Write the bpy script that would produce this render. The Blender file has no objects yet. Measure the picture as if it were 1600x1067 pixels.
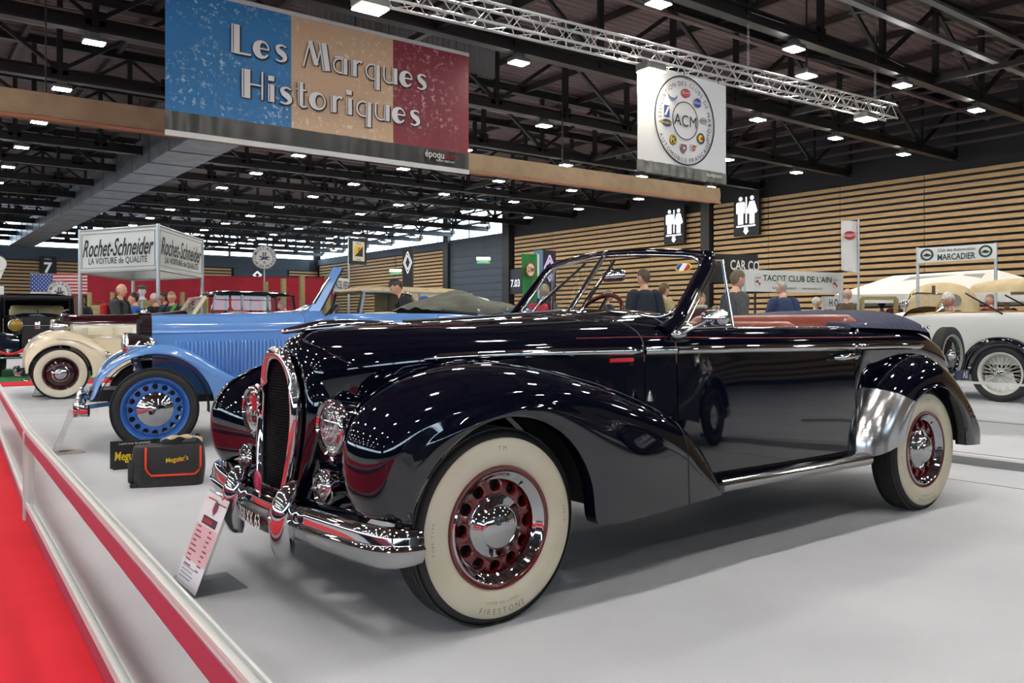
import bpy, bmesh, math, random
import numpy as np
from mathutils import Vector, Matrix, Euler
PI = math.pi
SC = bpy.context.scene
COL = SC.collection
random.seed(7)
# ------------------------------------------------------------------ camera, world, exposure
FPX, CX, CY, HCAM = 1305.0, 800.0, 505.0, 1.075      # focal length in pixels of the 1600 px frame, horizon row, eye height
HEAD = math.atan2(.797, .605)                        # heading of the view from the hall's x axis
SH, CH = math.sin(HEAD), math.cos(HEAD)
cam_data = bpy.data.cameras.new('camera')
cam_data.sensor_width = 36.0
cam_data.lens = FPX / 1600 * 36.0
cam_data.shift_y = -(533.5 - CY) / 1600.0
cam_data.clip_end = 400
cam = bpy.data.objects.new('camera', cam_data)
COL.objects.link(cam)
cam.location = (0, 0, HCAM)
cam.rotation_euler = (PI / 2, 0, HEAD - PI / 2)
SC.camera = cam
world = bpy.data.worlds.new('world')
SC.world = world
world.use_nodes = True
world.node_tree.nodes['Background'].inputs[0].default_value = (.55, .62, .72, 1)
world.node_tree.nodes['Background'].inputs[1].default_value = .6
SC.view_settings.view_transform = 'Standard'
SC.view_settings.look = 'None'
SC.view_settings.exposure = 0.0
SC.view_settings.gamma = 1.0
SC.view_settings.use_curve_mapping = False
SC.cycles.use_denoising = True
SC.cycles.max_bounces = 8
SC.cycles.diffuse_bounces = 3
SC.cycles.glossy_bounces = 5
SC.cycles.transmission_bounces = 6
SC.cycles.transparent_max_bounces = 12
SC.cycles.sample_clamp_indirect = 6.0
SC.cycles.caustics_reflective = False
SC.cycles.caustics_refractive = False
LAMP_POWER = 240.0
WINDOW_POWER = 8.0

# ------------------------------------------------------------------ helpers: placing
def ray(px, py):
    a = (px - CX) / FPX; b = -(py - CY) / FPX
    return Vector((CH + SH * a, SH - CH * a, b))
def at(px, py, D):
    return Vector((0, 0, HCAM)) + ray(px, py) * D
def on_z(px, py, z):
    r = ray(px, py); return Vector((0, 0, HCAM)) + r * ((z - HCAM) / r.z)
def on_x(px, py, x):
    r = ray(px, py); return Vector((0, 0, HCAM)) + r * (x / r.x)
def on_y(px, py, y):
    r = ray(px, py); return Vector((0, 0, HCAM)) + r * (y / r.y)

# ------------------------------------------------------------------ helpers: materials
def lin(c):
    return tuple(((x / 12.92) if x <= .04045 else ((x + .055) / 1.055) ** 2.4) for x in c)
def hx(h):
    h = h.lstrip('#'); return lin(tuple(int(h[i:i + 2], 16) / 255 for i in (0, 2, 4)))
MATS = {}
def mat(name, col, rough=.5, metal=0., spec=.5, emit=0., coat=0., alpha=1., trans=0., ior=1.5, ecol=None):
    if name in MATS: return MATS[name]
    m = bpy.data.materials.new(name); m.use_nodes = True
    b = m.node_tree.nodes['Principled BSDF']
    c = hx(col) if isinstance(col, str) else col
    b.inputs['Base Color'].default_value = (*c, 1)
    b.inputs['Roughness'].default_value = rough
    b.inputs['Metallic'].default_value = metal
    b.inputs['Specular IOR Level'].default_value = spec
    b.inputs['IOR'].default_value = ior
    b.inputs['Coat Weight'].default_value = coat
    b.inputs['Coat Roughness'].default_value = .03
    b.inputs['Transmission Weight'].default_value = trans
    b.inputs['Alpha'].default_value = alpha
    if emit:
        e = ecol or c
        b.inputs['Emission Color'].default_value = (*e, 1)
        b.inputs['Emission Strength'].default_value = emit
    m.diffuse_color = (*c, 1)
    MATS[name] = m
    return m
def nodes(m):
    return m.node_tree.nodes, m.node_tree.links, m.node_tree.nodes['Principled BSDF']
def add_noise(m, c2, scale=5., lo=.4, hi=.6, bump=0., detail=4., stretch=(1, 1, 1), rough=None):
    n, l, b = nodes(m)
    tc = n.new('ShaderNodeTexCoord'); mp = n.new('ShaderNodeMapping'); mp.inputs['Scale'].default_value = stretch
    t = n.new('ShaderNodeTexNoise'); t.inputs['Scale'].default_value = scale; t.inputs['Detail'].default_value = detail
    l.new(tc.outputs['Object'], mp.inputs[0]); l.new(mp.outputs[0], t.inputs['Vector'])
    r = n.new('ShaderNodeValToRGB')
    r.color_ramp.elements[0].position = lo; r.color_ramp.elements[1].position = hi
    r.color_ramp.elements[0].color = b.inputs['Base Color'].default_value
    r.color_ramp.elements[1].color = (*(hx(c2) if isinstance(c2, str) else c2), 1)
    l.new(t.outputs['Fac'], r.inputs[0]); l.new(r.outputs[0], b.inputs['Base Color'])
    if bump:
        bp = n.new('ShaderNodeBump'); bp.inputs['Strength'].default_value = bump; bp.inputs['Distance'].default_value = .01
        l.new(t.outputs['Fac'], bp.inputs['Height']); l.new(bp.outputs[0], b.inputs['Normal'])
    return m
def glassy(name, tint=(.9, .95, .95), refl=1.5, rough=.0, cap=1.):
    """thin pane: mostly see-through, mirror reflection by Fresnel"""
    if name in MATS: return MATS[name]
    m = bpy.data.materials.new(name); m.use_nodes = True
    n, l = m.node_tree.nodes, m.node_tree.links
    n.remove(n['Principled BSDF'])
    out = n['Material Output']
    tr = n.new('ShaderNodeBsdfTransparent'); tr.inputs[0].default_value = (*tint, 1)
    gl = n.new('ShaderNodeBsdfGlossy'); gl.inputs['Roughness'].default_value = rough
    lw = n.new('ShaderNodeLayerWeight'); lw.inputs[0].default_value = .5
    pw = n.new('ShaderNodeMath'); pw.operation = 'POWER'; pw.inputs[1].default_value = 5
    l.new(lw.outputs['Facing'], pw.inputs[0])
    fr = n.new('ShaderNodeMath'); fr.operation = 'MULTIPLY_ADD'; f0 = ((refl - 1) / (refl + 1)) ** 2 * 1.6
    fr.inputs[1].default_value = (1 - f0) * cap; fr.inputs[2].default_value = f0; l.new(pw.outputs[0], fr.inputs[0])
    mx = n.new('ShaderNodeMixShader')
    l.new(fr.outputs[0], mx.inputs[0]); l.new(tr.outputs[0], mx.inputs[1]); l.new(gl.outputs[0], mx.inputs[2])
    l.new(mx.outputs[0], out.inputs[0])
    MATS[name] = m
    return m

PAINT = mat('black_paint', (.0018, .0026, .0078), .035, 0, .55, ior=1.55, coat=.35)
CHROME = mat('chrome', (.80, .81, .82), .035, 1)
CHROME2 = mat('brushed_chrome', (.70, .71, .72), .09, 1)
RUBBER = mat('rubber', (.012, .012, .013), .62)
WHITEWALL = add_noise(mat('whitewall', '#d9d2bd', .55), '#cbc2a8', 4, .45, .75)
RIMRED = mat('rim_red', (.115, .006, .008), .2, coat=.6)
BLACK = mat('matt_black', (.008, .008, .009), .6)
DARKTRIM = mat('dark_trim', (.015, .015, .016), .4)
GLASS = glassy('clear_glass', (.93, .96, .95), 1.45)
LENS = glassy('lamp_glass', (.88, .9, .9), 1.6)
LEATHER = add_noise(mat('red_leather', '#8a4030', .38, coat=.15), '#7a3327', 60, .4, .7, .15)
NAVY = add_noise(mat('navy_cloth', '#252d4a', .85), '#1e2540', 90, .4, .6, .1)
WHITE = mat('white_paint', '#e4e4e2', .45)
PRINTW = mat('white_print', '#dcdcda', .6)
PRINTK = mat('black_print', (.012, .012, .013), .6)
PRINTR = mat('red_print', '#a3182a', .6)
PRINTB = mat('blue_print', '#20489c', .6)
PRINTG = mat('green_print', '#1d5a38', .6)
PRINTY = mat('yellow_print', '#e0c21c', .6)
GALV = mat('galvanised', '#b9bdc0', .32, .75)
STEEL = mat('dark_steel', (.011, .011, .012), .5)

# ------------------------------------------------------------------ helpers: geometry (V list, F list)
def join(*gs):
    V, F = [], []
    for g in gs:
        o = len(V); V += [tuple(v) for v in g[0]]; F += [tuple(i + o for i in f) for f in g[1]]
    return V, F
def xf(g, loc=(0, 0, 0), rot=(0, 0, 0), sc=(1, 1, 1)):
    M = Matrix.LocRotScale(Vector(loc), Euler(rot), Vector(sc) if not isinstance(sc, (int, float)) else Vector((sc,) * 3))
    return [tuple(M @ Vector(v)) for v in g[0]], g[1]
def mirror_y(g):
    return [(v[0], -v[1], v[2]) for v in g[0]], [tuple(reversed(f)) for f in g[1]]
def grid(A, cu=False, cv=False):
    A = np.asarray(A, float); n, m = A.shape[:2]
    V = [tuple(p) for p in A.reshape(-1, 3)]; F = []
    for i in range(n if cu else n - 1):
        for j in range(m if cv else m - 1):
            a = i * m + j; b = ((i + 1) % n) * m + j; c = ((i + 1) % n) * m + (j + 1) % m; d = i * m + (j + 1) % m
            F.append((a, b, c, d))
    return V, F
def box(c, s, rot=(0, 0, 0), bev=0.):
    x, y, z = (k / 2 for k in s)
    if bev <= 0:
        V = [(-x, -y, -z), (x, -y, -z), (x, y, -z), (-x, y, -z), (-x, -y, z), (x, -y, z), (x, y, z), (-x, y, z)]
        F = [(3, 2, 1, 0), (4, 5, 6, 7), (0, 1, 5, 4), (1, 2, 6, 5), (2, 3, 7, 6), (3, 0, 4, 7)]
        return xf((V, F), c, rot)
    return xf(rbox(s, bev), c, rot)
def rbox(s, r, n=3):
    """box with rounded edges: points of a sphere pushed out to the corners"""
    r = min(r, min(s) / 2 * .999); hx_, hy, hz = (k / 2 - r for k in s)
    bm = bmesh.new(); bmesh.ops.create_cube(bm, size=1)
    for v in bm.verts: v.co = Vector((v.co.x * s[0], v.co.y * s[1], v.co.z * s[2]))
    bmesh.ops.bevel(bm, geom=list(bm.edges), offset=r, segments=n, profile=.5, affect='EDGES', clamp_overlap=True)
    bm.verts.index_update()
    g = [tuple(v.co) for v in bm.verts], [tuple(v.index for v in f.verts) for f in bm.faces]
    bm.free(); return g
def frame_of(t):
    t = t.normalized(); up = Vector((0, 0, 1)) if abs(t.z) < .95 else Vector((1, 0, 0))
    a = t.cross(up).normalized(); return a, a.cross(t).normalized()
def tube(P, r, n=8, closed=False, caps=True, ry=None):
    """tube along P; r radius or list; ry second radius (flattened)"""
    P = [Vector(p) for p in P]; k = len(P); R = r if hasattr(r, '__len__') else [r] * k
    RY = R if ry is None else (ry if hasattr(ry, '__len__') else [ry] * k)
    A = []
    for i, p in enumerate(P):
        t = (P[(i + 1) % k] - P[i - 1]) if closed else (P[min(i + 1, k - 1)] - P[max(i - 1, 0)])
        a, b = frame_of(t if t.length > 1e-9 else Vector((1, 0, 0)))
        A.append([p + a * (math.cos(q) * R[i]) + b * (math.sin(q) * RY[i]) for q in (2 * PI * j / n for j in range(n))])
    V, F = grid(np.array([[tuple(q) for q in row] for row in A]), closed, True)
    if caps and not closed:
        F = F + [tuple(range(n))[::-1], tuple((k - 1) * n + j for j in range(n))]
    return V, F
def bar(a, b, w, h=None):
    a, b = Vector(a), Vector(b); h = h or w; t = b - a; s, u = frame_of(t)
    V = []
    for p in (a, b):
        for i, j in ((-1, -1), (1, -1), (1, 1), (-1, 1)): V.append(tuple(p + s * (i * w / 2) + u * (j * h / 2)))
    return V, [(3, 2, 1, 0), (4, 5, 6, 7), (0, 1, 5, 4), (1, 2, 6, 5), (2, 3, 7, 6), (3, 0, 4, 7)]
def lathe(prof, n=48, axis='y', a0=0., a1=2 * PI):
    """profile (r, h) turned about an axis; h runs along the axis"""
    full = abs(a1 - a0 - 2 * PI) < 1e-6
    A = []
    for i in range(n if full else n + 1):
        q = a0 + (a1 - a0) * i / n
        row = []
        for r, h in prof:
            c, s = r * math.cos(q), r * math.sin(q)
            row.append({'y': (c, h, s), 'z': (c, s, h), 'x': (h, c, s)}[axis])
        A.append(row)
    return grid(np.array(A), full, False)
def ball(c, r, n=16, m=10):
    r = (r,) * 3 if isinstance(r, (int, float)) else r
    g = lathe([(math.sin(PI * j / m), -math.cos(PI * j / m)) for j in range(m + 1)], n, 'z')
    return xf(g, c, (0, 0, 0), r)
def prism(poly, y0, y1):
    """polygon in x, z given thickness along y"""
    n = len(poly)
    V = [(p[0], y0, p[1]) for p in poly] + [(p[0], y1, p[1]) for p in poly]
    F = [tuple(range(n)), tuple(range(2 * n - 1, n - 1, -1))] + [(i, i + n, (i + 1) % n + n, (i + 1) % n) for i in range(n)]
    return V, F
def disc(r, y0, y1, n=48, c=(0, 0), sx=1., sz=1.):
    return prism([(c[0] + sx * r * math.cos(2 * PI * i / n), c[1] + sz * r * math.sin(2 * PI * i / n)) for i in range(n)], y0, y1)
def ring(r0, r1, y0, y1, n=64, c=(0, 0), sx=1., sz=1.):
    g = lathe([(r0, y0), (r1, y0), (r1, y1), (r0, y1), (r0, y0)], n, 'y')
    return xf(g, (c[0], 0, c[1]), (0, 0, 0), (sx, 1, sz))
def spl(P, n, closed=False):
    """Catmull-Rom through the points, n samples spaced by arc length"""
    P = np.asarray(P, float)
    Q = np.vstack([2 * P[0] - P[1], P, 2 * P[-1] - P[-2]]) if not closed else np.vstack([P[-1], P, P[0], P[1]])
    out = []
    for i in range(1, len(Q) - 2):
        p0, p1, p2, p3 = Q[i - 1], Q[i], Q[i + 1], Q[i + 2]
        for t in np.linspace(0, 1, 24, endpoint=False):
            out.append(.5 * (2 * p1 + (p2 - p0) * t + (2 * p0 - 5 * p1 + 4 * p2 - p3) * t * t + (3 * p1 - p0 - 3 * p2 + p3) * t ** 3))
    out.append(Q[-2]); out = np.array(out)
    d = np.r_[0, np.cumsum(np.linalg.norm(np.diff(out, axis=0), axis=1))]
    s = np.linspace(0, d[-1], n + 1)[:-1] if closed else np.linspace(0, d[-1], n)
    return np.stack([np.interp(s, d, out[:, k]) for k in range(P.shape[1])], 1)
def cub(pts):
    """smooth monotone interpolation through (x, y) pairs"""
    X = np.array([p[0] for p in pts], float); Y = np.array([p[1] for p in pts], float)
    h = np.diff(X); dl = np.diff(Y) / h; m = np.zeros(len(X))
    for i in range(1, len(X) - 1):
        if dl[i - 1] * dl[i] > 0:
            w1, w2 = 2 * h[i] + h[i - 1], h[i] + 2 * h[i - 1]
            m[i] = (w1 + w2) / (w1 / dl[i - 1] + w2 / dl[i])
    m[0], m[-1] = dl[0], dl[-1]
    def f(x):
        x = min(max(x, X[0]), X[-1]); i = int(min(max(np.searchsorted(X, x) - 1, 0), len(h) - 1)); t = (x - X[i]) / h[i]
        return float((2 * t ** 3 - 3 * t * t + 1) * Y[i] + (t ** 3 - 2 * t * t + t) * h[i] * m[i] + (-2 * t ** 3 + 3 * t * t) * Y[i + 1] + (t ** 3 - t * t) * h[i] * m[i + 1])
    return f

# ------------------------------------------------------------------ helpers: objects
def obj(name, g, m=None, parent=None, smooth=38, loc=None, fix=True):
    me = bpy.data.meshes.new(name)
    me.from_pydata([tuple(map(float, v)) for v in g[0]], [], [tuple(f) for f in g[1]])
    if fix:
        bm = bmesh.new(); bm.from_mesh(me)
        bmesh.ops.remove_doubles(bm, verts=bm.verts, dist=1e-5)
        bmesh.ops.recalc_face_normals(bm, faces=bm.faces)
        bm.to_mesh(me); bm.free()
    if m is not None: me.materials.append(m)
    if smooth:
        me.polygons.foreach_set('use_smooth', [True] * len(me.polygons))
        if smooth < 180: me.set_sharp_from_angle(angle=math.radians(smooth))
    o = bpy.data.objects.new(name, me); COL.objects.link(o)
    if parent is not None: o.parent = parent
    if loc is not None: o.location = loc
    return o
def tag(o, label, cat, group=None, kind=None):
    o['label'] = label; o['category'] = cat
    if group: o['group'] = group
    if kind: o['kind'] = kind
    return o
def thing(name, label, cat, loc=(0, 0, 0), rz=0., group=None):
    o = bpy.data.objects.new(name, None); COL.objects.link(o)
    o.empty_display_size = .1
    o.location = loc; o.rotation_euler = (0, 0, rz)
    return tag(o, label, cat, group)
def struct(name, g, m, smooth=0):
    o = obj(name, g, m, None, smooth); o['kind'] = 'structure'; return o
def copy_tree(o, parent=None):
    c = o.copy(); COL.objects.link(c)
    if parent is not None: c.parent = parent
    for ch in list(o.children): copy_tree(ch, c)
    return c
def plain(o):
    """frame curve text or modifiers turned into a mesh (V, F)"""
    dg = bpy.context.evaluated_depsgraph_get(); ev = o.evaluated_get(dg); me = ev.to_mesh()
    g = [tuple(v.co) for v in me.vertices], [tuple(p.vertices) for p in me.polygons]
    ev.to_mesh_clear(); return g
_txt = {}
def text(s, size=1., shear=0., bold=0., sx=1., depth=.004, align='C', space=1.):
    """lettering in the x, z plane, facing -y, centred; size is the cap height"""
    key = (s, shear, bold, space)
    if key not in _txt:
        cu = bpy.data.curves.new('text_tmp', 'FONT'); cu.body = s; cu.size = 1 / .69
        cu.shear = shear; cu.offset = bold; cu.resolution_u = 3; cu.space_character = space
        o = bpy.data.objects.new('text_tmp', cu); COL.objects.link(o)
        bpy.context.view_layer.update(); g = plain(o)
        bpy.data.objects.remove(o); bpy.data.curves.remove(cu)
        xs = [v[0] for v in g[0]] or [0]
        _txt[key] = (g, min(xs), max(xs))
    g, x0, x1 = _txt[key]
    off = {'C': -(x0 + x1) / 2, 'L': -x0, 'R': -x1}[align]
    V = [((v[0] + off) * size * sx, -depth, (v[1] - .5) * size) for v in g[0]]
    return V, g[1]
def text_w(s, size=1., bold=0., sx=1.):
    text(s, 1, 0, bold); g = _txt[(s, 0., bold, 1.)] if (s, 0., bold, 1.) in _txt else _txt[(s, 0, bold, 1.)]
    return (g[2] - g[1]) * size * sx
def arc_text(s, r, mid, size, c=(0, 0), bold=.01, depth=.004, inner=False, gap=.18, fac=1.):
    """letters set round a circle, mid = angle in radians of the middle (PI/2 = top); inner: read along the bottom"""
    ws = [(.35 if ch == ' ' else text_w(ch, 1, bold)) * size + gap * size for ch in s]
    tot = sum(ws) * fac; gs = []; run = 0
    for ch, w in zip(s, ws):
        ps = (run + w / 2) * fac - tot / 2; run += w
        if ch == ' ': continue
        if not inner: q = mid - ps / r; rot = q - PI / 2
        else: q = mid + ps / r; rot = q + PI / 2
        g = text(ch, size, 0, bold, depth=depth)
        gs.append(xf(g, (c[0] + r * math.cos(q), 0, c[1] + r * math.sin(q)), (0, -rot, 0)))
    return join(*gs)
def loop_box(x0, x1, z0, z1, y, w):
    return join(box(((x0 + x1) / 2, y, z0), (x1 - x0 + w, w, w)), box(((x0 + x1) / 2, y, z1), (x1 - x0 + w, w, w)),
                box((x0, y, (z0 + z1) / 2), (w, w, z1 - z0)), box((x1, y, (z0 + z1) / 2), (w, w, z1 - z0)))
# ------------------------------------------------------------------ the hall
WX, WY = 31.0, 69.0                      # right wall and far wall
LX, LY = -34.0, -34.0
ROOF = 9.2
m_floor = add_noise(mat('floor_carpet', '#c3c5ca', .62, spec=.25), '#b5b7bc', .9, .35, .7, .02)
n, l, b = nodes(m_floor)
m_conc = add_noise(mat('hall_concrete', '#8d8f92', .5), '#7c7e80', .5, .3, .7)
m_roof = mat('roof_sheet', '#655454', .7)
n, l, b = nodes(m_roof)
tc = n.new('ShaderNodeTexCoord'); wv = n.new('ShaderNodeTexWave'); wv.bands_direction = 'Y'; wv.inputs['Scale'].default_value = 1.25
bpn = n.new('ShaderNodeBump'); bpn.inputs['Strength'].default_value = 1.; bpn.inputs['Distance'].default_value = .08
l.new(tc.outputs['Object'], wv.inputs[0]); l.new(wv.outputs['Fac'], bpn.inputs['Height']); l.new(bpn.outputs[0], b.inputs['Normal'])
m_wall = mat('wall_dark', (.014, .015, .018), .7)
m_blue = mat('wall_cladding_grey', '#3c4652', .6)
m_slat = add_noise(mat('slat_wood', '#cba878', .55), '#b08d5e', 3, .3, .7, .0, 4, (1, 1, 14))
m_red = add_noise(mat('red_carpet', '#dc2c3a', .85, spec=.15), '#c9222f', 1.2, .35, .7, .03)
struct('floor', ([(LX, LY, 0), (WX, LY, 0), (WX, WY, 0), (LX, WY, 0)], [(0, 1, 2, 3)]), m_floor)
struct('ceiling', ([(LX, LY, ROOF), (WX, LY, ROOF), (WX, WY, ROOF), (LX, WY, ROOF)], [(3, 2, 1, 0)]), m_roof)
struct('wall_right', box((WX + .1, (LY + WY) / 2, ROOF / 2), (.2, WY - LY, ROOF)), m_wall)
struct('wall_far', box(((LX + WX) / 2, WY + .1, ROOF / 2), (WX - LX, .2, ROOF)), m_wall)
struct('wall_left', box((LX - .1, (LY + WY) / 2, ROOF / 2), (.2, WY - LY, ROOF)), m_wall)
struct('wall_near', box(((LX + WX) / 2, LY - .1, ROOF / 2), (WX - LX, .2, ROOF)), m_wall)
# timber slats on the walls
def slats_x(x, y0, y1, z0, z1, pitch, h):
    return join(*[box((x, (y0 + y1) / 2, z), (.06, y1 - y0, h)) for z in np.arange(z0, z1, pitch)])
def slats_y(y, x0, x1, z0, z1, pitch, h):
    return join(*[box(((x0 + x1) / 2, y, z), (x1 - x0, .06, h)) for z in np.arange(z0, z1, pitch)])
# lengths of wall between the steel posts
joints = [-30, -22, -14, -6, 2, 8.6, 12.0, 15.4, 18.8, 22.2, 25.2]
gs = [slats_x(WX - .12, a + .015, b_ - .015, .35, 6.62, .245, .150) for a, b_ in zip(joints[:-1], joints[1:])]
joints = [25.8, 29.2, 33.0, 36.8, 40.4]
gs += [slats_x(WX - .12, a + .015, b_ - .015, .35, 6.40, .245, .150) for a, b_ in zip(joints[:-1], joints[1:])]
joints = [48.2, 51.5, 55, 59, 64, 68.6]
gs += [slats_x(WX - .12, a + .015, b_ - .015, .35, 6.2, .245, .150) for a, b_ in zip(joints[:-1], joints[1:])]
struct('trim_1', join(*gs), m_slat)
xs_ = [(-34, -20), (-19.8, -8), (-7.8, 2), (2.2, 12.2), (18.9, 23.2), (28.2, 30.8)]
struct('trim_2', join(*[slats_y(WY - .12, a, b_, .35, 5.6, .245, .150) for a, b_ in xs_]), m_slat)
struct('trim_3', join(*[box((WX - .2, y, 4.6), (.4, w, 9.2)) for y, w in ((25.5, .5), (41.0, .7), (47.8, .6), (8.6, .08))]), STEEL)
d = struct('door_1', join(box((WX - .15, 44.4, 3.1), (.1, 6.2, 6.2)), *[box((WX - .22, 44.4, z), (.04, 6.1, .03)) for z in np.arange(.5, 6.2, .45)]), m_blue)
struct('trim_4', box((WX - .16, 55, 6.38), (.1, 28, .5)), m_blue)
struct('door_2', join(*[box((x, WY - .1, 3.), (w, .08, 6.0)) for x, w in ((15.5, 6.2), (25.7, 4.6))]), m_blue)
struct('trim_5', box((-1, WY - .12, 6.1), (62, .1, .9)), m_blue)
# clerestory windows: bright panes with dark bars
m_win = mat('window_daylight', (.86, .94, 1.0), .3, emit=WINDOW_POWER, ecol=(.66, .84, 1.0))
def window(name, horiz, fixed, a0, a1, z0, z1, step):
    n_ = max(1, int((a1 - a0) / step)); ps, fs = [], []
    for i in range(n_):
        u0, u1 = a0 + (a1 - a0) * i / n_ + .12, a0 + (a1 - a0) * (i + 1) / n_ - .12
        for k in range(2):
            w0, w1 = z0 + (z1 - z0) * k / 2 + .05, z0 + (z1 - z0) * (k + 1) / 2 - .05
            c = ((fixed, (u0 + u1) / 2, (w0 + w1) / 2), (.04, u1 - u0, w1 - w0)) if not horiz else (((u0 + u1) / 2, fixed, (w0 + w1) / 2), (u1 - u0, .04, w1 - w0))
            ps.append(box(*c))
    o = obj(name, join(*ps), m_win, None, 0); o['kind'] = 'structure'
    return o
window('window_1', False, WX - .1, 41.5, 68.5, 6.65, 8.5, 3.4)
window('window_2', True, WY - .1, -14, 30.5, 6.6, 8.4, 3.6)
window('window_3', False, LX + .1, -30, 66, 5.4, 7.4, 4.0)
window('window_4', True, LY + .1, -30, 30, 5.4, 7.4, 4.0)
# red aisle carpet along the stands, and across in front of the far stand
struct('floor_red_carpet', join(([(-4.6, -6, .006), (.30, -6, .006), (.47, 1.0, .006), (.545, 2.72, .006), (.605, 3.41, .006), (.655, 5.2, .006), (.95, 9.9, .006), (1.0, 16.5, .006), (-4.6, 16.5, .006)], [tuple(range(9))]), box((2.0, -12.2, .004), (13, 3, .008))), m_red)
bpy.data.objects['floor_red_carpet'].name = 'floor_aisle'
struct('floor_cross_aisle', box((1.4, 17.0, .005), (9.5, 1.1, .01)), m_red)
struct('floor_green', box((1.0, 19.9, .004), (9, 4.6, .008)), mat('green_carpet', '#1f6a3c', .9))
# roof steelwork
def truss(y=0, x0=LX + .3, x1=WX - .3, zb=7.0, zt=ROOF - .25, pan=2.4):
    gs = []
    for z, h in ((zb, .26), (zt, .22)):
        gs += [box(((x0 + x1) / 2, y, z - h / 2), (x1 - x0, .24, .03)), box(((x0 + x1) / 2, y, z + h / 2), (x1 - x0, .24, .03)), box(((x0 + x1) / 2, y, z), (x1 - x0, .03, h))]
    n_ = int((x1 - x0) / pan)
    for i in range(n_ + 1):
        x = x0 + (x1 - x0) * i / n_
        gs.append(box((x, y, (zb + zt) / 2), (.12, .12, zt - zb)))
        gs.append(box((x, y, zb + .16), (.36, .03, .3)))
        if i < n_:
            xb = x0 + (x1 - x0) * (i + 1) / n_
            gs.append(bar((x, y, zb + .1), (xb, y, zt - .1), .09) if i % 2 else bar((x, y, zt - .1), (xb, y, zb + .1), .09))
    return join(*gs)
t0 = obj('beam', truss(), STEEL, None, 0); t0['kind'] = 'structure'
rows_y = [10.1 + 4.1 * k for k in range(-8, 15)]
for i, y in enumerate(rows_y):
    o = t0 if i == 0 else t0.copy()
    if i: COL.objects.link(o)
    o.location = (0, y, 0)
# lighter secondary rafters seen crossing the bays and purlins below the sheets
rf = join(*[box((x, (LY + WY) / 2, ROOF - .16), (.12, WY - LY, .2)) for x in np.arange(LX + 1.2, WX, 2.4)])
struct('beam', rf, mat('purlin_steel', (.035, .026, .026), .6))
gs = []
for x in (-9.5, 8.9, 20.6):
    for a, b_ in zip(rows_y[:-1], rows_y[1:]):
        gs += [bar((x, a, 7.05), (x, b_, 8.8), .11), bar((x, a, 7.0), (x, b_, 7.0), .12)]
struct('beam', join(*gs), STEEL)
# pipes and cable trays
struct('trim_6', join(*[tube([(LX, y, z), (WX - .5, y, z)], .05, 6) for y, z in ((13.0, 8.1), (21.6, 8.3), (26.2, 7.9), (33, 8.1))], *[tube([(LX, y, z), (WX - .5, y, z)], .16, 10) for y, z in ((23.4, 8.55),)]), mat('pipe_pink_grey', '#6e5a5a', .5))
gs = []
for y, z in ((9.1, 7.45), (8.6, 7.8)):
    gs.append(box(((LX + WX) / 2, y, z), (WX - LX - 1, .16, .07)))
    gs += [bar((x, y, z - .02), (x + .02, y + .55, z + .1), .03) for x in np.arange(-4, WX - 1, 1.55)]
struct('trim_7', join(*gs), mat('cable_tray', '#7f8488', .4, .6))
struct('trim_8', join(*[box((WX - .9 - .75 * k, (LY + WY) / 2, 7.35 + .2 * k), (.1, WY - LY - 1, .08)) for k in range(7)]), mat('tray_dark', '#4a3f40', .5, .2))
# broad grey ventilation duct running away under the roof and a second over the right-hand bays
m_duct = add_noise(mat('zinc_duct', '#8a8d93', .4, .6), '#6f7277', 2, .3, .7)
vd = thing('ventilation_duct', 'broad grey sheet-metal duct running away under the roof on the left', 'duct', (8.0, 44, 6.95))
obj('duct_run', join(box((0, 0, 0), (1.5, 48, .95)), *[box((0, y, 0), (1.54, .05, 1.0)) for y in np.arange(-23.9, 24, 2.4)]), m_duct, vd, 0)
for y in np.arange(-22, 23, 9.6):
    for s in (-1, 1): obj('hanger', bar((s * .6, y, .45), (s * .6, y, ROOF - 6.97), .03), STEEL, vd, 0)
vd = thing('ventilation_duct', 'brownish sheet-metal duct under the roof at the upper right', 'duct', (20.6, 6.2, 8.2))
obj('duct_run', join(box((0, 0, 0), (9, 1.6, .9)), *[box((x, 0, 0), (.05, 1.64, .94)) for x in np.arange(-4.5, 4.6, 1.5)]), add_noise(mat('duct_brown', '#8e8178', .5, .2), '#7b6f68', 2, .3, .7), vd, 0)
vd = thing('corrugated_panel', 'pale corrugated panel hung under the roof above the tricolour banner', 'panel', (10.2, 17.6, 8.25))
obj('panel_sheet', grid(np.array([[(x, -.0 + .03 * math.sin(x * 40), z) for z in (-.8, .8)] for x in np.linspace(-2.6, 2.6, 200)])), mat('pale_sheet', '#8f9094', .5, .3), vd, 60)
# fabric-wrapped beam
rows = []
for x in np.linspace(-30, 20.85, 160):
    w = .012 * math.sin(x * 7 + math.sin(x * 2.1) * 2)
    rows.append([(x, 17 + a, z) for a, z in ((-.22 - w, 4.66 + .018 * (x + 10) * .35), (-.24 - w * 1.5, 4.86 + .018 * (x + 10) * .35), (-.22, 5.08 + .018 * (x + 10) * .35), (.2, 5.08 + .018 * (x + 10) * .35), (.22, 4.66 + .018 * (x + 10) * .35))])
fb = thing('wrapped_beam', 'long beam wrapped in beige cloth spanning the hall behind the banners', 'beam', (0, 0, 0))
obj('cloth_wrap', grid(np.array(rows), False, True), add_noise(mat('beige_cloth', '#9a8468', .8), '#897359', 3, .3, .7, .1), fb, 60)
obj('edge_batten', tube([(-30, 16.76, 4.62 - .126), (20.85, 16.76, 4.62 + .194)], .03, 6), mat('batten_orange', '#b3765a', .6), fb, 60)
for x in np.arange(-22, 21, 6.1): obj('hanger', bar((x, 17, 5.0 + .0063 * (x + 10)), (x, 17, ROOF), .025), STEEL, fb, 0)
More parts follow.
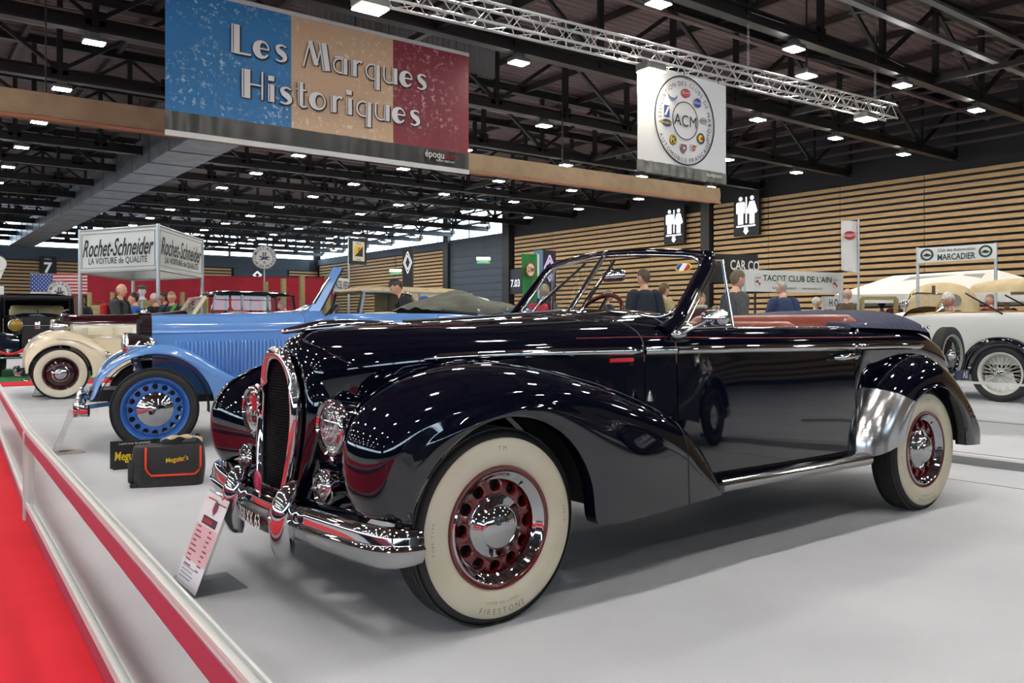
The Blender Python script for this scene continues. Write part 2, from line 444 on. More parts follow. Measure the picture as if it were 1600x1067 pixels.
# lamps
m_lamp = mat('lamp_led', (1, 1, 1), .4, emit=LAMP_POWER, ecol=(1.0, .965, .91))
m_lampw = mat('lamp_led_warm', (1, 1, 1), .4, emit=LAMP_POWER * .45, ecol=(1.0, .90, .66))
HOUSE = mat('lamp_housing', '#6a6a68', .4, .3)
def hall_lamp():
    t = thing('hall_lamp', 'white square lamp hung beneath the dark roof trusses', 'lamp', (0, 0, 0), 0, 'lamps hung under the roof trusses')
    obj('housing', join(xf(rbox((.42, .31, .10), .03), (0, 0, .055)), box((0, 0, .14), (.2, .16, .1))), HOUSE, t, 40)
    obj('light_panel', box((0, 0, -.002), (.38, .27, .012)), m_lamp, t, 0)
    obj('bracket', box((0, 0, .165), (.16, .12, .10)), STEEL, t, 0)
    return t
L0 = hall_lamp()
ucols = [-21.4, -17.0, -12.9, -8.8, -4.7, -.6, 3.5, 7.3, 11.1, 15.1, 19.4, 23.2, 27.2]
first = True
for k in range(-7, 13):
    y = 10.1 + 4.1 * k
    for i, x in enumerate(ucols):
        if abs(x - 7.3) < .1 and k > 0: continue
        if y < -5 and (i % 2 or k % 2): continue
        if y > 28 and x < 3: continue
        if y < 6 and x > 21: continue
        if abs(x - 20.2) < 5 and 4.5 < y < 8: continue
        if k > 10 and i % 2: continue
        if x == 3.5 and k < 2 and k >= -1: continue
        if abs(x - 7.3) < 1.5 and y > 18: continue
        o = L0 if first else copy_tree(L0)
        first = False
        o.location = (x + .07 * (k - 3), y, 6.66)
# aluminium lighting truss with spots
tr = thing('lighting_truss', 'silver aluminium lattice truss hung above the round-emblem banner', 'truss', (0, 0, 0))
ALU = mat('aluminium', '#d9dadb', .28, .55)
x0, x1, yt, s2 = -2.0, 18.7, 10.1, .145
zt = lambda x: 5.58 + .0265 * (x - 5)
for sy in (-1, 1):
    for sz in (-1, 1):
        obj('chord', tube([(x0, yt + sy * s2, zt(x0) + sz * s2), (x1, yt + sy * s2, zt(x1) + sz * s2)], .025, 8), ALU, tr, 60)
gs = []
N = 78
for i in range(N):
    a, b_ = x0 + (x1 - x0) * i / N, x0 + (x1 - x0) * (i + 1) / N; q = 1 if i % 2 else -1
    for s in (-1, 1):
        gs.append(tube([(a, yt + s * s2, zt(a) + q * s2), (b_, yt + s * s2, zt(b_) - q * s2)], .009, 5, caps=False))
        gs.append(tube([(a, yt + q * s2, zt(a) + s * s2), (b_, yt - q * s2, zt(b_) + s * s2)], .009, 5, caps=False))
obj('lattice', join(*gs), ALU, tr, 60)
CH_M = mat('chain_steel', '#a8a8a8', .35, .7)
for x in (3.0, 13.4, 18.0):
    obj('hanging_chain', join(*[xf(lathe([(.022, -.006), (.03, 0), (.022, .006), (.018, 0), (.022, -.006)], 12, 'y' if k % 2 else 'x'), (x, yt, zt(x) + .2 + .05 * k), (0, 0, 0), (1, 1, 1.3)) for k in range(24)], tube([(x, yt, zt(x) + 1.36), (x, yt, ROOF)], .012, 5), tube([(x, yt, zt(x) + 1.3), (x + .9, yt - .2, 7.0)], .008, 5)), CH_M, tr, 60)
def spot(x, y, z, label, rod=0.):
    t = thing('spot_lamp', label, 'lamp', (x, y, z))
    obj('housing', xf(rbox((.44, .34, .14), .04), (0, 0, .08)), HOUSE, t, 40)
    obj('light_panel', box((0, 0, .0), (.40, .30, .012)), m_lampw, t, 0)
    obj('clamp', bar((0, 0, .14), (0, 0, .17 + rod), .03), STEEL, t, 0)
spot(10.55, 9.955, 5.37, 'bright spot lamp clamped under the truss at the top of the round-emblem banner')
spot(17.35, 9.955, 5.56, 'bright spot lamp clamped near the outer end of the aluminium truss')
spot(17.0, 11.2, 6.75, 'largest glaring warm lamp just above the aluminium truss', ROOF - 6.92)
spot(5.2, 9.955, 5.235, 'spot lamp clamped on the truss where it leaves the top of the picture')
# ------------------------------------------------------------------ builders shared by the cars
def arc_pts(c, r, a0, a1, n):
    return [(c[0] + r * math.cos(math.radians(a0 + (a1 - a0) * i / (n - 1))), c[1] + r * math.sin(math.radians(a0 + (a1 - a0) * i / (n - 1)))) for i in range(n)]
def fender_grid(I, O, yo, dr, dy, yin, drop, side, n=64, lip=.06, kin=14, bulge=.012, pw=2.2, t0=0., t1=1., off=0., front_pod=False):
    """wing over a wheel: from the wheel arch I (x, z) out over the outline O, rolled over and carried inboard to yin"""
    I = spl(I, n); O = spl(O, n); rows = []
    fn = lambda v, t: v(t) if callable(v) else v
    for i in range(n):
        t = i / (n - 1)
        if t < t0 - 1e-6 or t > t1 + 1e-6: continue
        a, b = I[i], O[i]; L = max(np.linalg.norm(b - a), 1e-4); D = min(fn(dr, t), L * .96); DY = fn(dy, t); YO = fn(yo, t)
        rho0 = 1 - D / L; row = []
        nd = (b - a) / L
        def put(rho, y, push=0.):
            p = a + (b - a) * rho + nd * push
            row.append((p[0], side * y, p[1]))
        if lip and off == 0: put(0, YO - lip); put(0, YO - .004)
        for k in range(6):
            q = k / 6; put(rho0 * q, YO + off + bulge * math.sin(PI * min(q * .9 + .05, 1)))
        for k in range(11):
            f = PI / 2 * k / 10
            put(rho0 + (1 - rho0) * math.sin(f) ** (2 / pw), YO + off * math.cos(f) + bulge * .3 * math.cos(f) - DY * (1 - math.cos(f) ** (2 / pw)), off * math.sin(f))
        ye = YO - DY; yi = fn(yin, t); dp = fn(drop, t)
        if off == 0:
            for k in range(1, kin + 1):
                w = k / kin; put(1 - dp * ((w ** 1.6) if not front_pod or t > .3 else (1 - (1 - w) ** 2.6 - .5 * w * (1 - w) ** 4)) / L, ye + (yi - ye) * (w if not front_pod else w ** 1.15))
        rows.append(row)
    return grid(np.array(rows))
def loft(xs, sec):
    return grid(np.array([sec(x) for x in xs]))
def tyre(R, w, rr, side, white=None):
    """tyre lathe about y; outer face towards side; returns (tyre, whitewall or None)"""
    h = w / 2
    prof = []
    for a in range(-8, 9):
        q = a / 8 * PI / 2
        prof.append((R - .016 * R / .35 * (abs(math.sin(q)) ** 4) - .0, math.sin(q) * h * .80))
    sidep = [(R - .03, h * .93), (R - .06, h * 1.0), (R * .5 + rr * .5, h * 1.02), (rr + .02, h * .95), (rr, h * .85)]
    full = [(r, -y) for r, y in reversed(sidep)] + prof + sidep
    full = [(r, y * side) for r, y in full]
    gt = lathe(full + [full[0]], 72, 'y')
    # tread ribs
    ribs = [lathe([(R - .004, side * (k - .006)), (R + .0025, side * (k - .004)), (R + .0025, side * (k + .004)), (R - .004, side * (k + .006))], 72, 'y') for k in np.linspace(-h * .66, h * .66, 6)]
    gt = join(gt, *ribs)
    gw = None
    if white:
        r0, r1 = white; e = .0025
        pr = [(r1, h * .955), (r1 - .004, h * .985 + e), (r1 - .02, h * 1.0 + e), ((r0 + r1) / 2, h * 1.03 + e), (r0 + .02, h * .985 + e), (r0, h * .86)]
        gw = lathe([(r, y * side) for r, y in pr], 72, 'y')
    return gt, gw
def holed_disc(r0, r1, nh, rh_c, rh, y, side, dish=.0):
    """pressed steel disc with a ring of round holes"""
    gs = []; N = 24
    for k in range(nh):
        a0, a1 = 2 * PI * (k - .5) / nh, 2 * PI * (k + .5) / nh; am = (a0 + a1) / 2
        hc = np.array([rh_c * math.cos(am), rh_c * math.sin(am)])
        outer = [(r1, a0 + (a1 - a0) * i / 6) for i in range(7)] + [(r1 + (r0 - r1) * i / 6, a1) for i in range(1, 7)] + \
                [(r0, a1 + (a0 - a1) * i / 6) for i in range(1, 7)] + [(r0 + (r1 - r0) * i / 6, a0) for i in range(1, 6)]
        P = [np.array([r * math.cos(a), r * math.sin(a)]) for r, a in outer]
        rows = []
        def yy(p): return y + side * dish * (1 - min(1, abs(np.linalg.norm(p) - (r0 + r1) / 2) / ((r1 - r0) / 2)) ** 2)
        for p in P:
            d = (p - hc) / np.linalg.norm(p - hc); h = hc + d * rh; h2 = hc + d * (rh + .006); h3 = hc + d * rh * .94
            rows.append([(p[0], yy(p), p[1]), (h2[0], yy(h2) + side * .004, h2[1]), (h[0], yy(h), h[1]), (h3[0], yy(h) - side * .018, h3[1])])
        gs.append(grid(np.array(rows), True, False))
    return join(*gs)
def wheel(parent, c, side, R=.35, w=.165, rr=.21, white=(.214, .312), rim=None, ringmat=None, capr=.112, nh=12, hr=.0225, hc=.145, cap='dome', spokes=0, letters=None, pname='wheel', disc_mat=None):
    """wheel part with tyre, whitewall, rim, disc, trim ring, hub cap as its own pieces"""
    h = w / 2; s = side
    gt, gw = tyre(R, w, rr, s, white)
    W = obj(pname, gt, RUBBER, parent, 50, loc=c)
    if gw:
        ww = obj('whitewall', gw, WHITEWALL, W, 60)
    if rim is None: rim = RIMRED
    lip = [(rr + .004, s * h * .80), (rr + .010, s * h * .90), (rr + .006, s * h * 1.0), (rr - .004, s * h * .98), (rr - .012, s * h * .86)]
    if not ringmat: lip += [(rr - .02, s * h * .6), (rr - .028, s * h * .45)]
    obj('rim', lathe(lip, 72, 'y'), rim, W, 60)
    if ringmat:
        pr = [(rr - .006, s * h * .93), (rr - .012, s * h * .98), (rr - .018, s * h * .93), (rr - .028, s * h * .72), (rr - .036, s * h * .66), (rr - .042, s * h * .60)]
        obj('trim_ring', lathe(pr, 72, 'y'), ringmat, W, 60)
    r1 = rr - .036
    if spokes:
        gs = []
        for k in range(spokes):
            a = 2 * PI * k / spokes; b = a + (.42 if k % 2 else -.42); yy = s * h * (.75 if k % 4 < 2 else .05)
            gs.append(tube([(.055 * math.cos(b), yy, .055 * math.sin(b)), ((rr - .012) * math.cos(a), s * h * .25, (rr - .012) * math.sin(a))], .0035, 5, caps=False))
        obj('spokes', join(*gs), rim, W, 60)
        obj('rim_barrel', lathe([(rr - .004, s * h * .95), (rr - .02, s * h * .6), (rr - .022, -s * h * .6), (rr - .004, -s * h * .9)], 64, 'y'), rim, W, 60)
        obj('hub_cap', lathe([(.0, s * h * 1.25), (.03, s * h * 1.2), (.04, s * h * 1.05), (.055, s * h * .8), (.06, s * h * .1), (.0, -s * h * .2)], 24, 'y'), CHROME, W, 40)
    else:
        pr = holed_disc(capr * .8, r1, nh, hc, hr, s * h * .38, s, .014) if nh else lathe([(capr * .8, s * h * .5), (r1 * .8, s * h * .55), (r1, s * h * .3)], 64, 'y')
        obj('wheel_disc', pr, disc_mat or rim, W, 50)
        obj('barrel', lathe([(rr - .008, s * h * .8), (r1 + .004, s * h * .5), (r1, -s * h * .8)], 48, 'y'), disc_mat or rim, W, 60)
        obj('brake_drum', lathe([(.0, s * h * .05), (r1 - .02, s * h * .05), (r1 - .02, -s * h)], 40, 'y'), BLACK, W, 40)
        if cap == 'dome':
            k = capr; b = s * h * .42
            pr = [(k, b), (k * 1.02, b + s * .010), (k * .98, b + s * .018), (k * .93, b + s * .019), (k * .90, b + s * .026), (k * .72, b + s * .032), (k * .70, b + s * .040),
                  (k * .62, b + s * .047), (k * .45, b + s * .056), (k * .25, b + s * .062), (0, b + s * .064)]
        else:
            k = capr; b = s * h * .42
            pr = [(k, b), (k * 1.02, b + s * .01), (k * .95, b + s * .018), (k * .86, b + s * .020), (k * .84, b + s * .026), (k * .75, b + s * .028), (k * .72, b + s * .034), (k * .4, b + s * .046),
                  (k * .22, b + s * .05), (k * .2, b + s * .058), (k * .12, b + s * .06), (0, b + s * .061)]
        obj('hub_cap', lathe(pr, 64, 'y'), CHROME, W, 60)
        obj('valve', tube([(.165 * .6, s * h * .45, .165 * .8), (.185 * .6, s * h * .75, .185 * .8)], .006, 6), BLACK, W)
    if letters:
        gs = []
        for txt, mid, sz, rad in letters:
            g = arc_text(txt, rad, mid, sz, bold=.0, depth=0, inner=(mid < 0), gap=.5)
            gs.append(([(v[0], s * (h * 1.02 + .0045), v[2]) for v in g[0]], g[1]))
        obj('lettering', join(*gs), mat('tyre_relief', '#8f8772', .6), W, 0)
    return W
FLUTE = mat('reflector_chrome', (.74, .75, .76), .22, 1)
n, l, b = nodes(FLUTE)
tc = n.new('ShaderNodeTexCoord'); wv = n.new('ShaderNodeTexWave'); wv.bands_direction = 'Y'; wv.inputs['Scale'].default_value = 26; wv.inputs['Distortion'].default_value = 1.2
bpn = n.new('ShaderNodeBump'); bpn.inputs['Strength'].default_value = .6; bpn.inputs['Distance'].default_value = .008
l.new(tc.outputs['Object'], wv.inputs[0]); l.new(wv.outputs['Fac'], bpn.inputs['Height']); l.new(bpn.outputs[0], b.inputs['Normal'])
def headlamp(parent, c, r, glassmat, bezel=None, depth=.12, shell=None, name='headlamp', point=0.):
    """lamp facing -x: shell is the part, bezel, lens and reflector its pieces"""
    L = obj(name, lathe([(0, depth), (r * .45, depth * .85), (r * .8, depth * .5), (r * 1.0, .01), (r * 1.02, 0)], 40, 'x'), shell or CHROME, parent, 60, loc=c)
    obj('bezel', lathe([(r * 1.03, .015), (r * 1.09, .0), (r * 1.07, -.016), (r * .98, -.022), (r * .90, -.012)], 48, 'x'), bezel or CHROME, L, 60)
    obj('reflector', lathe([(r * .95, -.004), (r * .7, .035), (r * .35, .06), (0, .065)], 32, 'x'), FLUTE, L, 60)
    obj('bulb', ball((.02, 0, 0), r * .16, 12, 8), WHITE, L, 60)
    bl = [(r * .93, -.010), (r * .8, -.020), (r * .5, -.033), (r * .2, -.039), (0, -.040 - point)]
    obj('lens', lathe(bl, 40, 'x'), glassmat, L, 60)
    return L
def lensmat(name, col, mixf=.35):
    if name in MATS: return MATS[name]
    m = mat(name, col, .12, 0, .5, alpha=1)
    n, l, b = nodes(m)
    tc = n.new('ShaderNodeTexCoord'); wv = n.new('ShaderNodeTexWave'); wv.bands_direction = 'Y'; wv.inputs['Scale'].default_value = 40; wv.inputs['Distortion'].default_value = .4
    bp = n.new('ShaderNodeBump'); bp.inputs['Strength'].default_value = .5; bp.inputs['Distance'].default_value = .006
    l.new(tc.outputs['Object'], wv.inputs[0]); l.new(wv.outputs['Fac'], bp.inputs['Height']); l.new(bp.outputs[0], b.inputs['Normal'])
    b.inputs['Transmission Weight'].default_value = .55; b.inputs['Roughness'].default_value = .08
    return m
FLUTED = glassy('fluted_glass', (.86, .88, .88), 2.0, .03)
AMBER = lensmat('amber_glass', '#d2b13a')
def mesh_grille(name, c1=(.004, .004, .005), c2=(.0, .0, .0), scale=90.):
    m = mat(name, c1, .6, .0, .03)
    n, l, b = nodes(m)
    tc = n.new('ShaderNodeTexCoord'); v = n.new('ShaderNodeTexVoronoi'); v.inputs['Scale'].default_value = scale; v.inputs['Randomness'].default_value = .15
    bp = n.new('ShaderNodeBump'); bp.inputs['Strength'].default_value = .9; bp.inputs['Distance'].default_value = .01
    l.new(tc.outputs['Object'], v.inputs[0]); l.new(v.outputs['Distance'], bp.inputs['Height']); l.new(bp.outputs[0], b.inputs['Normal'])
    return m
def seat(parent, x, y0, y1, zb, zt, m, name='seat', depth=.5):
    """pleated bench: back leaning rearwards and cushion"""
    w = (y1 - y0); n = 24
    rows = []
    for i in range(n + 1):
        u = i / n; y = y0 + w * u; e = min(u, 1 - u) * w; pl = .010 * abs(math.sin(PI * u * w / .085)); rd = .06 * max(0, 1 - e / .07) ** 2
        prof = [(0 + rd, zb), (.0 + rd - pl, zb + (zt - zb) * .4), (.05 + rd - pl, zt - .07), (.075 + rd * .5, zt - .015 - rd * .5), (.12, zt - rd * .6), (.17, zt - .02 - rd * .6), (.19, zt - .08), (.17, zb)]
        rows.append([(x + p, y, z) for p, z in prof])
    back = obj(name, grid(np.array(rows)), m, parent, 60)
    cu = xf(rbox((depth, w, .16), .06), (x - depth / 2 + .05, (y0 + y1) / 2, zb + .05))
    obj('cushion', cu, m, back, 60)
    return back
def steering_wheel(parent, c, tilt, r, m, name='steering_wheel'):
    P = [(0, r * math.cos(q), r * math.sin(q)) for q in (2 * PI * i / 40 for i in range(40))]
    g = xf(tube(P, .013, 8, True), (0, 0, 0), (0, tilt, 0))
    W = obj(name, g, m, parent, 180, loc=c)
    obj('spokes', xf(join(*[bar((0, 0, 0), (0, r * math.cos(q), r * math.sin(q)), .018, .012) for q in (PI * .5, PI * 1.17, PI * 1.83)]), (0, 0, 0), (0, tilt, 0)), CHROME2, W)
    obj('column', tube([(0, 0, 0), (-.5, 0, -.32)], .018, 8), BLACK, W, 60)
    return W
# ------------------------------------------------------------------ the black convertible (x runs to its tail, the near flank is -y)
CARX, CARY = 1.762, 3.166
car = thing('convertible_car', 'glossy black open convertible with whitewall tyres and dark red wheels in front', 'car', (CARX, CARY, 0))
Wf = cub([(-.485, .005), (-.48, .08), (-.47, .125), (-.452, .16), (-.425, .19), (-.38, .22), (-.32, .26), (-.18, .325), (0, .395), (.3, .505), (.6, .600), (.85, .662), (1.05, .693), (1.5, .716), (2.2, .722), (2.8, .702), (3.2, .668), (3.6, .60), (3.9, .505), (4.08, .39), (4.16, .25), (4.19, .01)])
ZC = cub([(-.485, .90), (-.48, .935), (-.468, .970), (-.445, 1.005), (-.41, 1.033), (-.36, 1.050), (-.25, 1.063), (-.1, 1.073), (.3, 1.092), (.75, 1.120), (1.0, 1.138), (1.15, 1.15), (2.3, 1.15), (2.9, 1.13), (3.2, 1.105), (3.5, 1.045), (3.8, .93), (4.0, .79), (4.12, .64), (4.19, .42)])
ZB = cub([(-.485, .83), (-.38, .86), (-.2, .895), (0, .92), (.5, .95), (1, .958), (2.4, .952), (3, .945), (3.5, .90), (3.9, .74), (4.1, .56), (4.19, .40)])
WL = cub([(-.485, .005), (-.48, .06), (-.455, .14), (-.38, .2), (-.18, .28), (0, .34), (.35, .46), (.6, .612), (.85, .676), (1.05, .708), (1.3, .728), (2.0, .738), (2.40, .736), (2.62, .58), (3.04, .55), (3.5, .56), (3.9, .46), (4.08, .36), (4.19, .01)])
ZL = cub([(-.485, .36), (.4, .36), (1.0, .352), (2.5, .35), (2.7, .36), (3.5, .36), (4.0, .33), (4.19, .36)])
def upper(x, a, p=2.45):
    th = a * PI / 2; w = Wf(x); zb = ZB(x)
    return w * math.sin(th) ** (2 / p), zb + (ZC(x) - zb) * math.cos(th) ** (2 / p)
def csec(x, a0=0., side=-1, na=18, nb=12, lipw=0.):
    row = []
    if lipw:
        y, z = upper(x, a0); row += [(x, side * (y - lipw), z - .06), (x, side * (y - lipw), z - .004), (x, side * (y - lipw * .5), z + .003)]
    for i in range(na + 1):
        y, z = upper(x, a0 + (1 - a0) * i / na); row.append((x, side * y, z))
    w, wl, zb, zl = Wf(x), WL(x), ZB(x), ZL(x)
    for i in range(1, nb + 1):
        b = i / nb; row.append((x, side * (w + (wl - w) * b ** 1.35 + .005 * math.sin(PI * b)), zb + (zl - zb) * b))
    row.append((x, side * (wl - .03), zl - .004))
    return row
def fullsec(x):
    L = csec(x, 0, -1); R = csec(x, 0, 1)
    return L[::-1] + R[1:]
XN = -.485
xs = [XN + 1.33 * (1 - math.cos(PI / 2 * i / 60)) for i in range(61)]           # fine at the nose, ends at .845
obj('bonnet', loft(xs, fullsec), PAINT, car, 60)
obj('scuttle', loft(np.linspace(.851, 1.016, 8), fullsec), PAINT, car, 60)
# strip of scuttle carried under the windscreen, and the dash behind it
def dashsec(x):
    k = [(x, s * upper(x, a)[0], upper(x, a)[1]) for s, a in [(-1, 1 - i / 14 * 1.0) for i in range(14)] + [(1, i / 14) for i in range(15)]]
    return [p for p in k if abs(p[1]) < Wf(x) - .035]
rows = []
for x in np.linspace(1.016, 1.30, 10):
    rows.append([(x, y, upper(x, min(1, math.asin(min(1, (abs(y) / Wf(x)) ** (2.45 / 2))) / (PI / 2)))[1] - .004 - .06 * max(0, (x - 1.2) / .1) ** 2) for y in np.linspace(-.63, .63, 25)])
obj('dashboard', grid(np.array(rows)), PAINT, car, 60)
A0 = .735
dx = np.linspace(1.022, 2.380, 30)
for s in (-1, 1):
    d = obj('door', loft(dx, lambda x: csec(x, A0, s, lipw=.03)), PAINT, car, 60)
    hz = .898; hy = Wf(2.26) + .032
    obj('door_handle', join(tube([(2.16, s * (hy - .01), hz - .004), (2.2, s * (hy + .012), hz), (2.30, s * (hy + .014), hz + .004), (2.375, s * (hy + .004), hz + .006)], [.006, .012, .012, .007], 10, ry=[.006, .016, .016, .008]), ball((2.36, s * (hy - .008), hz), (.018, .016, .016))), CHROME, d, 60)
    obj('door_cap', tube([(x, s * (upper(x, A0)[0] - .012), upper(x, A0)[1] + .004) for x in np.linspace(1.45, 2.385, 12)], .011, 8, ry=.006), CHROME2, d, 60)
xq = list(np.linspace(2.386, 2.98, 14))
for s in (-1, 1):
    obj('rear_quarter', loft(xq, lambda x: csec(x, A0, s, lipw=.03)), PAINT, car, 60)
xt = [2.98 + (4.19 - 2.98) * math.sin(PI / 2 * i / 40) for i in range(41)]
obj('tail', loft(xt, fullsec), PAINT, car, 60)
obj('floor_pan', join(box((2.2, 0, .33), (2.6, 1.24, .04)), box((.35, 0, .38), (1.3, .5, .05)), box((3.5, 0, .42), (1.0, 1.0, .05)), box((1.15, 0, .62), (.03, 1.25, .55))), BLACK, car, 0)
obj('exhaust_pipe', tube([(.9, -.3, .25), (1.8, -.34, .24), (2.2, -.42, .235), (2.3, -.47, .26), (2.6, -.4, .3)], .018, 8), BLACK, car, 60)
# wings
IF = arc_pts((.0, .35), .398, 169, 3, 15) + [(.405, .335), (.422, .310), (.462, .297)]
OF = [(-.505, .445), (-.543, .52), (-.556, .62), (-.54, .72), (-.485, .80), (-.39, .858), (-.26, .900), (-.1, .926), (.08, .929), (.25, .908), (.42, .872), (.6, .818), (.78, .748), (.93, .668), (1.04, .585), (1.115, .50), (1.165, .41), (1.19, .335)]
IR = arc_pts((3.03, .35), .36, 166, 0, 15)
OR = [(2.375, .36), (2.385, .46), (2.43, .56), (2.51, .66), (2.63, .765), (2.79, .845), (2.97, .892), (3.13, .895), (3.29, .84), (3.43, .745), (3.54, .635), (3.63, .52), (3.675, .43), (3.672, .335)]
fdr = cub([(0, .13), (.12, .16), (.3, .17), (.5, .17), (.7, .22), (.9, .20), (1, .05)])
fdy = cub([(0, .15), (.1, .17), (.25, .22), (.36, .26), (.5, .26), (.65, .20), (.85, .12), (1, .10)])
fyo = cub([(0, .815), (.15, .835), (.4, .842), (.8, .842), (1, .835)])
fyi = cub([(0, .12), (.12, .13), (.3, .20), (.45, .33), (.6, .5), (.75, .62), (1, .66)])
fdp = cub([(0, .13), (.12, .15), (.22, .12), (.34, .055), (.5, .06), (.7, .04), (1, .01)])
rdr = cub([(0, .2), (.3, .19), (.6, .18), (1, .12)]); rdy = cub([(0, .14), (.3, .17), (.6, .2), (1, .22)])
ryi = cub([(0, .62), (.5, .58), (.8, .5), (1, .42)])
for s in (-1, 1):
    w = obj('front_wing', fender_grid(IF, OF, fyo, fdr, fdy, fyi, fdp, s, 110, front_pod=True), PAINT, car, 75)
    # beading along the seam where wing meets the nose panel
    Oc = spl(OF, 110); P = []
    for i in range(12, 74):
        t = i / 109; P.append((Oc[i][0], s * (fyo(t) - fdy(t) - .004), Oc[i][1] + .001))
    obj('wing_beading', tube(P, .0045, 6), PAINT, w, 60)
    # seam of the trailing section of the wing
    g2 = fender_grid(IF, OF, fyo, fdr, fdy, fyi, fdp, s, 110, t0=.0)
    pts = []
    for a, b_, c, d_ in g2[1]:
        for u, v in ((a, b_), (b_, c), (c, d_), (d_, a)):
            p, q_ = np.array(g2[0][u]), np.array(g2[0][v])
            if (p[0] - .925) * (q_[0] - .925) < 0 and abs(p[1]) > .742 and p[2] > .3: pts.append(tuple(p + (q_ - p) * (.925 - p[0]) / (q_[0] - p[0])))
    pts = sorted(pts, key=lambda p: (p[2] + abs(abs(p[1]) - .85) * .9)); P = []
    for p in pts:
        if not P or (Vector(p) - Vector(P[-1])).length > .018: P.append(p)
    obj('wing_seam', tube([(x, y, z) for x, y, z in P], .0026, 5), BLACK, w, 60)
    r = obj('rear_wing', fender_grid(IR, OR, .842, rdr, rdy, ryi, .03, s, 80), PAINT, car, 75)
    obj('stone_guard', fender_grid(IR, OR, .842, rdr, rdy, ryi, .03, s, 80, t0=.0, t1=.23, off=.005), mat('guard_chrome', (.86, .87, .88), .2, 1), r, 75)
    obj('wheel_house', lathe([(.42, s * .56), (.42, s * .80)], 32, 'y', .06, PI - .16), BLACK, w, 60)
    obj('wheel_house', xf(lathe([(.385, s * .58), (.385, s * .80)], 32, 'y', .08, PI - .2), (3.03, 0, .35)), BLACK, r, 60)
for o in car.children:
    if o.name.startswith('front_wing'):
        for c in o.children:
            if c.name.startswith('wheel_house'): c.location = (0, 0, .35)
# running boards
for s in (-1, 1):
    rb = [(-.0, .0), (.012, .012), (.016, .03), (.010, .048), (-.01, .058), (-.06, .060), (-.1, .058)]
    rows = [[(x, s * (.806 + a), .332 + b) for a, b in rb] for x in np.linspace(1.185, 2.40, 8)]
    obj('running_board', grid(np.array(rows)), CHROME2, car, 60)
# bright belt strips
def belt(x, dz=0.): return ((x, -1), (Wf(x), ZB(x) + dz))
def strip(parent, x0, x1, s, m, rz=.019, ry=.013, dz=0., n=30, name='belt_strip', z=None, taper=True):
    P = []; R1 = []; R2 = []
    for i in range(n):
        x = x0 + (x1 - x0) * i / (n - 1)
        P.append((x, s * (Wf(x) + .002), (z(x) if z else ZB(x)) + dz)); k = 1.
        if taper: k = min(1, .25 + i / 2.5, .25 + (n - 1 - i) / 2.5)
        R1.append(ry * k); R2.append(rz * k)
    return obj(name, tube(P, R1, 10, ry=R2), m, parent, 60)
zbelt = cub([(-.2, .925), (.1, .944), (.5, .955), (1.0, .958), (2.4, .948), (3.2, .940)])
for s in (-1, 1):
    strip(car, -.07, .842, s, CHROME, z=zbelt); strip(car, .853, 1.016, s, CHROME, z=zbelt, taper=False, n=6)
    strip(car, 1.024, 2.378, s, CHROME, z=zbelt, taper=False); strip(car, 2.388, 3.24, s, CHROME, z=zbelt)
    # thin red coach line above the strip
    P = []
    for x in np.linspace(.55, 2.95, 50):
        zz = cub([(.55, 1.012), (.85, 1.016), (1.5, 1.006), (2.4, 1.0), (2.95, .998)])(x); zb = ZB(x)
        q = max(0, min(1, (zz - zb) / (ZC(x) - zb))); a = math.acos(q ** (2.45 / 2)) / (PI / 2)
        y, z = upper(x, a); P.append((x, s * (y + .0005), z))
    obj('coach_line', tube(P, .0022, 5), mat('coach_red', '#7d1420', .4), car, 60)
obj('side_marker', tube([(.68, -(Wf(.68) + .006), .918), (.79, -(Wf(.79) + .006), .920)], .006, 8, ry=.009), mat('marker_red', '#a8202a', .15, emit=.25), car, 60)
obj('wing_marker', lathe([(.016, 0), (.014, .012), (.006, .03), (.007, .04), (0, .05)], 12, 'z'), CHROME, car, 60, loc=(.82, -.722, .748))
# seam at the front of the opening bonnet
P = []
for i in range(30):
    k = i / 29; x = spl([(-.435, 0), (-.431, .353), (-.401, .58), (-.351, .807), (-.292, .941), (-.208, 1.0)], 30)[i][0]; a = spl([(-.435, 0), (-.431, .353), (-.401, .58), (-.351, .807), (-.292, .941), (-.208, 1.0)], 30)[i][1]; y, z = upper(x, a); P.append((x, -y, z + .001))
bn = [o for o in car.children if o.name == 'bonnet'][0]
obj('bonnet_seam', tube(P, .0045, 6), PAINT, bn, 60); obj('bonnet_seam', mirror_y(tube(P, .0045, 6)), PAINT, bn, 60)
P = [(.848, -(upper(.848, a)[0] + .001), upper(.848, a)[1] + .0005) for a in np.linspace(.0, 1, 24)]
obj('bonnet_seam', tube(P, .0028, 5), BLACK, bn, 60)
# figure and centre rib on the bonnet
obj('bonnet_ornament', join(tube([(-.50, 0, 1.040), (-.48, 0, 1.044), (-.43, 0, 1.052), (-.35, 0, 1.066), (-.25, 0, 1.074), (-.13, 0, 1.076), (.0, 0, 1.079)], [.006, .015, .026, .034, .03, .02, .006], 12, ry=[.006, .012, .016, .02, .018, .012, .004]),
     *[tube([(-.43, s * .01, 1.046), (-.34, s * .045, 1.056), (-.24, s * .058, 1.064), (-.12, s * .06, 1.068)], [.006, .01, .01, .003], 8, ry=[.006, .012, .01, .003]) for s in (-1, 1)]), CHROME, car, 60)
obj('centre_rib', tube([(x, 0, ZC(x) + .003) for x in np.linspace(.05, .95, 20)], .010, 8, ry=.007), DARKTRIM, car, 60)
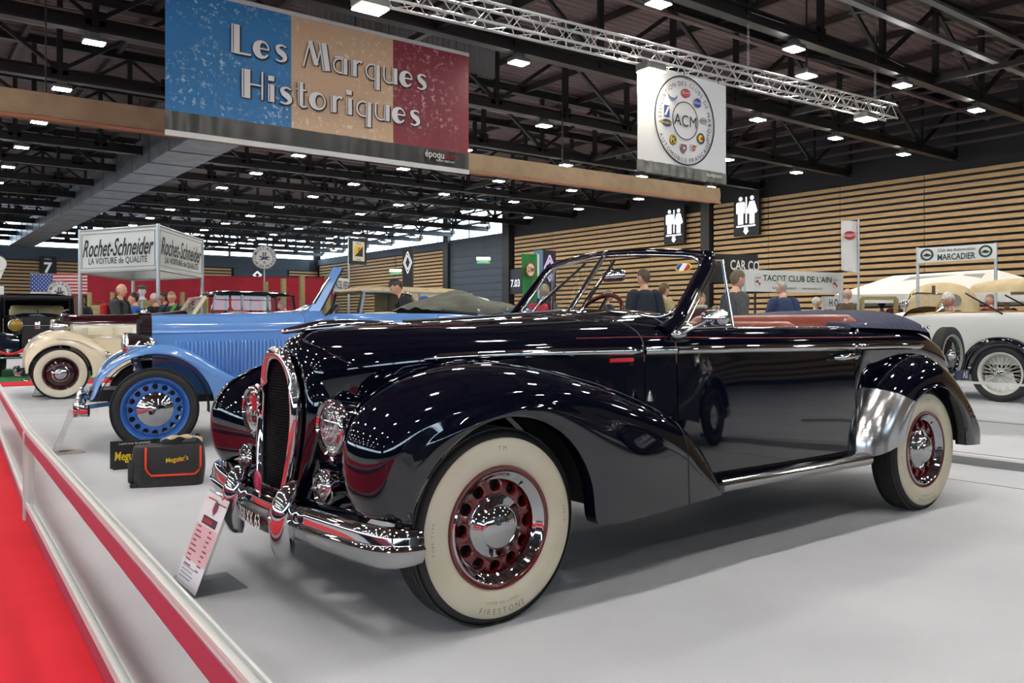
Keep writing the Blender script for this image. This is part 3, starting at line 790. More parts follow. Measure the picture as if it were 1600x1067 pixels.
# radiator grille
half = [(0, .958), (.05, .952), (.095, .925), (.132, .875), (.158, .80), (.168, .72), (.162, .62), (.142, .51), (.118, .42), (.098, .345)]
gx = lambda y, z: -.498 - .022 * (.958 - z) / .6 - .022 * (1 - (min(abs(y), .17) / .17) ** 2)
hs = spl(half, 26)
rows = []
for k in range(26):
    yy, zz = hs[k]; rows.append([(gx(yy * v, zz) + .012, yy * v, zz) for v in np.linspace(-1, 1, 13)])
gr = obj('radiator_grille', grid(np.array(rows)), mesh_grille('grille_mesh'), car, 60)
outl = [(gx(y, z), -y, z) for y, z in hs[::-1]] + [(gx(y, z), y, z) for y, z in hs[1:]]
obj('grille_surround', join(tube(outl, [.015 + .004 * min(1, (26 - abs(25 - i)) / 20) for i in range(len(outl))], 12, ry=.026)), CHROME, gr, 75)
outl2 = [(gx(y, z) + .035, -(y + .035), z + .012) for y, z in hs[::-1]] + [(gx(y, z) + .035, (y + .035), z + .012) for y, z in hs[1:]]
obj('grille_shroud', grid(np.array([[(a[0] - .005, a[1] * .9, a[2] - .006), a, (a[0] + .05, a[1] * 1.07, a[2] + .004), (a[0] + .14, a[1] * 1.12, a[2] - .01)] for a in outl2])), PAINT, gr, 75)
em = obj('radiator_emblem', xf(join(*[xf(lathe([(.030, -.006), (.043, -.011), (.047, 0), (.043, .010), (.03, .006)], 28, 'x'))] + [ball((0, .047 * math.cos(q), .047 * math.sin(q)), .0085, 8, 6) for q in (2 * PI * i / 10 for i in range(10))]), (0, 0, 0)), CHROME, car, 60, loc=(-.545, .150, .752))
obj('emblem_field', lathe([(0, -.008), (.031, -.007), (.031, 0)], 24, 'x'), mat('enamel_red', '#8c1a2c', .2), em, 60)
# lamps
for s in (-1, 1):
    hl = headlamp(car, (-.462, s * .39, .700), .098, FLUTED, CHROME, .30, PAINT)
    obj('lamp_peak', tube([(-.0, 0, -.098), (-.012, 0, -.118), (.01, 0, -.135)], [.02, .014, .004], 8), CHROME, hl, 60)
    headlamp(car, (-.49, s * .39, .492), .062, FLUTED, CHROME, .12, CHROME, 'fog_lamp', .022)
bd = obj('club_badge', lathe([(.0, -.004), (.036, -.004), (.04, 0), (.0, .004)], 32, 'x'), mat('badge_red', '#b01f3c', .3), car, 60, loc=(-.585, .02, .462))
obj('badge_ring', lathe([(.026, -.006), (.029, -.006), (.029, -.004)], 32, 'x'), mat('badge_blue', '#3c3f86', .3), bd)
obj('badge_post', tube([(.01, 0, -.03), (.01, 0, -.09)], .006, 6), CHROME, bd)
# front bumper
bp = spl([(-.375, -.858), (-.43, -.855), (-.485, -.82), (-.515, -.72), (-.540, -.5), (-.560, -.25), (-.566, 0), (-.560, .25), (-.540, .5), (-.515, .72), (-.485, .82), (-.43, .855), (-.375, .858)], 60)
prof = [(.020, .105), (.004, .108), (-.010, .100), (-.018, .082), (-.019, .064), (-.022, .056), (-.030, .050), (-.022, .044), (-.020, .036), (-.018, .02), (-.006, .004), (.012, .0), (.022, .012), (.022, .095), (.020, .105)]
rows = []
for i, (x, y) in enumerate(bp):
    t = bp[min(i + 1, 59)] - bp[max(i - 1, 0)]; t /= np.linalg.norm(t); nx, ny = -t[1], t[0]
    k = min(1, .86 + min(i, 59 - i) / 20); rows.append([(x - nx * o, y - ny * o, .283 + .012 * min(1, abs(y) / .8) + .05 * (1 - k) + q * 1.26 * k) for o, q in prof])
bmp = obj('front_bumper', grid(np.array(rows)), CHROME, car, 75)
for s in (-1, 1):
    zz = [.212, .222, .24, .27, .31, .36, .40, .435, .465, .485, .497, .502]
    xc = [-.577, -.584, -.589, -.594, -.596, -.596, -.592, -.584, -.572, -.560, -.550, -.546]
    ry_ = [.016, .034, .043, .050, .053, .053, .051, .047, .040, .031, .018, .004]; rx_ = [.016, .028, .036, .043, .048, .050, .048, .045, .040, .031, .018, .004]
    rows = [[(xc[k] + rx_[k] * math.cos(q) * (1 if math.cos(q) < 0 else .9), s * .258 + ry_[k] * math.sin(q), zz[k]) for q in (2 * PI * i / 20 for i in range(20))] for k in range(12)]
    g = grid(np.array(rows), False, True); g = (g[0], g[1] + [tuple(range(20)), tuple(range(220, 240))])
    obj('overrider', g, CHROME, bmp, 75)
    obj('overrider_bolt', ball((-.645, s * .258, .372), (.008, .012, .012), 10, 8), CHROME, bmp, 60)
    obj('bumper_bracket', bar((-.54, s * .3, .34), (-.3, s * .3, .38), .05, .02), BLACK, bmp)
pl = obj('licence_plate', xf(grid(np.array([[(-.018 * (1 - (y / .2) ** 2) + .02 * ((z - .04) / .04) ** 2, y, z) for z in np.linspace(0, .085, 7)] for y in np.linspace(-.19, .19, 13)])), (-.600, 0, .285)), mat('plate_black', (.01, .01, .011), .25), bmp, 75)
g = text('2050 XX 63', .054, 0, .012, .66, depth=0)
obj('plate_number', ([(-.605 - .018 * (1 - ((v[0] - .035) / .2) ** 2), -v[0] + .035, v[2] + .327) for v in g[0]], g[1]), mat('plate_white', '#e8e8e6', .4), pl, 0)
# front apron between the wings
ap = [[(-.50 - .06 * (1 - (y / .62) ** 2) + .04 * k, y, .45 - .11 * k) for k in (0, .3, .7, 1, 1.6)] for y in np.linspace(-.64, .64, 24)]
obj('front_apron', grid(np.array(ap)), PAINT, car, 75)
# wheels
FT = [('FIRESTONE', -PI / 2, .020, .292), ('SUPER BALLOON', -PI / 2, .009, .262), ('600-16', .05, .011, .29), ('TUBE TYPE', PI, .011, .29), ('TM', PI / 2, .016, .283)]
for x, nm in ((0, 'front_wheel'), (3.04, 'rear_wheel')):
    for s in (-1, 1):
        wheel(car, (x, s * .700, .35), s, ringmat=CHROME, white=(.214, .319), letters=FT if s < 0 else None, pname=nm)
obj('front_axle', join(tube([(0, -.62, .35), (0, .62, .35)], .03, 8), tube([(3.04, -.62, .35), (3.04, .62, .35)], .04, 8)), BLACK, car, 60)
# windscreen
wb, wt = .60, .585
bot = lambda y: Vector((1.005 + .105 * (abs(y) / .6) ** 1.3, y, 1.135 - .045 * (abs(y) / .6) ** 2))
top = lambda y: Vector((1.262 + .095 * (abs(y) / .6) ** 1.3, y, 1.425 - .043 * (abs(y) / .6) ** 2))
def pane(s):
    """corner points of one windscreen pane, rounded at the outside corners"""
    pts = [bot(0)] + [bot(s * y) for y in (.15, .3, .42, .5)] + [bot(s * .555) + Vector((.012, 0, .018)), bot(s * .58).lerp(top(s * .575), .16)]
    pts += [bot(s * .585).lerp(top(s * .575), k) for k in (.3, .5, .7, .84)] + [top(s * .555) + Vector((-.012, 0, -.02))] + [top(s * y) for y in (.5, .4, .25, .12)] + [top(0)]
    return pts
fr = obj('windscreen_frame', join(
    tube([bot(y) + Vector((.01, 0, -.012)) for y in np.linspace(-.6, .6, 25)], .026, 10, ry=.016),
    tube([top(y) + Vector((.012, 0, .014)) for y in np.linspace(-.585, .585, 25)], .030, 10, ry=.017)), PAINT, car, 75)
for s in (-1, 1):
    pp = [Vector((.985, s * .636, 1.02)), Vector((1.03, s * .634, 1.045)), Vector((1.08, s * .630, 1.08)), Vector((1.15, s * .622, 1.15)), Vector((1.26, s * .612, 1.275)), Vector((1.335, s * .603, 1.36)), Vector((1.362, s * .594, 1.392)), Vector((1.36, s * .57, 1.403))]
    pq = spl([tuple(p) for p in pp], 26)
    obj('windscreen_post', tube(pq, [.03 + .022 * max(0, 1 - i / 10) for i in range(26)], 12, ry=[.02 + .03 * max(0, 1 - i / 7) for i in range(26)]), PAINT, fr, 75)
    ps = pane(s); cs = spl([tuple(p) for p in ps], 60)
    obj('windscreen_trim', tube(cs, .010, 8, ry=.012), CHROME2, fr, 75)
    c = np.mean(cs, axis=0)
    obj('windscreen_pane', ([tuple(c)] + [tuple(p) for p in cs], [(0, i + 1, i + 2) for i in range(59)] + [(0, 60, 1)]), GLASS, fr, 180)
obj('centre_bar', tube([bot(0) + Vector((-.012, 0, -.01)), top(0) + Vector((-.012, 0, .01))], .013, 8), CHROME2, fr, 60)
# round sticker on the near pane
q = bot(-.50).lerp(top(-.5), .80); fwd = (top(-.5) - bot(-.5)).normalized(); lat = Vector((.0 + .22 * .0, -1, 0)); lat = (bot(-.55) - bot(-.4)).normalized()
def on_pane(u, v): p = q + lat * u + fwd * v; return (p.x - .004, p.y, p.z + .003)
stk = obj('windscreen_sticker', ([on_pane(.042 * math.cos(a), .030 * math.sin(a)) for a in (2 * PI * i / 28 for i in range(28))], [tuple(range(28))]), PRINTY, fr, 0)
for nm, m, x0, x1 in (('blue_field', PRINTB, -.036, -.013), ('white_field', PRINTW, -.013, .013), ('red_field', PRINTR, .013, .036)):
    P = [(u, .024 * math.sqrt(max(0, 1 - (u / .0365) ** 2))) for u in np.linspace(x0, x1, 7)]
    g = [on_pane(u, v) for u, v in P] + [on_pane(u, -v) for u, v in reversed(P)]
    obj(nm, ([(p[0] - .002, p[1], p[2] + .0015) for p in g], [tuple(range(14))]), m, stk, 0)
# wipers and inner mirror
def wiper(y0, y1, a, b):
    p0 = bot(y0) + Vector((-.03, 0, -.012)); pm = bot(y1).lerp(top(y1), a) + Vector((-.022, 0, .014)); tp = bot(y1 + b).lerp(top(y1 + b), min(.95, a + .36)) + Vector((-.016, 0, .01)); lo = bot(y1 - b * .9).lerp(top(y1 - b * .9), max(.07, a - .36)) + Vector((-.016, 0, .01))
    W_ = obj('wiper', join(tube([p0, p0.lerp(pm, .4) + Vector((-.01, 0, .008)), pm], [.008, .006, .004], 8), ball(p0, .014, 10, 8)), CHROME, fr, 60)
    obj('wiper_blade', join(bar(lo, tp, .006, .012)), BLACK, W_)
wiper(-.10, -.10, .52, .0); wiper(.36, .22, .5, -.10)
mr = obj('inner_mirror', join(xf(rbox((.045, .16, .062), .028, 4), (1.33, .02, 1.325)), tube([(1.29, 0, 1.40), (1.32, .01, 1.35)], .006, 6)), CHROME, car, 60)
# quarter lights
for s in (-1, 1):
    tri = [Vector((1.085, s * .655, 1.053)), Vector((1.352, s * .625, 1.372)), Vector((1.418, s * .622, 1.376)), Vector((1.446, s * .66, 1.06))]
    ql = obj('quarter_light', join(*[tube([tri[i], tri[(i + 1) % 4]], .0085, 8) for i in range(4)], *[ball(p, .0088, 8, 6) for p in tri], tube([tri[0].lerp(tri[1], .02) + Vector((.03, 0, 0)), tri[1] + Vector((.022, 0, -.012))], .005, 6)), CHROME, car, 60)
    obj('quarter_glass', ([tuple(p) for p in tri], [(0, 1, 2, 3)]), GLASS, ql, 0)
# door mirror
mi = obj('door_mirror', xf(rbox((.085, .125, .072), .034, 5), (1.165, -.785, 1.098)), CHROME, car, 75)
obj('mirror_arm', tube([(1.03, -.70, 1.030), (1.06, -.72, 1.045), (1.12, -.765, 1.083)], [.010, .008, .009], 8), CHROME, mi, 60)
obj('mirror_foot', xf(ball((0, 0, 0), (.05, .022, .02), 16, 10), (1.03, -.695, 1.026)), CHROME, mi, 60)
obj('mirror_glass', box((1.209, -.785, 1.098), (.002, .1, .05)), CHROME, mi)
# cabin
st = steering_wheel(car, (1.50, .36, 1.075), .62, .20, mat('wheel_wood', '#4a1210', .25))
seat(car, 1.93, -.60, .02, .55, 1.085, LEATHER, 'front_seat'); seat(car, 1.93, .02, .60, .55, 1.085, LEATHER, 'front_seat')
seat(car, 2.50, -.60, .60, .60, 1.125, LEATHER, 'rear_seat')
obj('tunnel_carpet', box((1.75, 0, .42), (1.3, 1.2, .14)), mat('carpet_dark', (.02, .012, .012), .9), car)
for s in (-1, 1): obj('door_lining', box((1.9, s * .628, .78), (1.2, .02, .46)), LEATHER, car)
# folded hood under its navy cover
rows = []
for x in np.linspace(2.40, 3.42, 40):
    k = (x - 2.40) / 1.02; row = []
    wx = cub([(2.33, .665), (2.7, .68), (3.1, .655), (3.42, .615)])(x)
    hmid = cub([(0, 1.085), (.25, 1.10), (.6, 1.145), (.8, 1.16), (.93, 1.14), (1, 1.09)])(k)
    hedge = cub([(0, 1.068), (.3, 1.062), (.7, 1.05), (1, 1.03)])(k)
    for v in np.linspace(-1, 1, 61):
        z = hedge + (hmid - hedge) * (1 - abs(v) ** 4.5) ** .8
        if k < .34 and abs(v) < .80: z = min(z, 1.045 + .3 * max(0, k - .2))
        pl = .004 * math.sin(x * 70) * max(0, abs(v) - .75) * 4
        row.append((x, wx * v + (pl if v > 0 else -pl), z))
    rows.append(row)
for e in (0, -1):
    rows[e] = [(x, y, z - .05) for x, y, z in rows[e]]
for r in rows:
    r[0] = (r[0][0], r[0][1] - .008, r[0][2] - .015); r[-1] = (r[-1][0], r[-1][1] + .008, r[-1][2] - .015)
tc = obj('hood_cover', grid(np.array(rows)), NAVY, car, 80)
obj('side_roll', join(*[tube([(1.46, s * .665, 1.065), (1.9, s * .672, 1.085), (2.3, s * .668, 1.098), (2.6, s * .66, 1.09)], [.012, .03, .04, .04], 10, ry=[.012, .028, .035, .035]) for s in (1,)]), NAVY, tc, 75)
obj('cover_snap', join(*[ball((x, -y, z), .010, 8, 6) for x, y, z in ((2.56, .683, 1.07), (3.26, .645, 1.052), (3.37, .63, 1.05), (2.45, .70, 1.035))]), CHROME, tc, 60)
# ------------------------------------------------------------------ the other cars
BLUE = mat('pale_blue_paint', '#6795d4', .12, coat=.5)
BLUE2 = mat('rim_blue', '#3263ad', .2, coat=.4)
CREAMP = mat('cream_paint', '#e6dabd', .14, coat=.5)
MAROON = mat('maroon_paint', (.035, .006, .009), .08, coat=.4)
BEIGE = add_noise(mat('beige_canvas', '#cdb992', .85), '#bda882', 6, .4, .7, .05)
GREYC = add_noise(mat('grey_canvas', '#5f6158', .85), '#505248', 5, .4, .7, .1)
def body_secs(W, ZCf, ZBf, WLf, ZLf, p=2.6):
    def up(x, a):
        th = a * PI / 2; w = W(x); zb = ZBf(x)
        return w * math.sin(th) ** (2 / p), zb + (ZCf(x) - zb) * math.cos(th) ** (2 / p)
    def half(x, a0, s, na=12, nb=8, lipw=0.):
        row = []
        if lipw:
            y, z = up(x, a0); row += [(x, s * (y - lipw), z - .06), (x, s * (y - lipw), z)]
        for i in range(na + 1):
            y, z = up(x, a0 + (1 - a0) * i / na); row.append((x, s * y, z))
        w, wl, zb, zl = W(x), WLf(x), ZBf(x), ZLf(x)
        for i in range(1, nb + 1):
            b = i / nb; row.append((x, s * (w + (wl - w) * b + .01 * math.sin(PI * b)), zb + (zl - zb) * b))
        return row
    def full(x):
        return half(x, 0, -1)[::-1] + half(x, 0, 1)[1:]
    return up, half, full
C = lambda *p: cub(list(p))
K = lambda v: (lambda x: v)
# ---- pale blue roadster
def blue_car(loc, label, paint, rimm, extra=True, rz=0., name='blue_convertible'):
    t = thing(name, label, 'car', loc, rz)
    W = C((0, .27), (.5, .36), (1.0, .47), (1.35, .57), (1.8, .66), (2.6, .70), (3.4, .67), (4.2, .52), (4.5, .3))
    Zc = C((0, 1.155), (.6, 1.17), (1.3, 1.20), (1.6, 1.30), (2.6, 1.30), (3.3, 1.29), (3.8, 1.24), (4.3, 1.0), (4.5, .7))
    Zb = C((0, .985), (1.3, 1.02), (1.7, 1.06), (2.6, 1.06), (3.6, 1.02), (4.5, .6))
    up, half, full = body_secs(W, Zc, Zb, C((0, .26), (1.0, .45), (1.4, .58), (3.0, .66), (4.5, .3)), C((0, .45), (1.3, .40), (4.5, .42)), 3.0)
    bn = obj('bonnet', loft(np.linspace(-.0, 1.295, 30), full), paint, t, 60)
    obj('scuttle', loft(np.linspace(1.302, 1.46, 6), full), paint, t, 60)
    for s in (-1, 1):
        d = obj('door', loft(np.linspace(1.466, 2.565, 20), lambda x: half(x, .80, s, lipw=.03)), paint, t, 60)
        obj('door_handle', tube([(2.38, s * .715, .95), (2.5, s * .72, .95)], .012, 8), CHROME, d, 60)
        obj('rear_quarter', loft(np.linspace(2.572, 3.3, 14), lambda x: half(x, .80, s, lipw=.03)), paint, t, 60)
        # louvres stamped into the bonnet side
        gs = []
        for k in range(29):
            x = .20 + .905 * k / 28; top = Zb(x) - .085 - .0 * k; bt = max(.60, .86 - 1.05 * max(0, x - .2)) if x < .6 else .62
            if bt > top - .05: bt = top - .05
            yy = W(x) + .006
            gs.append(tube([(x, s * (yy - .002), top), (x, s * (yy + .006), top - .02), (x, s * (yy + .006), bt + .02), (x, s * (yy - .002), bt)], .010, 6))
        obj('louvres', join(*gs), paint, bn, 60)
        obj('bonnet_moulding', tube([(x, s * (W(x) + .004), Zb(x) + .0) for x in np.linspace(0, 1.29, 14)], .008, 6), paint, bn, 60)
        # wings
        I = arc_pts((.0, .34), .475, 165, -2, 14) + [(.50, .32)]
        O = [(-.497, .435), (-.455, .56), (-.39, .68), (-.30, .772), (-.19, .838), (-.06, .882), (.07, .893), (.2, .868), (.33, .812), (.45, .735), (.57, .650), (.72, .57), (.95, .49), (1.2, .42), (1.35, .36)]
        w = obj('front_wing', fender_grid(I, O, .76, C((0, .03), (.3, .11), (.5, .13), (.7, .12), (1, .03)), C((0, .10), (.4, .17), (.7, .16), (1, .10)), C((0, .50), (.3, .34), (.6, .32), (1, .5)), .06, s, 60), paint, t, 75)
        obj('wheel_house', xf(lathe([(.44, s * .50), (.44, s * .72)], 32, 'y', -.1, PI + .1), (0, 0, .34)), BLACK, w, 60)
        I2 = arc_pts((3.05, .35), .44, 168, -2, 14); O2 = [(2.5, .36), (2.55, .5), (2.66, .68), (2.85, .83), (3.1, .87), (3.35, .80), (3.55, .64), (3.65, .46), (3.68, .35)]
        obj('rear_wing', fender_grid(I2, O2, .76, .12, .16, .45, .04, s, 40), paint, t, 75)
        obj('running_board', box((1.9, s * .66, .345), (1.5, .2, .04)), BLACK, t)
    obj('tail', loft([3.31 + 1.19 * math.sin(PI / 2 * i / 20) for i in range(21)], full), paint, t, 60)
    obj('floor_pan', join(box((2.1, 0, .40), (4.0, .8, .06)), box((.2, 0, .44), (1.4, .5, .1)), box((1.55, 0, .75), (.03, 1.1, .7))), BLACK, t)
    # radiator shell and slats
    rs = obj('radiator_shell', loft(np.linspace(-.10, .0, 4), lambda x: [(x, y, z) for y, z in [(-.25, .50), (-.275, .75), (-.27, 1.02), (-.22, 1.12), (-.10, 1.165), (0, 1.175), (.10, 1.165), (.22, 1.12), (.27, 1.02), (.275, .75), (.25, .50)]]), CHROME, t, 75)
    obj('radiator_slats', join(box((-.09, 0, .8), (.02, .48, .62)), *[box((-.104, y, .8), (.012, .008, .6)) for y in np.linspace(-.22, .22, 23)]), DARKTRIM, rs)
    obj('filler_cap', lathe([(.03, 0), (.035, .02), (.02, .035), (.0, .045)], 16, 'z'), CHROME, rs, 60, loc=(-.05, 0, 1.17))
    for s in (-1, 1):
        hl = obj('headlamp', lathe([(0, .24), (.05, .23), (.085, .18), (.108, .09), (.113, .0), (.112, -.012), (.10, -.02), (.10, -.01)], 40, 'x'), CHROME, t, 75, loc=(-.20, s * .42, .872))
        obj('lens', lathe([(.10, -.014), (.07, -.03), (0, -.04)], 32, 'x'), FLUTED, hl, 75)
        obj('lamp_stalk', bar((.06, 0, -.08), (.10, -s * .05, -.25), .04), CHROME, hl)
    bpts = spl([(-.50, -.74), (-.56, -.66), (-.585, -.4), (-.60, 0), (-.585, .4), (-.56, .66), (-.50, .74)], 40)
    b = obj('front_bumper', tube([(x, y, .36) for x, y in bpts], .014, 10, ry=.05), CHROME, t, 75)
    for s in (-1, 1):
        obj('overrider', join(xf(lathe([(0, .30), (.04, .302), (.045, .33), (.044, .40), (.03, .43), (0, .435)], 16, 'z')), ball((0, 0, .45), .022, 12, 8)), CHROME, b, 75, loc=(-.575, s * .60, 0))
        obj('bumper_iron', bar((-.55, s * .55, .37), (-.25, s * .5, .40), .05, .03), paint if extra else BLACK, b)
    for x, nm in ((0, 'front_wheel'), (3.05, 'rear_wheel')):
        for s in (-1, 1):
            wheel(t, (x, s * .70, .348), s, R=.348, w=.16, rr=.262, white=None, rim=rimm, capr=.142, nh=16, hr=.023, hc=.193, cap='step', pname=nm)
    obj('front_axle', tube([(0, -.6, .34), (0, .6, .34)], .03, 8), BLACK, t, 60)
    # windscreen post standing up from the scuttle
    wf = obj('windscreen_frame', join(*[xf(loft(np.linspace(0, 1, 8), lambda k: [(1.305 + .235 * k + a, y + .02 * k, 1.19 + .405 * k) for a, y in [(0, -.64), (.005, -.66), (.105 - .02 * k, -.66), (.115 - .02 * k, -.645), (.105 - .02 * k, -.62), (.005, -.62), (0, -.64)]])) for _ in (0,)], bar((1.54, -.62, 1.59), (1.62, -.62, 1.59), .03, .02)), paint, t, 60)
    obj('frame_rubber', tube([(1.425, -.645, 1.2), (1.63, -.625, 1.59)], .012, 6), DARKTRIM, wf, 60)
    obj('frame_mirror', tube([(1.35, -.668, 1.26), (1.5, -.65, 1.50)], .008, 6, ry=.02), CHROME, wf, 60)
    if extra:
        rows = []
        for k in np.linspace(0, 1, 26):
            x = 2.50 + 1.02 * k; row = []
            zt_ = C((0, 1.23), (.12, 1.30), (.3, 1.345), (.5, 1.42), (.62, 1.37), (.8, 1.315), (.95, 1.29), (1, 1.25))(k); zb_ = C((0, 1.205), (.3, 1.19), (.55, 1.165), (.8, 1.185), (1, 1.235))(k)
            for v in np.linspace(-1, 1, 33):
                z = zb_ + (zt_ - zb_) * (1 - abs(v) ** 3) ** .8 + .014 * math.sin(x * 22 + v * 9) * (1 - abs(v) ** 4)
                row.append((x, v * .66 - (.03 if abs(v) > .95 else 0) * v, z))
            rows.append(row)
        g = obj('hood_cover', grid(np.array(rows)), GREYC, t, 70)
        obj('cover_snap', join(*[ball((x, -.665, z), .016, 10, 8) for x, z in ((3.02, 1.205), (3.34, 1.225))]), CHROME, g, 60)
        obj('cover_edge', tube([(2.62, -.655, 1.20), (2.8, -.67, 1.18), (3.0, -.67, 1.165)], .016, 6), BLACK, g, 60)
    seat(t, 2.05, -.56, .56, .7, 1.19, BEIGE if extra else BLACK, 'front_seat')
    steering_wheel(t, (1.72, .3, 1.12), .6, .19, BLACK)
    return t
blue_car((1.855 + .147, 7.39 + .766, 0), 'pale blue open roadster with blue perforated wheels behind the black convertible', BLUE, BLUE2, True, -.19)
RAILW_C = mat('strip_pale', '#e9e6dc', .3)
# ---- cream car with a maroon bonnet
def cream_car(loc, label):
    t = thing('cream_convertible', label, 'car', loc, -.10)
    W = C((.12, .26), (.8, .40), (1.4, .52), (1.9, .64), (3.2, .68), (4.2, .5), (4.5, .3))
    Zc = C((.12, 1.20), (.6, 1.205), (1.4, 1.24), (1.9, 1.30), (3.2, 1.24), (4.0, 1.1), (4.5, .7))
    Zb = C((.12, 1.06), (1.4, 1.06), (2.0, 1.08), (3.2, 1.02), (4.5, .6))
    up, half, full = body_secs(W, Zc, Zb, C((.12, .26), (1.0, .45), (1.4, .58), (3.0, .66), (4.5, .3)), C((.1, .45), (1.3, .40), (4.5, .42)), 2.6)
    fullx = np.linspace(.15, 1.75, 24)
    # maroon top of the bonnet over cream sides
    tb = obj('bonnet_top', loft(fullx, lambda x: [(x, s * up(x, a)[0], up(x, a)[1]) for s, a in [(-1, 1 - k / 12) for k in range(12)] + [(1, k / 12) for k in range(13)]]), MAROON, t, 60)
    for s in (-1, 1):
        b = obj('bonnet_side', loft(fullx, lambda x: half(x, 1., s, na=1)), CREAMP, t, 60)
        obj('bonnet_moulding', tube([(x, s * (W(x) + .006), 1.062) for x in fullx], .011, 8), CHROME, b, 60)
        obj('side_strip', tube([(x, s * (W(x) + .012), .86) for x in np.linspace(.3, 1.7, 12)], .006, 6), CHROME2, b, 60)
        for x in (.47, .86, 1.25):
            obj('vent_flap', join(xf(rbox((.30, .02, .13), .009), (x + .05, s * (W(x) + .018), .955)), *[bar((x - .16 + k * .03, s * (W(x - .15) + .016), .90), (x - .16 + k * .03, s * (W(x - .15) + .016), 1.01), .012) for k in (0, 1)]), CREAMP, b, 40)
        I = arc_pts((.0, .36), .405, 178, -4, 14) + [(.37, .295)]
        O = [(-.432, .37), (-.446, .52), (-.435, .64), (-.39, .745), (-.31, .845), (-.2, .925), (-.06, .972), (.09, .976), (.24, .93), (.38, .86), (.5, .775), (.62, .68), (.78, .57), (.95, .45), (1.0, .30)]
        w = obj('front_wing', fender_grid(I, O, .785, .16, C((0, .12), (.4, .24), (1, .12)), C((0, .42), (.4, .30), (1, .5)), .06, s, 60), CREAMP, t, 75)
        obj('wing_strip', tube([(-.05, s * .80, .86), (.2, s * .80, .83), (.45, s * .79, .71), (.62, s * .76, .60)], .008, 6), RAILW_C, w, 60)
        obj('horn_trumpet', lathe([(.0, .1), (.05, .0), (.055, -.02), (.045, -.03)], 16, 'x'), CHROME, w, 60, loc=(.60, s * .80, .62))
        obj('wheel_house', xf(lathe([(.40, s * .52), (.40, s * .74)], 32, 'y', -.1, PI + .1), (0, 0, .36)), BLACK, w, 60)
        I2 = arc_pts((3.2, .36), .42, 168, -2, 14); O2 = [(2.65, .36), (2.7, .5), (2.8, .68), (3.0, .85), (3.25, .89), (3.5, .82), (3.7, .64), (3.8, .46), (3.82, .35)]
        obj('rear_wing', fender_grid(I2, O2, .785, .14, .2, .45, .04, s, 40), CREAMP, t, 75)
        obj('door', loft(np.linspace(1.765, 3.0, 12), lambda x: half(x, .8, s, lipw=.03)), CREAMP, t, 60)
    obj('tail', loft([3.01 + 1.49 * math.sin(PI / 2 * i / 20) for i in range(21)], full), CREAMP, t, 60)
    obj('floor_pan', join(box((2.1, 0, .40), (4.0, .8, .06)), box((.2, 0, .46), (1.2, .5, .1))), BLACK, t)
    rs = obj('radiator_shell', loft(np.linspace(.04, .15, 4), lambda x: [(x, y, z) for y, z in [(-.26, .50), (-.285, .8), (-.28, 1.06), (-.23, 1.16), (-.10, 1.205), (0, 1.215), (.10, 1.205), (.23, 1.16), (.28, 1.06), (.285, .8), (.26, .50)]]), CHROME, t, 75)
    obj('radiator_core', box((.06, 0, .85), (.02, .52, .68)), DARKTRIM, rs)
    obj('mascot', join(lathe([(.03, 0), (.035, .02), (.012, .04), (.0, .06)], 16, 'z'), tube([(-.03, 0, .05), (.06, 0, .07)], .014, 8)), CHROME, rs, 60, loc=(.09, 0, 1.21))
    for s in (-1, 1): headlamp(t, (-.05, s * .40, 1.02), .10, FLUTED, CHROME, .2, CHROME)
    b = obj('front_bumper', tube([(-.56 + .08 * (y / .75) ** 4, y, .38) for y in np.linspace(-.75, .75, 20)], .014, 8, ry=.045), CHROME, t, 75)
    for s in (-1, 1): obj('bumper_iron', bar((-.54, s * .4, .38), (.1, s * .35, .42), .04, .03), BLACK, b)
    for x, nm in ((0, 'front_wheel'), (3.2, 'rear_wheel')):
        for s in (-1, 1): wheel(t, (x, s * .71, .36), s, R=.36, w=.16, rr=.225, white=(.228, .335), rim=MAROON, capr=.115, nh=0, pname=nm)
    obj('front_axle', tube([(0, -.6, .36), (0, .6, .36)], .03, 8), BLACK, t, 60)
    fr = obj('windscreen_frame', join(bar((1.80, -.62, 1.20), (1.99, -.60, 1.49), .07, .05), bar((1.80, .62, 1.20), (1.99, .60, 1.49), .07, .05), bar((1.99, -.6, 1.49), (1.99, .6, 1.49), .04, .03), bar((1.80, -.62, 1.22), (1.80, .62, 1.22), .03)), CREAMP, t, 40)
    obj('windscreen_pane', ([(1.82, -.60, 1.24), (1.82, .60, 1.24), (1.98, .58, 1.47), (1.98, -.58, 1.47)], [(0, 1, 2, 3)]), GLASS, fr, 0)
    seat(t, 2.5, -.56, .56, .7, 1.28, LEATHER, 'front_seat')
    return t
cream_car((2.06 + .078, 13.28 + .776, 0), 'cream open car with whitewall tyres and maroon bonnet beyond the blue roadster')
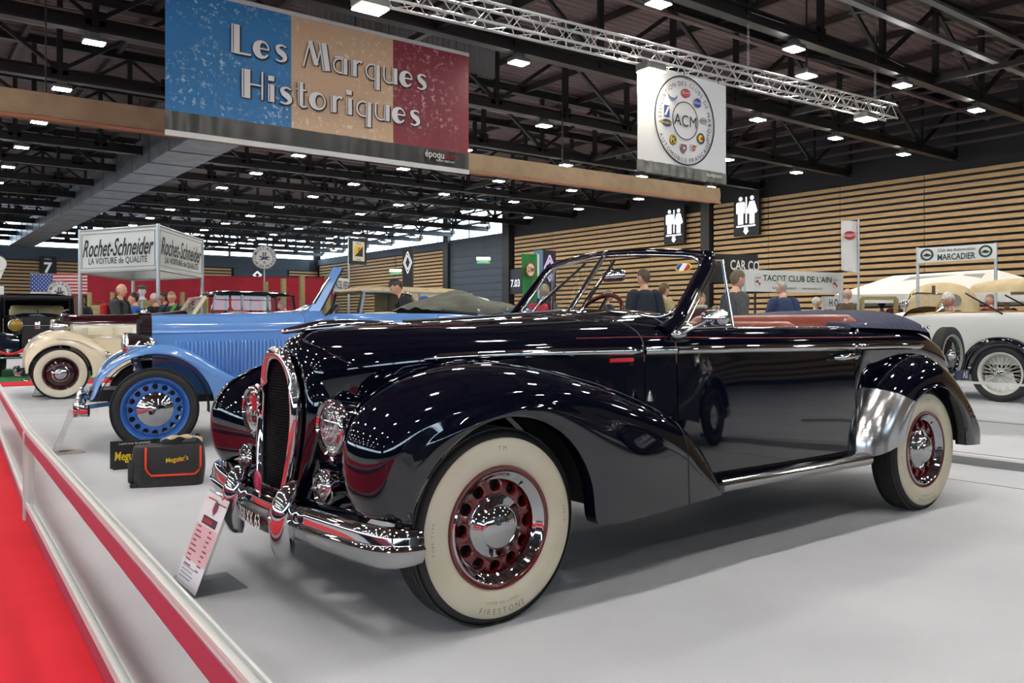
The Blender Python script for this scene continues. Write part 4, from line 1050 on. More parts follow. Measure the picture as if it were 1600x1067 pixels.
# ---- black saloon head-on at the far left
def black_saloon(loc, rz):
    t = thing('black_saloon', 'old black saloon facing the camera with two yellow headlamps at far left', 'car', loc, rz)
    P_ = mat('saloon_black', (.004, .0045, .007), .08, coat=.4)
    PB = mat('saloon_blue_black', (.006, .010, .022), .1, coat=.4)
    W = C((-.1, .29), (.6, .40), (1.2, .52), (1.5, .60)); Zc = C((-.1, 1.23), (.6, 1.27), (1.2, 1.31), (1.5, 1.32)); Zb = C((-.1, 1.08), (1.5, 1.14))
    up, half, full = body_secs(W, Zc, Zb, W, K(.5), 2.4)
    obj('bonnet', loft(np.linspace(-.08, 1.3, 14), full), P_, t, 60)
    rs = obj('radiator_shell', loft(np.linspace(-.2, -.08, 3), lambda x: [(x, y, z) for y, z in [(-.30, .52), (-.31, .9), (-.30, 1.1), (-.24, 1.2), (-.1, 1.25), (0, 1.26), (.1, 1.25), (.24, 1.2), (.30, 1.1), (.31, .9), (.30, .52)]]), P_, t, 75)
    obj('radiator_core', join(box((-.19, 0, .86), (.02, .56, .68)), *[box((-.203, y, .86), (.01, .012, .66)) for y in np.linspace(-.26, .26, 15)]), mat('core_dark', (.006, .006, .007), .4), rs)
    obj('lamp_bar', tube([(-.215, -.36, 1.03), (-.215, .36, 1.03)], .012, 8), CHROME, rs, 60)
    obj('radiator_badge', xf(rbox((.02, .10, .15), .008), (-.225, 0, 1.03)), CHROME, rs, 40)
    obj('mascot', join(lathe([(.03, 0), (.04, .02), (.015, .035), (.03, .07), (0, .10)], 16, 'z')), CHROME, rs, 60, loc=(-.14, 0, 1.25))
    for s in (-1, 1):
        headlamp(t, (-.26, s * .38, 1.035), .125, AMBER, CHROME, .2, CHROME)
        I = arc_pts((.05, .36), .42, 160, 0, 12) + [(.5, .32)]
        O = [(-.43, .45), (-.40, .62), (-.30, .78), (-.14, .87), (.05, .89), (.25, .85), (.45, .74), (.7, .58), (.95, .45), (1.25, .36)]
        obj('front_wing', fender_grid(I, O, .82, .10, .14, .32, .04, s, 40), PB, t, 75)
        obj('running_board', box((1.8, s * .70, .35), (1.9, .26, .04)), BLACK, t)
        I2 = arc_pts((3.1, .36), .42, 168, -2, 12); O2 = [(2.6, .36), (2.7, .6), (2.9, .82), (3.15, .87), (3.4, .78), (3.6, .56), (3.66, .36)]
        obj('rear_wing', fender_grid(I2, O2, .82, .10, .14, .5, .04, s, 30), PB, t, 75)
        for x, nm in ((.05, 'front_wheel'), (3.1, 'rear_wheel')): wheel(t, (x, s * .70, .36), s, R=.36, w=.14, rr=.25, white=None, rim=PB, capr=.10, nh=0, pname=nm)
    obj('front_bumper', join(tube([(-.58, -.82, .48), (-.60, 0, .48), (-.58, .82, .48)], .02, 8, ry=.025), tube([(-.58, -.82, .40), (-.60, 0, .40), (-.58, .82, .40)], .02, 8, ry=.025)), CHROME, t, 60)
    # cabin shell: screen opening with pillars, roof and sides
    cb = obj('cabin', join(loft([1.3, 1.6, 3.2, 3.45], lambda x: [(x, y, z) for y, z in [(-.60, .45), (-.70, .8), (-.70, 1.2)]]), loft([1.3, 1.6, 3.2, 3.45], lambda x: [(x, y, z) for y, z in [(.60, .45), (.70, .8), (.70, 1.2)]]), box((3.45, 0, 1.05), (.05, 1.38, 1.2)), *[bar((x, s * .69, 1.2), (x + (.0 if x > 1.4 else .0), s * .665, 1.66), .06) for x in (1.33, 2.3, 3.42) for s in (-1, 1)], box((1.3, 0, .9), (.04, 1.2, .7))), P_, t, 40)
    rows = [[(x, y, 1.66 + (.09 - .03 * ((x - 2.3) / 1.1) ** 2) * (1 - abs(y / .72) ** 3)) for y in np.linspace(-.72, .72, 13)] for x in np.linspace(1.18, 3.5, 10)]
    obj('roof', join(grid(np.array(rows)), box((2.34, 0, 1.65), (2.3, 1.42, .05))), mat('roof_cloth', (.012, .012, .013), .5), t, 60)
    ws = obj('windscreen_frame', loop_box(-.62, .62, 1.22, 1.62, 0, .03), CHROME, t); ws.rotation_euler = (0, 0, PI / 2); ws.location = (1.28, 0, 0)
    obj('windscreen_pane', ([(-.61, 0, 1.23), (.61, 0, 1.23), (.61, 0, 1.61), (-.61, 0, 1.61)], [(0, 1, 2, 3)]), GLASS, ws, 0)
    seat(t, 2.0, -.55, .55, .6, 1.42, BEIGE, 'front_seat'); seat(t, 3.0, -.55, .55, .6, 1.5, BEIGE, 'rear_seat')
    return t
p = at(59, 508, 16.9); black_saloon((p.x + .03, p.y + .25, 0), 1.44)
# ---- dark saloon whose roof shows above the blue bonnet, beige-topped car and white tourer
def closed_car(name, label, loc, rz, paint, roofm, zr, x0, x1, zbelt=1.15, wl=.72, L=4.3, pillars=3, tapered=True, glass=GLASS):
    t = thing(name, label, 'car', loc, rz)
    W = C((0, .3), (1.0, .5), (1.5, wl - .04), (3.2, wl), (L - .2, .55), (L, .3)); Zc = C((0, 1.0), (1.3, zbelt - .02), (1.6, zbelt + .05), (3.4, zbelt + .03), (L - .4, 1.0), (L, .6)); Zb = C((0, .88), (1.5, zbelt - .14), (3.3, zbelt - .14), (L, .5))
    up, half, full = body_secs(W, Zc, Zb, W, K(.42), 2.6)
    obj('body', loft([L * .5 * (1 - math.cos(PI * i / 40)) for i in range(41)], full), paint, t, 60)
    rows = []
    for x in np.linspace(x0, x1, 16):
        k = (x - x0) / (x1 - x0); e = (1 - abs(2 * k - 1) ** (6 if tapered else 10))
        rows.append([(x, y * (wl - .06), zr - .14 + .14 * e ** .6 * (1 - abs(y) ** 4) ** .7) for y in np.linspace(-1, 1, 17)])
    rf_ = obj('roof', grid(np.array(rows)), roofm, t, 60)
    xs2 = np.linspace(x0 + .06, x1 - .06, pillars + 1)
    for s in (-1, 1):
        obj('pillars', join(*[bar((x + (-.12 if i == 0 else .08 if i == pillars else 0), s * (wl - .06), zbelt - .04), (x, s * (wl - .075), zr - .12), .05) for i, x in enumerate(xs2)], bar((x0, s * (wl - .07), zr - .13), (x1, s * (wl - .07), zr - .13), .03)), paint, t, 40)
        obj('side_window', ([(xs2[0] - .1, s * (wl - .065), zbelt), (xs2[-1] + .06, s * (wl - .065), zbelt), (xs2[-1], s * (wl - .08), zr - .13), (xs2[0], s * (wl - .08), zr - .13)], [(0, 1, 2, 3)]), glass, t, 0)
        for x, nm in ((.1, 'front_wheel'), (3.0, 'rear_wheel')): wheel(t, (x, s * (wl - .04), .35), s, R=.35, w=.15, rr=.23, white=None, rim=paint, capr=.1, nh=0, pname=nm)
        for a in (.1, 3.0):
            I = arc_pts((a, .35), .41, 165, 0, 10); O = [(a - .5, .42), (a - .46, .62), (a - .3, .8), (a - .02, .87), (a + .3, .8), (a + .5, .6), (a + .6, .36)]
            obj('wing', fender_grid(I, O, wl + .07, .1, .14, .4, .03, s, 30), paint, t, 75)
    obj('front_bumper', tube([(-.5, -.7, .4), (-.56, 0, .4), (-.5, .7, .4)], .02, 8, ry=.04), CHROME, t, 60)
    for s in (-1, 1): headlamp(t, (-.12, s * .42, .86), .10, FLUTED, CHROME, .2, CHROME)
    return t
DK = mat('dark_green_paint', (.006, .010, .009), .08, coat=.4)
p = at(385, 505, 22.6); closed_car('dark_saloon', 'dark saloon with a rounded roof standing beyond the blue bonnet', (p.x - 2.2, p.y, 0), 0, DK, DK, 1.94, 1.1, 3.3, 1.28)
p = at(640, 500, 17.3)
bt = closed_car('soft_top_car', 'car with a raised beige cloth top beyond the blue roadster', (p.x - 2.45, p.y + .55, 0), 0, mat('pale_grey_paint', '#8e98a8', .15, coat=.4), BEIGE, 1.84, 1.30, 3.95, 1.18, pillars=2)
for s in (-1, 1):
    obj('hood_iron', tube([(2.25, s * .685, 1.72), (2.38, s * .69, 1.68), (2.55, s * .70, 1.43), (2.68, s * .71, 1.2)], .02, 8), CHROME, bt, 60)
    obj('hood_side', ([(2.28, s * .675, 1.16), (3.95, s * .66, 1.18), (3.92, s * .63, 1.5), (3.6, s * .645, 1.70), (2.28, s * .65, 1.72)], [(0, 1, 2, 3, 4)]), BEIGE, bt, 0)
obj('windscreen_frame', join(bar((1.20, -.64, 1.16), (1.34, -.62, 1.70), .05), bar((1.20, .64, 1.16), (1.34, .62, 1.70), .05), bar((1.34, -.62, 1.70), (1.34, .62, 1.70), .05)), DARKTRIM, bt)
# ---- white tourer on the neighbouring stand (it points away to the left)
WP = mat('white_car_paint', '#e4e4e0', .2, coat=.3)
OAK = mat('varnished_oak', '#b9853f', .3, coat=.4)
def white_tourer(loc):
    t = thing('white_tourer', 'white vintage tourer with wire wheels, wooden rim and beige hood at right', 'car', loc, PI / 2 + PI)
    # local x runs to the tail; the rear wheel sits at x = 0
    W = C((-3.9, .28), (-3.0, .36), (-2.0, .46), (-1.5, .55), (-.8, .64), (.2, .66), (1.2, .5), (1.5, .3))
    Zc = C((-3.9, 1.15), (-2.0, 1.20), (-1.5, 1.27), (-.8, 1.34), (.4, 1.34), (1.2, 1.2), (1.5, .9)); Zb = C((-3.9, .98), (-2, 1.04), (-1.2, 1.12), (.4, 1.14), (1.5, .75))
    up, half, full = body_secs(W, Zc, Zb, C((-3.9, .28), (-1.5, .52), (0, .58), (1.5, .3)), K(.50), 3.0)
    obj('bonnet', loft(np.linspace(-3.9, -1.46, 20), full), WP, t, 60)
    for s in (-1, 1):
        b = obj('body_side', loft(np.linspace(-1.45, .9, 20), lambda x: half(x, .82, s, lipw=.03)), WP, t, 60)
        obj('wooden_rim', tube([(x, s * (up(x, .82)[0] - .02), up(x, .82)[1] + .01) for x in np.linspace(-1.4, .9, 20)], .022, 8, ry=.012), OAK, b, 60)
    obj('tail', loft(np.linspace(.905, 1.5, 10), full), WP, t, 60)
    rows = [[(-1.42 + .05 * k, y, 1.22 + .055 * (1 - (y / .6) ** 2) + .03 * k) for y in np.linspace(-.58, .58, 15)] for k in (0, 1, 2)]
    obj('wooden_dash', join(grid(np.array(rows)), box((-1.35, 0, 1.12), (.03, 1.1, .2))), OAK, t, 60)
    obj('floor_pan', box((-1.2, 0, .48), (4.8, .8, .06)), BLACK, t)
    ws = obj('windscreen_frame', tube([(-1.42, -.56, 1.24), (-1.33, -.56, 1.50), (-1.31, -.40, 1.53), (-1.31, .40, 1.53), (-1.33, .56, 1.50), (-1.42, .56, 1.24)], .014, 8), CHROME, t, 60)
    obj('windscreen_pane', ([(-1.42, -.55, 1.24), (-1.42, .55, 1.24), (-1.31, .5, 1.52), (-1.31, -.5, 1.52)], [(0, 1, 2, 3)]), GLASS, ws, 0)
    for s in (-1, 1): obj('scuttle_lamp', lathe([(0, .08), (.05, .06), (.06, 0), (.05, -.02), (0, -.025)], 20, 'x'), CHROME, ws, 60, loc=(-1.42, s * .62, 1.36))
    steering_wheel(t, (-1.24, .28, 1.33), .5, .19, OAK)
    seat(t, -.45, -.56, .56, .7, 1.28, mat('maroon_leather', '#4a1a1e', .5), 'front_seat')
    # raised beige hood
    rows = []
    for k in np.linspace(0, 1, 14):
        x = -.43 + 1.9 * k; zt_ = C((0, 1.66), (.1, 1.70), (.5, 1.72), (.85, 1.70), (1, 1.45))(k)
        rows.append([(x, .66 * math.sin(q * PI / 2), 1.50 + (zt_ - 1.50) * math.cos(q * PI / 2) ** .5) for q in np.linspace(-1, 1, 15)])
    hd = obj('hood', grid(np.array(rows)), BEIGE, t, 60)
    for s in (-1, 1): obj('hood_stay', join(tube([(-.5, s * .64, 1.5), (.0, s * .66, 1.2)], .012, 6), tube([(.5, s * .64, 1.52), (.3, s * .66, 1.2)], .012, 6)), BLACK, hd, 60)
    for s in (-1, 1):
        I = arc_pts((0, .385), .43, 175, 5, 14); O = [(-.50, .46), (-.46, .62), (-.36, .76), (-.2, .86), (0, .89), (.2, .86), (.36, .76), (.46, .62), (.50, .46)]
        obj('rear_wing', fender_grid(I, O, .80, .04, .06, .50, .03, s, 40), PAINT, t, 75)
        I = arc_pts((-3.1, .385), .43, 170, 10, 14); O = [(a - 3.1, b_) for a, b_ in [(-.50, .5), (-.42, .70), (-.25, .84), (0, .89), (.25, .84), (.5, .66), (.7, .5)]]
        obj('front_wing', fender_grid(I, O, .80, .04, .06, .50, .03, s, 40), PAINT, t, 75)
        for x, nm in ((0, 'rear_wheel'), (-3.1, 'front_wheel')): wheel(t, (x, s * .68, .385), s, R=.385, w=.13, rr=.285, white=None, rim=mat('wheel_white', '#dcdcd2', .35), spokes=48, pname=nm)
    obj('running_board', box((-1.5, 0, .36), (2.0, 1.4, .03)), BLACK, t)
    return t
p = on_z(1567, 585 + 47, 0)
white_tourer((12.25 + .68, 5.05, 0))
# ---- rounded beige hood of a vintage car standing beyond the tourer
p = at(1470, 505, 15.6)
t = thing('hooded_car', 'vintage car seen from behind with a raised rounded beige hood and oval rear window', 'car', (p.x, p.y, 0), HEAD - .48 + PI)
rows = []
for x in np.linspace(-1.35, 0, 12):
    k = (x + 1.35) / 1.35; zt_ = C((0, 1.80), (.6, 1.86), (.85, 1.84), (.96, 1.74), (1, 1.60))(k); wx = C((0, .64), (.8, .65), (.95, .60), (1, .52))(k)
    rows.append([(x, wx * math.sin(q * PI / 2), 1.15 + (zt_ - 1.15) * abs(math.cos(q * PI / 2)) ** .55) for q in np.linspace(-1, 1, 25)])
rows.append([(.03, r[1] * .5, 1.15 + (r[2] - 1.15) * .6) for r in rows[-1]]); rows.append([(.04, 0, 1.35)] * 25)
hd = obj('hood', grid(np.array(rows)), BEIGE, t, 60)
obj('oval_window', xf(disc(.12, -.01, .01, 28, (0, 0), 1.35, 1), (.045, .18, 1.50), (0, 0, PI / 2)), mat('celluloid', '#7c7a70', .15), hd, 0)
obj('hood_strap', box((.03, -.12, 1.70), (.02, .06, .16), (0, -.2, 0)), mat('strap_brown', '#5b3a25', .6), hd)
W = C((-3.2, .3), (-2.0, .45), (-1.3, .6), (-.2, .64), (.2, .5)); Zc = C((-3.2, 1.0), (-1.4, 1.16), (-.1, 1.2), (.2, .95)); up, half, full = body_secs(W, Zc, C((-3.2, .85), (0, .95), (.2, .75)), W, K(.45), 2.6)
obj('body', loft(np.linspace(-3.2, .2, 24), full), mat('hooded_green', '#2a3a30', .15, coat=.4), t, 60)
for s in (-1, 1):
    for x, nm in ((-.3, 'rear_wheel'), (-2.9, 'front_wheel')): wheel(t, (x, s * .66, .36), s, R=.36, w=.13, rr=.25, white=None, rim=BLACK, capr=.09, nh=0, pname=nm)
# ---- small dark car in front of it: spare wheel, number plate and tail
t = thing('dark_sports_car', 'small black sports car with a spare wheel on its tail, behind the black convertible', 'car', (0, 0, 0))
sp = at(1497, 556, 9.7)
t.location = (sp.x + .0, sp.y + .25, 0); t.rotation_euler = (0, 0, PI / 2 + PI)
W = C((-2.6, .3), (-1.6, .42), (-.8, .46), (-.2, .42), (0, .34)); Zc = C((-2.6, .85), (-1.6, .92), (-.8, .95), (-.3, .88), (-.1, .80), (0, .66)); up, half, full = body_secs(W, Zc, C((-2.6, .7), (-.5, .72), (0, .55)), W, K(.34), 2.4)
obj('body', loft(np.linspace(-2.6, 0, 26), full), PAINT, t, 60)
for s in (-1, 1):
    I = arc_pts((-.55, .33), .38, 170, 5, 12); O = [(a - .55, b_) for a, b_ in [(-.50, .4), (-.44, .62), (-.28, .80), (-.02, .90), (.2, .86), (.38, .70), (.46, .5), (.47, .34)]]
    obj('rear_wing', fender_grid(I, O, .66, .14, .2, .3, .03, s, 40), PAINT, t, 75)
    for x, nm in ((-.55, 'rear_wheel'), (-2.3, 'front_wheel')): wheel(t, (x, s * .57, .31), s, R=.31, w=.12, rr=.22, white=None, rim=PAINT, capr=.08, nh=0, pname=nm)
    obj('tail_lamp', ball((.12, s * .33, .48), (.03, .03, .03), 12, 8), mat('tail_red', '#c01822', .2, emit=.3), t, 60)
sw = wheel(t, (0, 0, 0), 1, R=.33, w=.13, rr=.235, white=None, rim=mat('rim_grey', '#8a8a80', .4), capr=.07, nh=0, pname='spare_wheel', disc_mat=PAINT)
sw.rotation_euler = (0, 0, -PI / 2); sw.location = (.13, .0, .70)
pt = obj('rear_plate', box((.24, .12, .47), (.012, .34, .11)), mat('plate_navy', '#1b2547', .4), t)
g = text('AS', .075, 0, .01); obj('plate_number', xf(g, (.25, .17, .47), (0, 0, PI / 2)), WHITE, pt, 0)
# a dark grey car parked beside the photographer, seen only in the reflections on the black doors
blue_car((6.2, -1.6, 0), 'dark grey roadster beside the photographer mirrored in the black doors', mat('dark_grey_paint', '#3c3e42', .15, coat=.4), mat('rim_dark', '#202226', .3), False, PI, 'grey_roadster')
# ------------------------------------------------------------------ low glass barrier along the aisle
RAILW = mat('rail_aluminium', '#d0d2d0', .42, .0)
RAILR = mat('rail_red_band', '#9c4058', .45)
PANE = glassy('barrier_glass', (.95, .96, .96), 1.2, cap=.10)
def barrier(name, label, a, b, last=True, first=True, h=.49, group=None, band=True):
    a, b = Vector((*a, 0)), Vector((*b, 0)); d = b - a; Lg = d.length; rz = math.atan2(d.y, d.x)
    t = thing(name, label, 'barrier', (a.x, a.y, 0), rz, group)
    top = obj('top_rail', join(box((Lg / 2, 0, h - .006), (Lg, .03, .012)), box((Lg / 2, .012, h + .004), (Lg, .006, .012)), box((Lg / 2, -.012, h + .004), (Lg, .006, .012))), RAILW, t, 0)
    if band:
        for nm, sd in (('red_band', .0165), ('red_band', -.0165)): obj(nm, box((Lg / 2, sd, h - .040), (Lg, .004, .056)), RAILR, top, 0)
    bot_ = obj('bottom_rail', join(box((Lg / 2, 0, .088), (Lg, .03, .022)), box((Lg / 2, .012, .103), (Lg, .006, .012)), box((Lg / 2, -.012, .103), (Lg, .006, .012))), RAILW, t, 0)
    if band: obj('red_band', box((Lg / 2, 0, .045), (Lg, .026, .062)), RAILR, bot_, 0)
    else: obj('plinth', box((Lg / 2, 0, .045), (Lg, .026, .062)), RAILW, bot_, 0)
    obj('glass_panel', box((Lg / 2, 0, .272), (Lg - .06, .004, .35)), PANE, t, 0)
    for x in ([0.] if first else []) + ([Lg] if last else []):
        obj('post', join(box((x, 0, h / 2), (.042, .042, h)), *[box((x + sx * .014, sy * .022, h / 2), (.006, .006, h - .01)) for sx in (-1, 1) for sy in (-1, 1)]), RAILW, t, 0)
    return t
barrier('glass_barrier', 'low glass barrier panel with red bands in the foreground beside the red carpet', (.472, .9), (.652, 5.22), True, True)
barrier('glass_barrier', 'farther low glass barrier panel beyond the aluminium post on the left', (.655, 5.25), (.95, 9.9), True, False)
barrier('glass_barrier', 'low white glass barrier on the right behind the tail of the black car', (8.45, 6.9), (8.75, 1.0), True, True, band=False)
struct('floor_plinth', box((.40, 2.6, .0015), (.36, 5.4, .003)), mat('plinth_white', '#c9d0d4', .15))
struct('trim_9', join(box((6.65, 2.6, .03), (.10, 9.0, .06)), box((7.2, 2.6, .002), (.02, 9.0, .004)), box((9.4, 3.0, .02), (.12, 9.0, .04))), mat('floor_edge', '#9a9b9d', .5))
struct('trim_10', box((5.9, .9, .001), (.012, 5, .002)), mat('floor_seam', '#7f8082', .7))
# ------------------------------------------------------------------ things on the floor by the barrier
# slanted information board in its clear stand
CLEAR = glassy('acrylic', (.90, .92, .92), 1.5)
pa = Vector((.985, 3.61, 0)); rz = -PI / 2
t = thing('information_board', 'white and red information card in a clear slanted stand by the front bumper', 'sign', (pa.x, pa.y, 0), rz)
tilt = .37; Wd, Ht = .30, .52
def slant(u, v, e=0.): return (u * .9, v * .72 * math.sin(tilt) - e * math.cos(tilt), .012 + v * .72 * math.cos(tilt))
def card(u0, u1, v0, v1, e=0., th=.0015):
    A = [slant(u0, v0, e), slant(u1, v0, e), slant(u1, v1, e), slant(u0, v1, e)]
    B_ = [(x, y + th, z) for x, y, z in A]
    return A + B_, [(0, 1, 2, 3), (7, 6, 5, 4), (0, 4, 5, 1), (1, 5, 6, 2), (2, 6, 7, 3), (3, 7, 4, 0)]
obj('stand', join(card(-.01, Wd + .01, -.005, Ht + .01, -.004, .004), box((Wd * .45, .10, .004), (Wd * .9, .22, .004)), card(-.01, Wd + .01, 0, .02, .01, .012)), CLEAR, t, 0)
cd = obj('card', card(0, Wd, .0, Ht, .001), mat('card_white', '#e3dfe6', .5), t, 0)
# pink reflection across the middle of the card, painted as a flat layer
obj('pink_reflection', card(.005, Wd - .005, .14, .34, .0025, .0008), mat('card_reflection_pink', '#e3b3b9', .5), cd, 0)
obj('red_header', join(card(.04, .16, Ht - .03, Ht - .024, .003), card(.17, .29, Ht - .04, Ht - .034, .003)), PRINTR, cd, 0)
obj('title_box', card(.06, .25, .35, .395, .003), mat('title_dark', '#3c2a33', .5), cd, 0)
obj('title_strip', card(.07, .2, .362, .384, .0042, .0006), PRINTR, cd, 0)
q = [(.17 + a, .455 + b_) for a, b_ in ((0, .04), (.025, .028), (.028, -.015), (0, -.045), (-.028, -.015), (-.025, .028))]
obj('crest', ([slant(*p, .004) for p in q], [tuple(range(6))]), mat('crest_grey', '#5a5560', .5), cd, 0)
obj('crest_field', ([slant(.17 + (a - .17) * .6, .45 + (b_ - .455) * .6, .0052) for a, b_ in q], [tuple(range(6))]), PRINTR, cd, 0)
for k in range(9):
    v = .325 - .027 * k
    obj('text_line', join(card(.035, .035 + .05 + .02 * (k % 3), v, v + .008, .0042, .0005), card(.20, .20 + .03 + .012 * ((k * 2) % 3), v - .004, v + .004, .0042, .0005)), mat('text_maroon', '#8e3a4a', .6), cd, 0)
for k in range(4):
    obj('text_line', card(.03, .2 - .02 * (k % 2), .1 - .02 * k, .106 - .02 * k, .0042, .0005), mat('text_grey', '#9a97a2', .6), cd, 0)
# two empty clear slanted stands farther along the row
for (xa, ya), (xb, yb), lab, sc in (((82, 706), (100, 700), 'empty clear slanted sign stand in front of the blue roadster', 1.), ((50, 619), (66, 612), 'empty clear slanted sign stand in front of the cream car', 1.)):
    p = on_z(xa, ya, 0)
    t = thing('sign_stand', lab, 'stand', (p.x, p.y, 0), -PI / 2)
    obj('slanted_sheet', card(0, .26, 0, .50, 0, .005), mat('acrylic_frosted', '#c9cccd', .15, alpha=.4), t, 0)
    obj('foot', box((.12, .1, .004), (.24, .22, .006)), CLEAR, t, 0)
# detailing-kit sign board
p = on_z(172, 735, 0); q = on_z(216, 731, 0); rz = math.atan2(q.y - p.y, q.x - p.x)
t = thing('product_sign', 'small black sign with yellow script standing left of the soft tool bag', 'sign', (p.x, p.y, 0), rz - .05)
obj('board', box((.17, .004, .11), (.34, .008, .2)), mat('sign_black', (.014, .013, .014), .35), t, 0)
obj('foot', box((.17, .05, .006), (.3, .1, .012)), BLACK, t, 0)
obj('script_lettering', xf(text("Meguiar's", .062, .12, .024, .64, align='L'), (.03, -.0, .10)), PRINTY, t, 0)
obj('small_lettering', xf(text('Lustré avec les produits', .016, 0, .01, .95, align='L'), (.06, 0, .19)), PRINTW, t, 0)
obj('swoosh', xf(prism([(-.06, 0), (0, .012), (.07, .03), (.09, .045), (.02, .035), (-.05, .02)], -.006, -.002), (.20, 0, .035)), PRINTR, t, 0)
# soft bag
p = on_z(262, 760, 0)
rz = math.atan2(on_z(315, 757, 0).y - on_z(222, 762, 0).y, on_z(315, 757, 0).x - on_z(222, 762, 0).x)
t = thing('tool_bag', 'black soft bag with orange-edged flap on the floor before the blue roadster', 'bag', (p.x, p.y, 0), rz)
BAG = add_noise(mat('bag_nylon', (.012, .012, .013), .6), (.02, .02, .022), 30, .4, .6, .1)
rows = []
for k in range(9):
    z = .26 * k / 8; f = 1 + .06 * math.sin(PI * k / 8); g = 1 - .25 * (k / 8) ** 2
    rows.append([(.215 * f * (math.copysign(abs(math.cos(q)) ** .35, math.cos(q))), .10 + .11 * g * (math.copysign(abs(math.sin(q)) ** .4, math.sin(q))), z) for q in (2 * PI * i / 40 for i in range(40))])
gb = grid(np.array(rows), False, True); gb = (gb[0], gb[1] + [tuple(range(40)), tuple(range(320, 360))])
bag = obj('bag_body', gb, BAG, t, 60)
fl = [(-.13, -.012, .262), (.20, -.012, .262)]
rows = []
for k in range(12):
    f = k / 11
    if f < .35: y, z = .14 - .155 * f / .35, .268 + .01 * math.sin(PI * f / .35)
    else: y, z = -.018 - .012 * math.sin(PI * (f - .35) / .65), .268 - .19 * (f - .35) / .65
    ins = .035 * max(0, (f - .8) / .2) ** 2
    rows.append([(-.13 + ins + (.335 - 2 * ins) * i / 16, y, z) for i in range(17)])
flap = obj('flap', grid(np.array(rows)), mat('flap_nylon', (.016, .016, .017), .5), t, 60)
e = [rows[k][0] for k in range(4, 12)] + [p_ for p_ in rows[11]] + [rows[k][16] for k in range(11, 3, -1)]
obj('orange_piping', tube([(x, y - .004, z) for x, y, z in e], .0075, 6), mat('piping_orange', '#e8441f', .5), flap, 60)
obj('flap_lettering', xf(text("Meguiar's", .030, .12, .02, .85), (.06, -.034, .185), (0, -.12, 0)), PRINTY, flap, 0)
obj('flap_swoosh', xf(prism([(-.04, 0), (.045, .014), (.04, .02), (-.03, .008)], -.037, -.033), (.07, 0, .155)), PRINTR, flap, 0)
obj('side_pocket', xf(rbox((.05, .16, .15), .02), (-.22, .09, .10)), BAG, t, 40)
obj('bag_foot', xf(rbox((.05, .05, .03), .01), (-.205, .02, .015)), BLACK, t, 40)
cl = obj('folded_cloth', grid(np.array([[(-.02 + .26 * u - .03, .05 + .12 * v, .268 + .035 * math.sin(PI * u) ** .5 * (.7 + .3 * math.sin(v * 5)) + .008 * math.sin(u * 17 + v * 9)) for v in np.linspace(0, 1, 14)] for u in np.linspace(0, 1, 24)])), add_noise(mat('beige_towel', '#b5a68a', .9), '#9d8e74', 40, .4, .6, .3), None, 60)
cl.location = t.location + Vector((0, 0, .0)); cl.rotation_euler = (0, 0, rz)
cl.location.z = .020
tag(cl, 'crumpled beige cloth lying on top of the black soft bag', 'cloth')
t2 = thing('spray_bottle', 'small dark bottle neck poking up behind the black soft bag', 'bottle', tuple(t.location + Vector((.17 * math.cos(rz) - .26 * math.sin(rz), .17 * math.sin(rz) + .26 * math.cos(rz), 0))))
obj('bottle', lathe([(0, 0), (.035, 0), (.036, .2), (.02, .24), (.012, .25), (.012, .28), (0, .28)], 20, 'z'), mat('bottle_grey', '#2a2c2e', .3), t2, 60)
obj('cap', lathe([(.014, .275), (.014, .31), (0, .312)], 16, 'z'), BLACK, t2, 60)
# ------------------------------------------------------------------ hung banners
def sign_root(name, label, cat, pl_, pr_, zbase=None, group=None):
    """root at the lower left corner, x axis towards the lower right corner; returns root and width"""
    d = pr_ - pl_; rz = math.atan2(d.y, d.x)
    t = thing(name, label, cat, (pl_.x, pl_.y, pl_.z if zbase is None else zbase), rz, group)
    return t, math.hypot(d.x, d.y)
# art-deco lettering: strokes of varying width
def stroke(P, w, n=None):
    P = np.array(P, float)
    if n: P = spl(P, n)
    k = len(P); Wd_ = np.interp(np.linspace(0, 1, k), np.linspace(0, 1, len(w)), w) if hasattr(w, '__len__') else np.full(k, w)
    L, R_ = [], []
    for i in range(k):
        d = P[min(i + 1, k - 1)] - P[max(i - 1, 0)]; d = d / max(np.linalg.norm(d), 1e-6); nn = np.array([-d[1], d[0]])
        L.append(P[i] + nn * Wd_[i] / 2); R_.append(P[i] - nn * Wd_[i] / 2)
    return [tuple(p) for p in L] + [tuple(p) for p in R_], [(i, i + 1, k + i + 1, k + i) for i in range(k - 1)]
TK, TN = .26, .055
def circ(cx, cy, rx, ry, a0, a1, n=20): return [(cx + rx * math.cos(math.radians(a0 + (a1 - a0) * i / (n - 1))), cy + ry * math.sin(math.radians(a0 + (a1 - a0) * i / (n - 1)))) for i in range(n)]
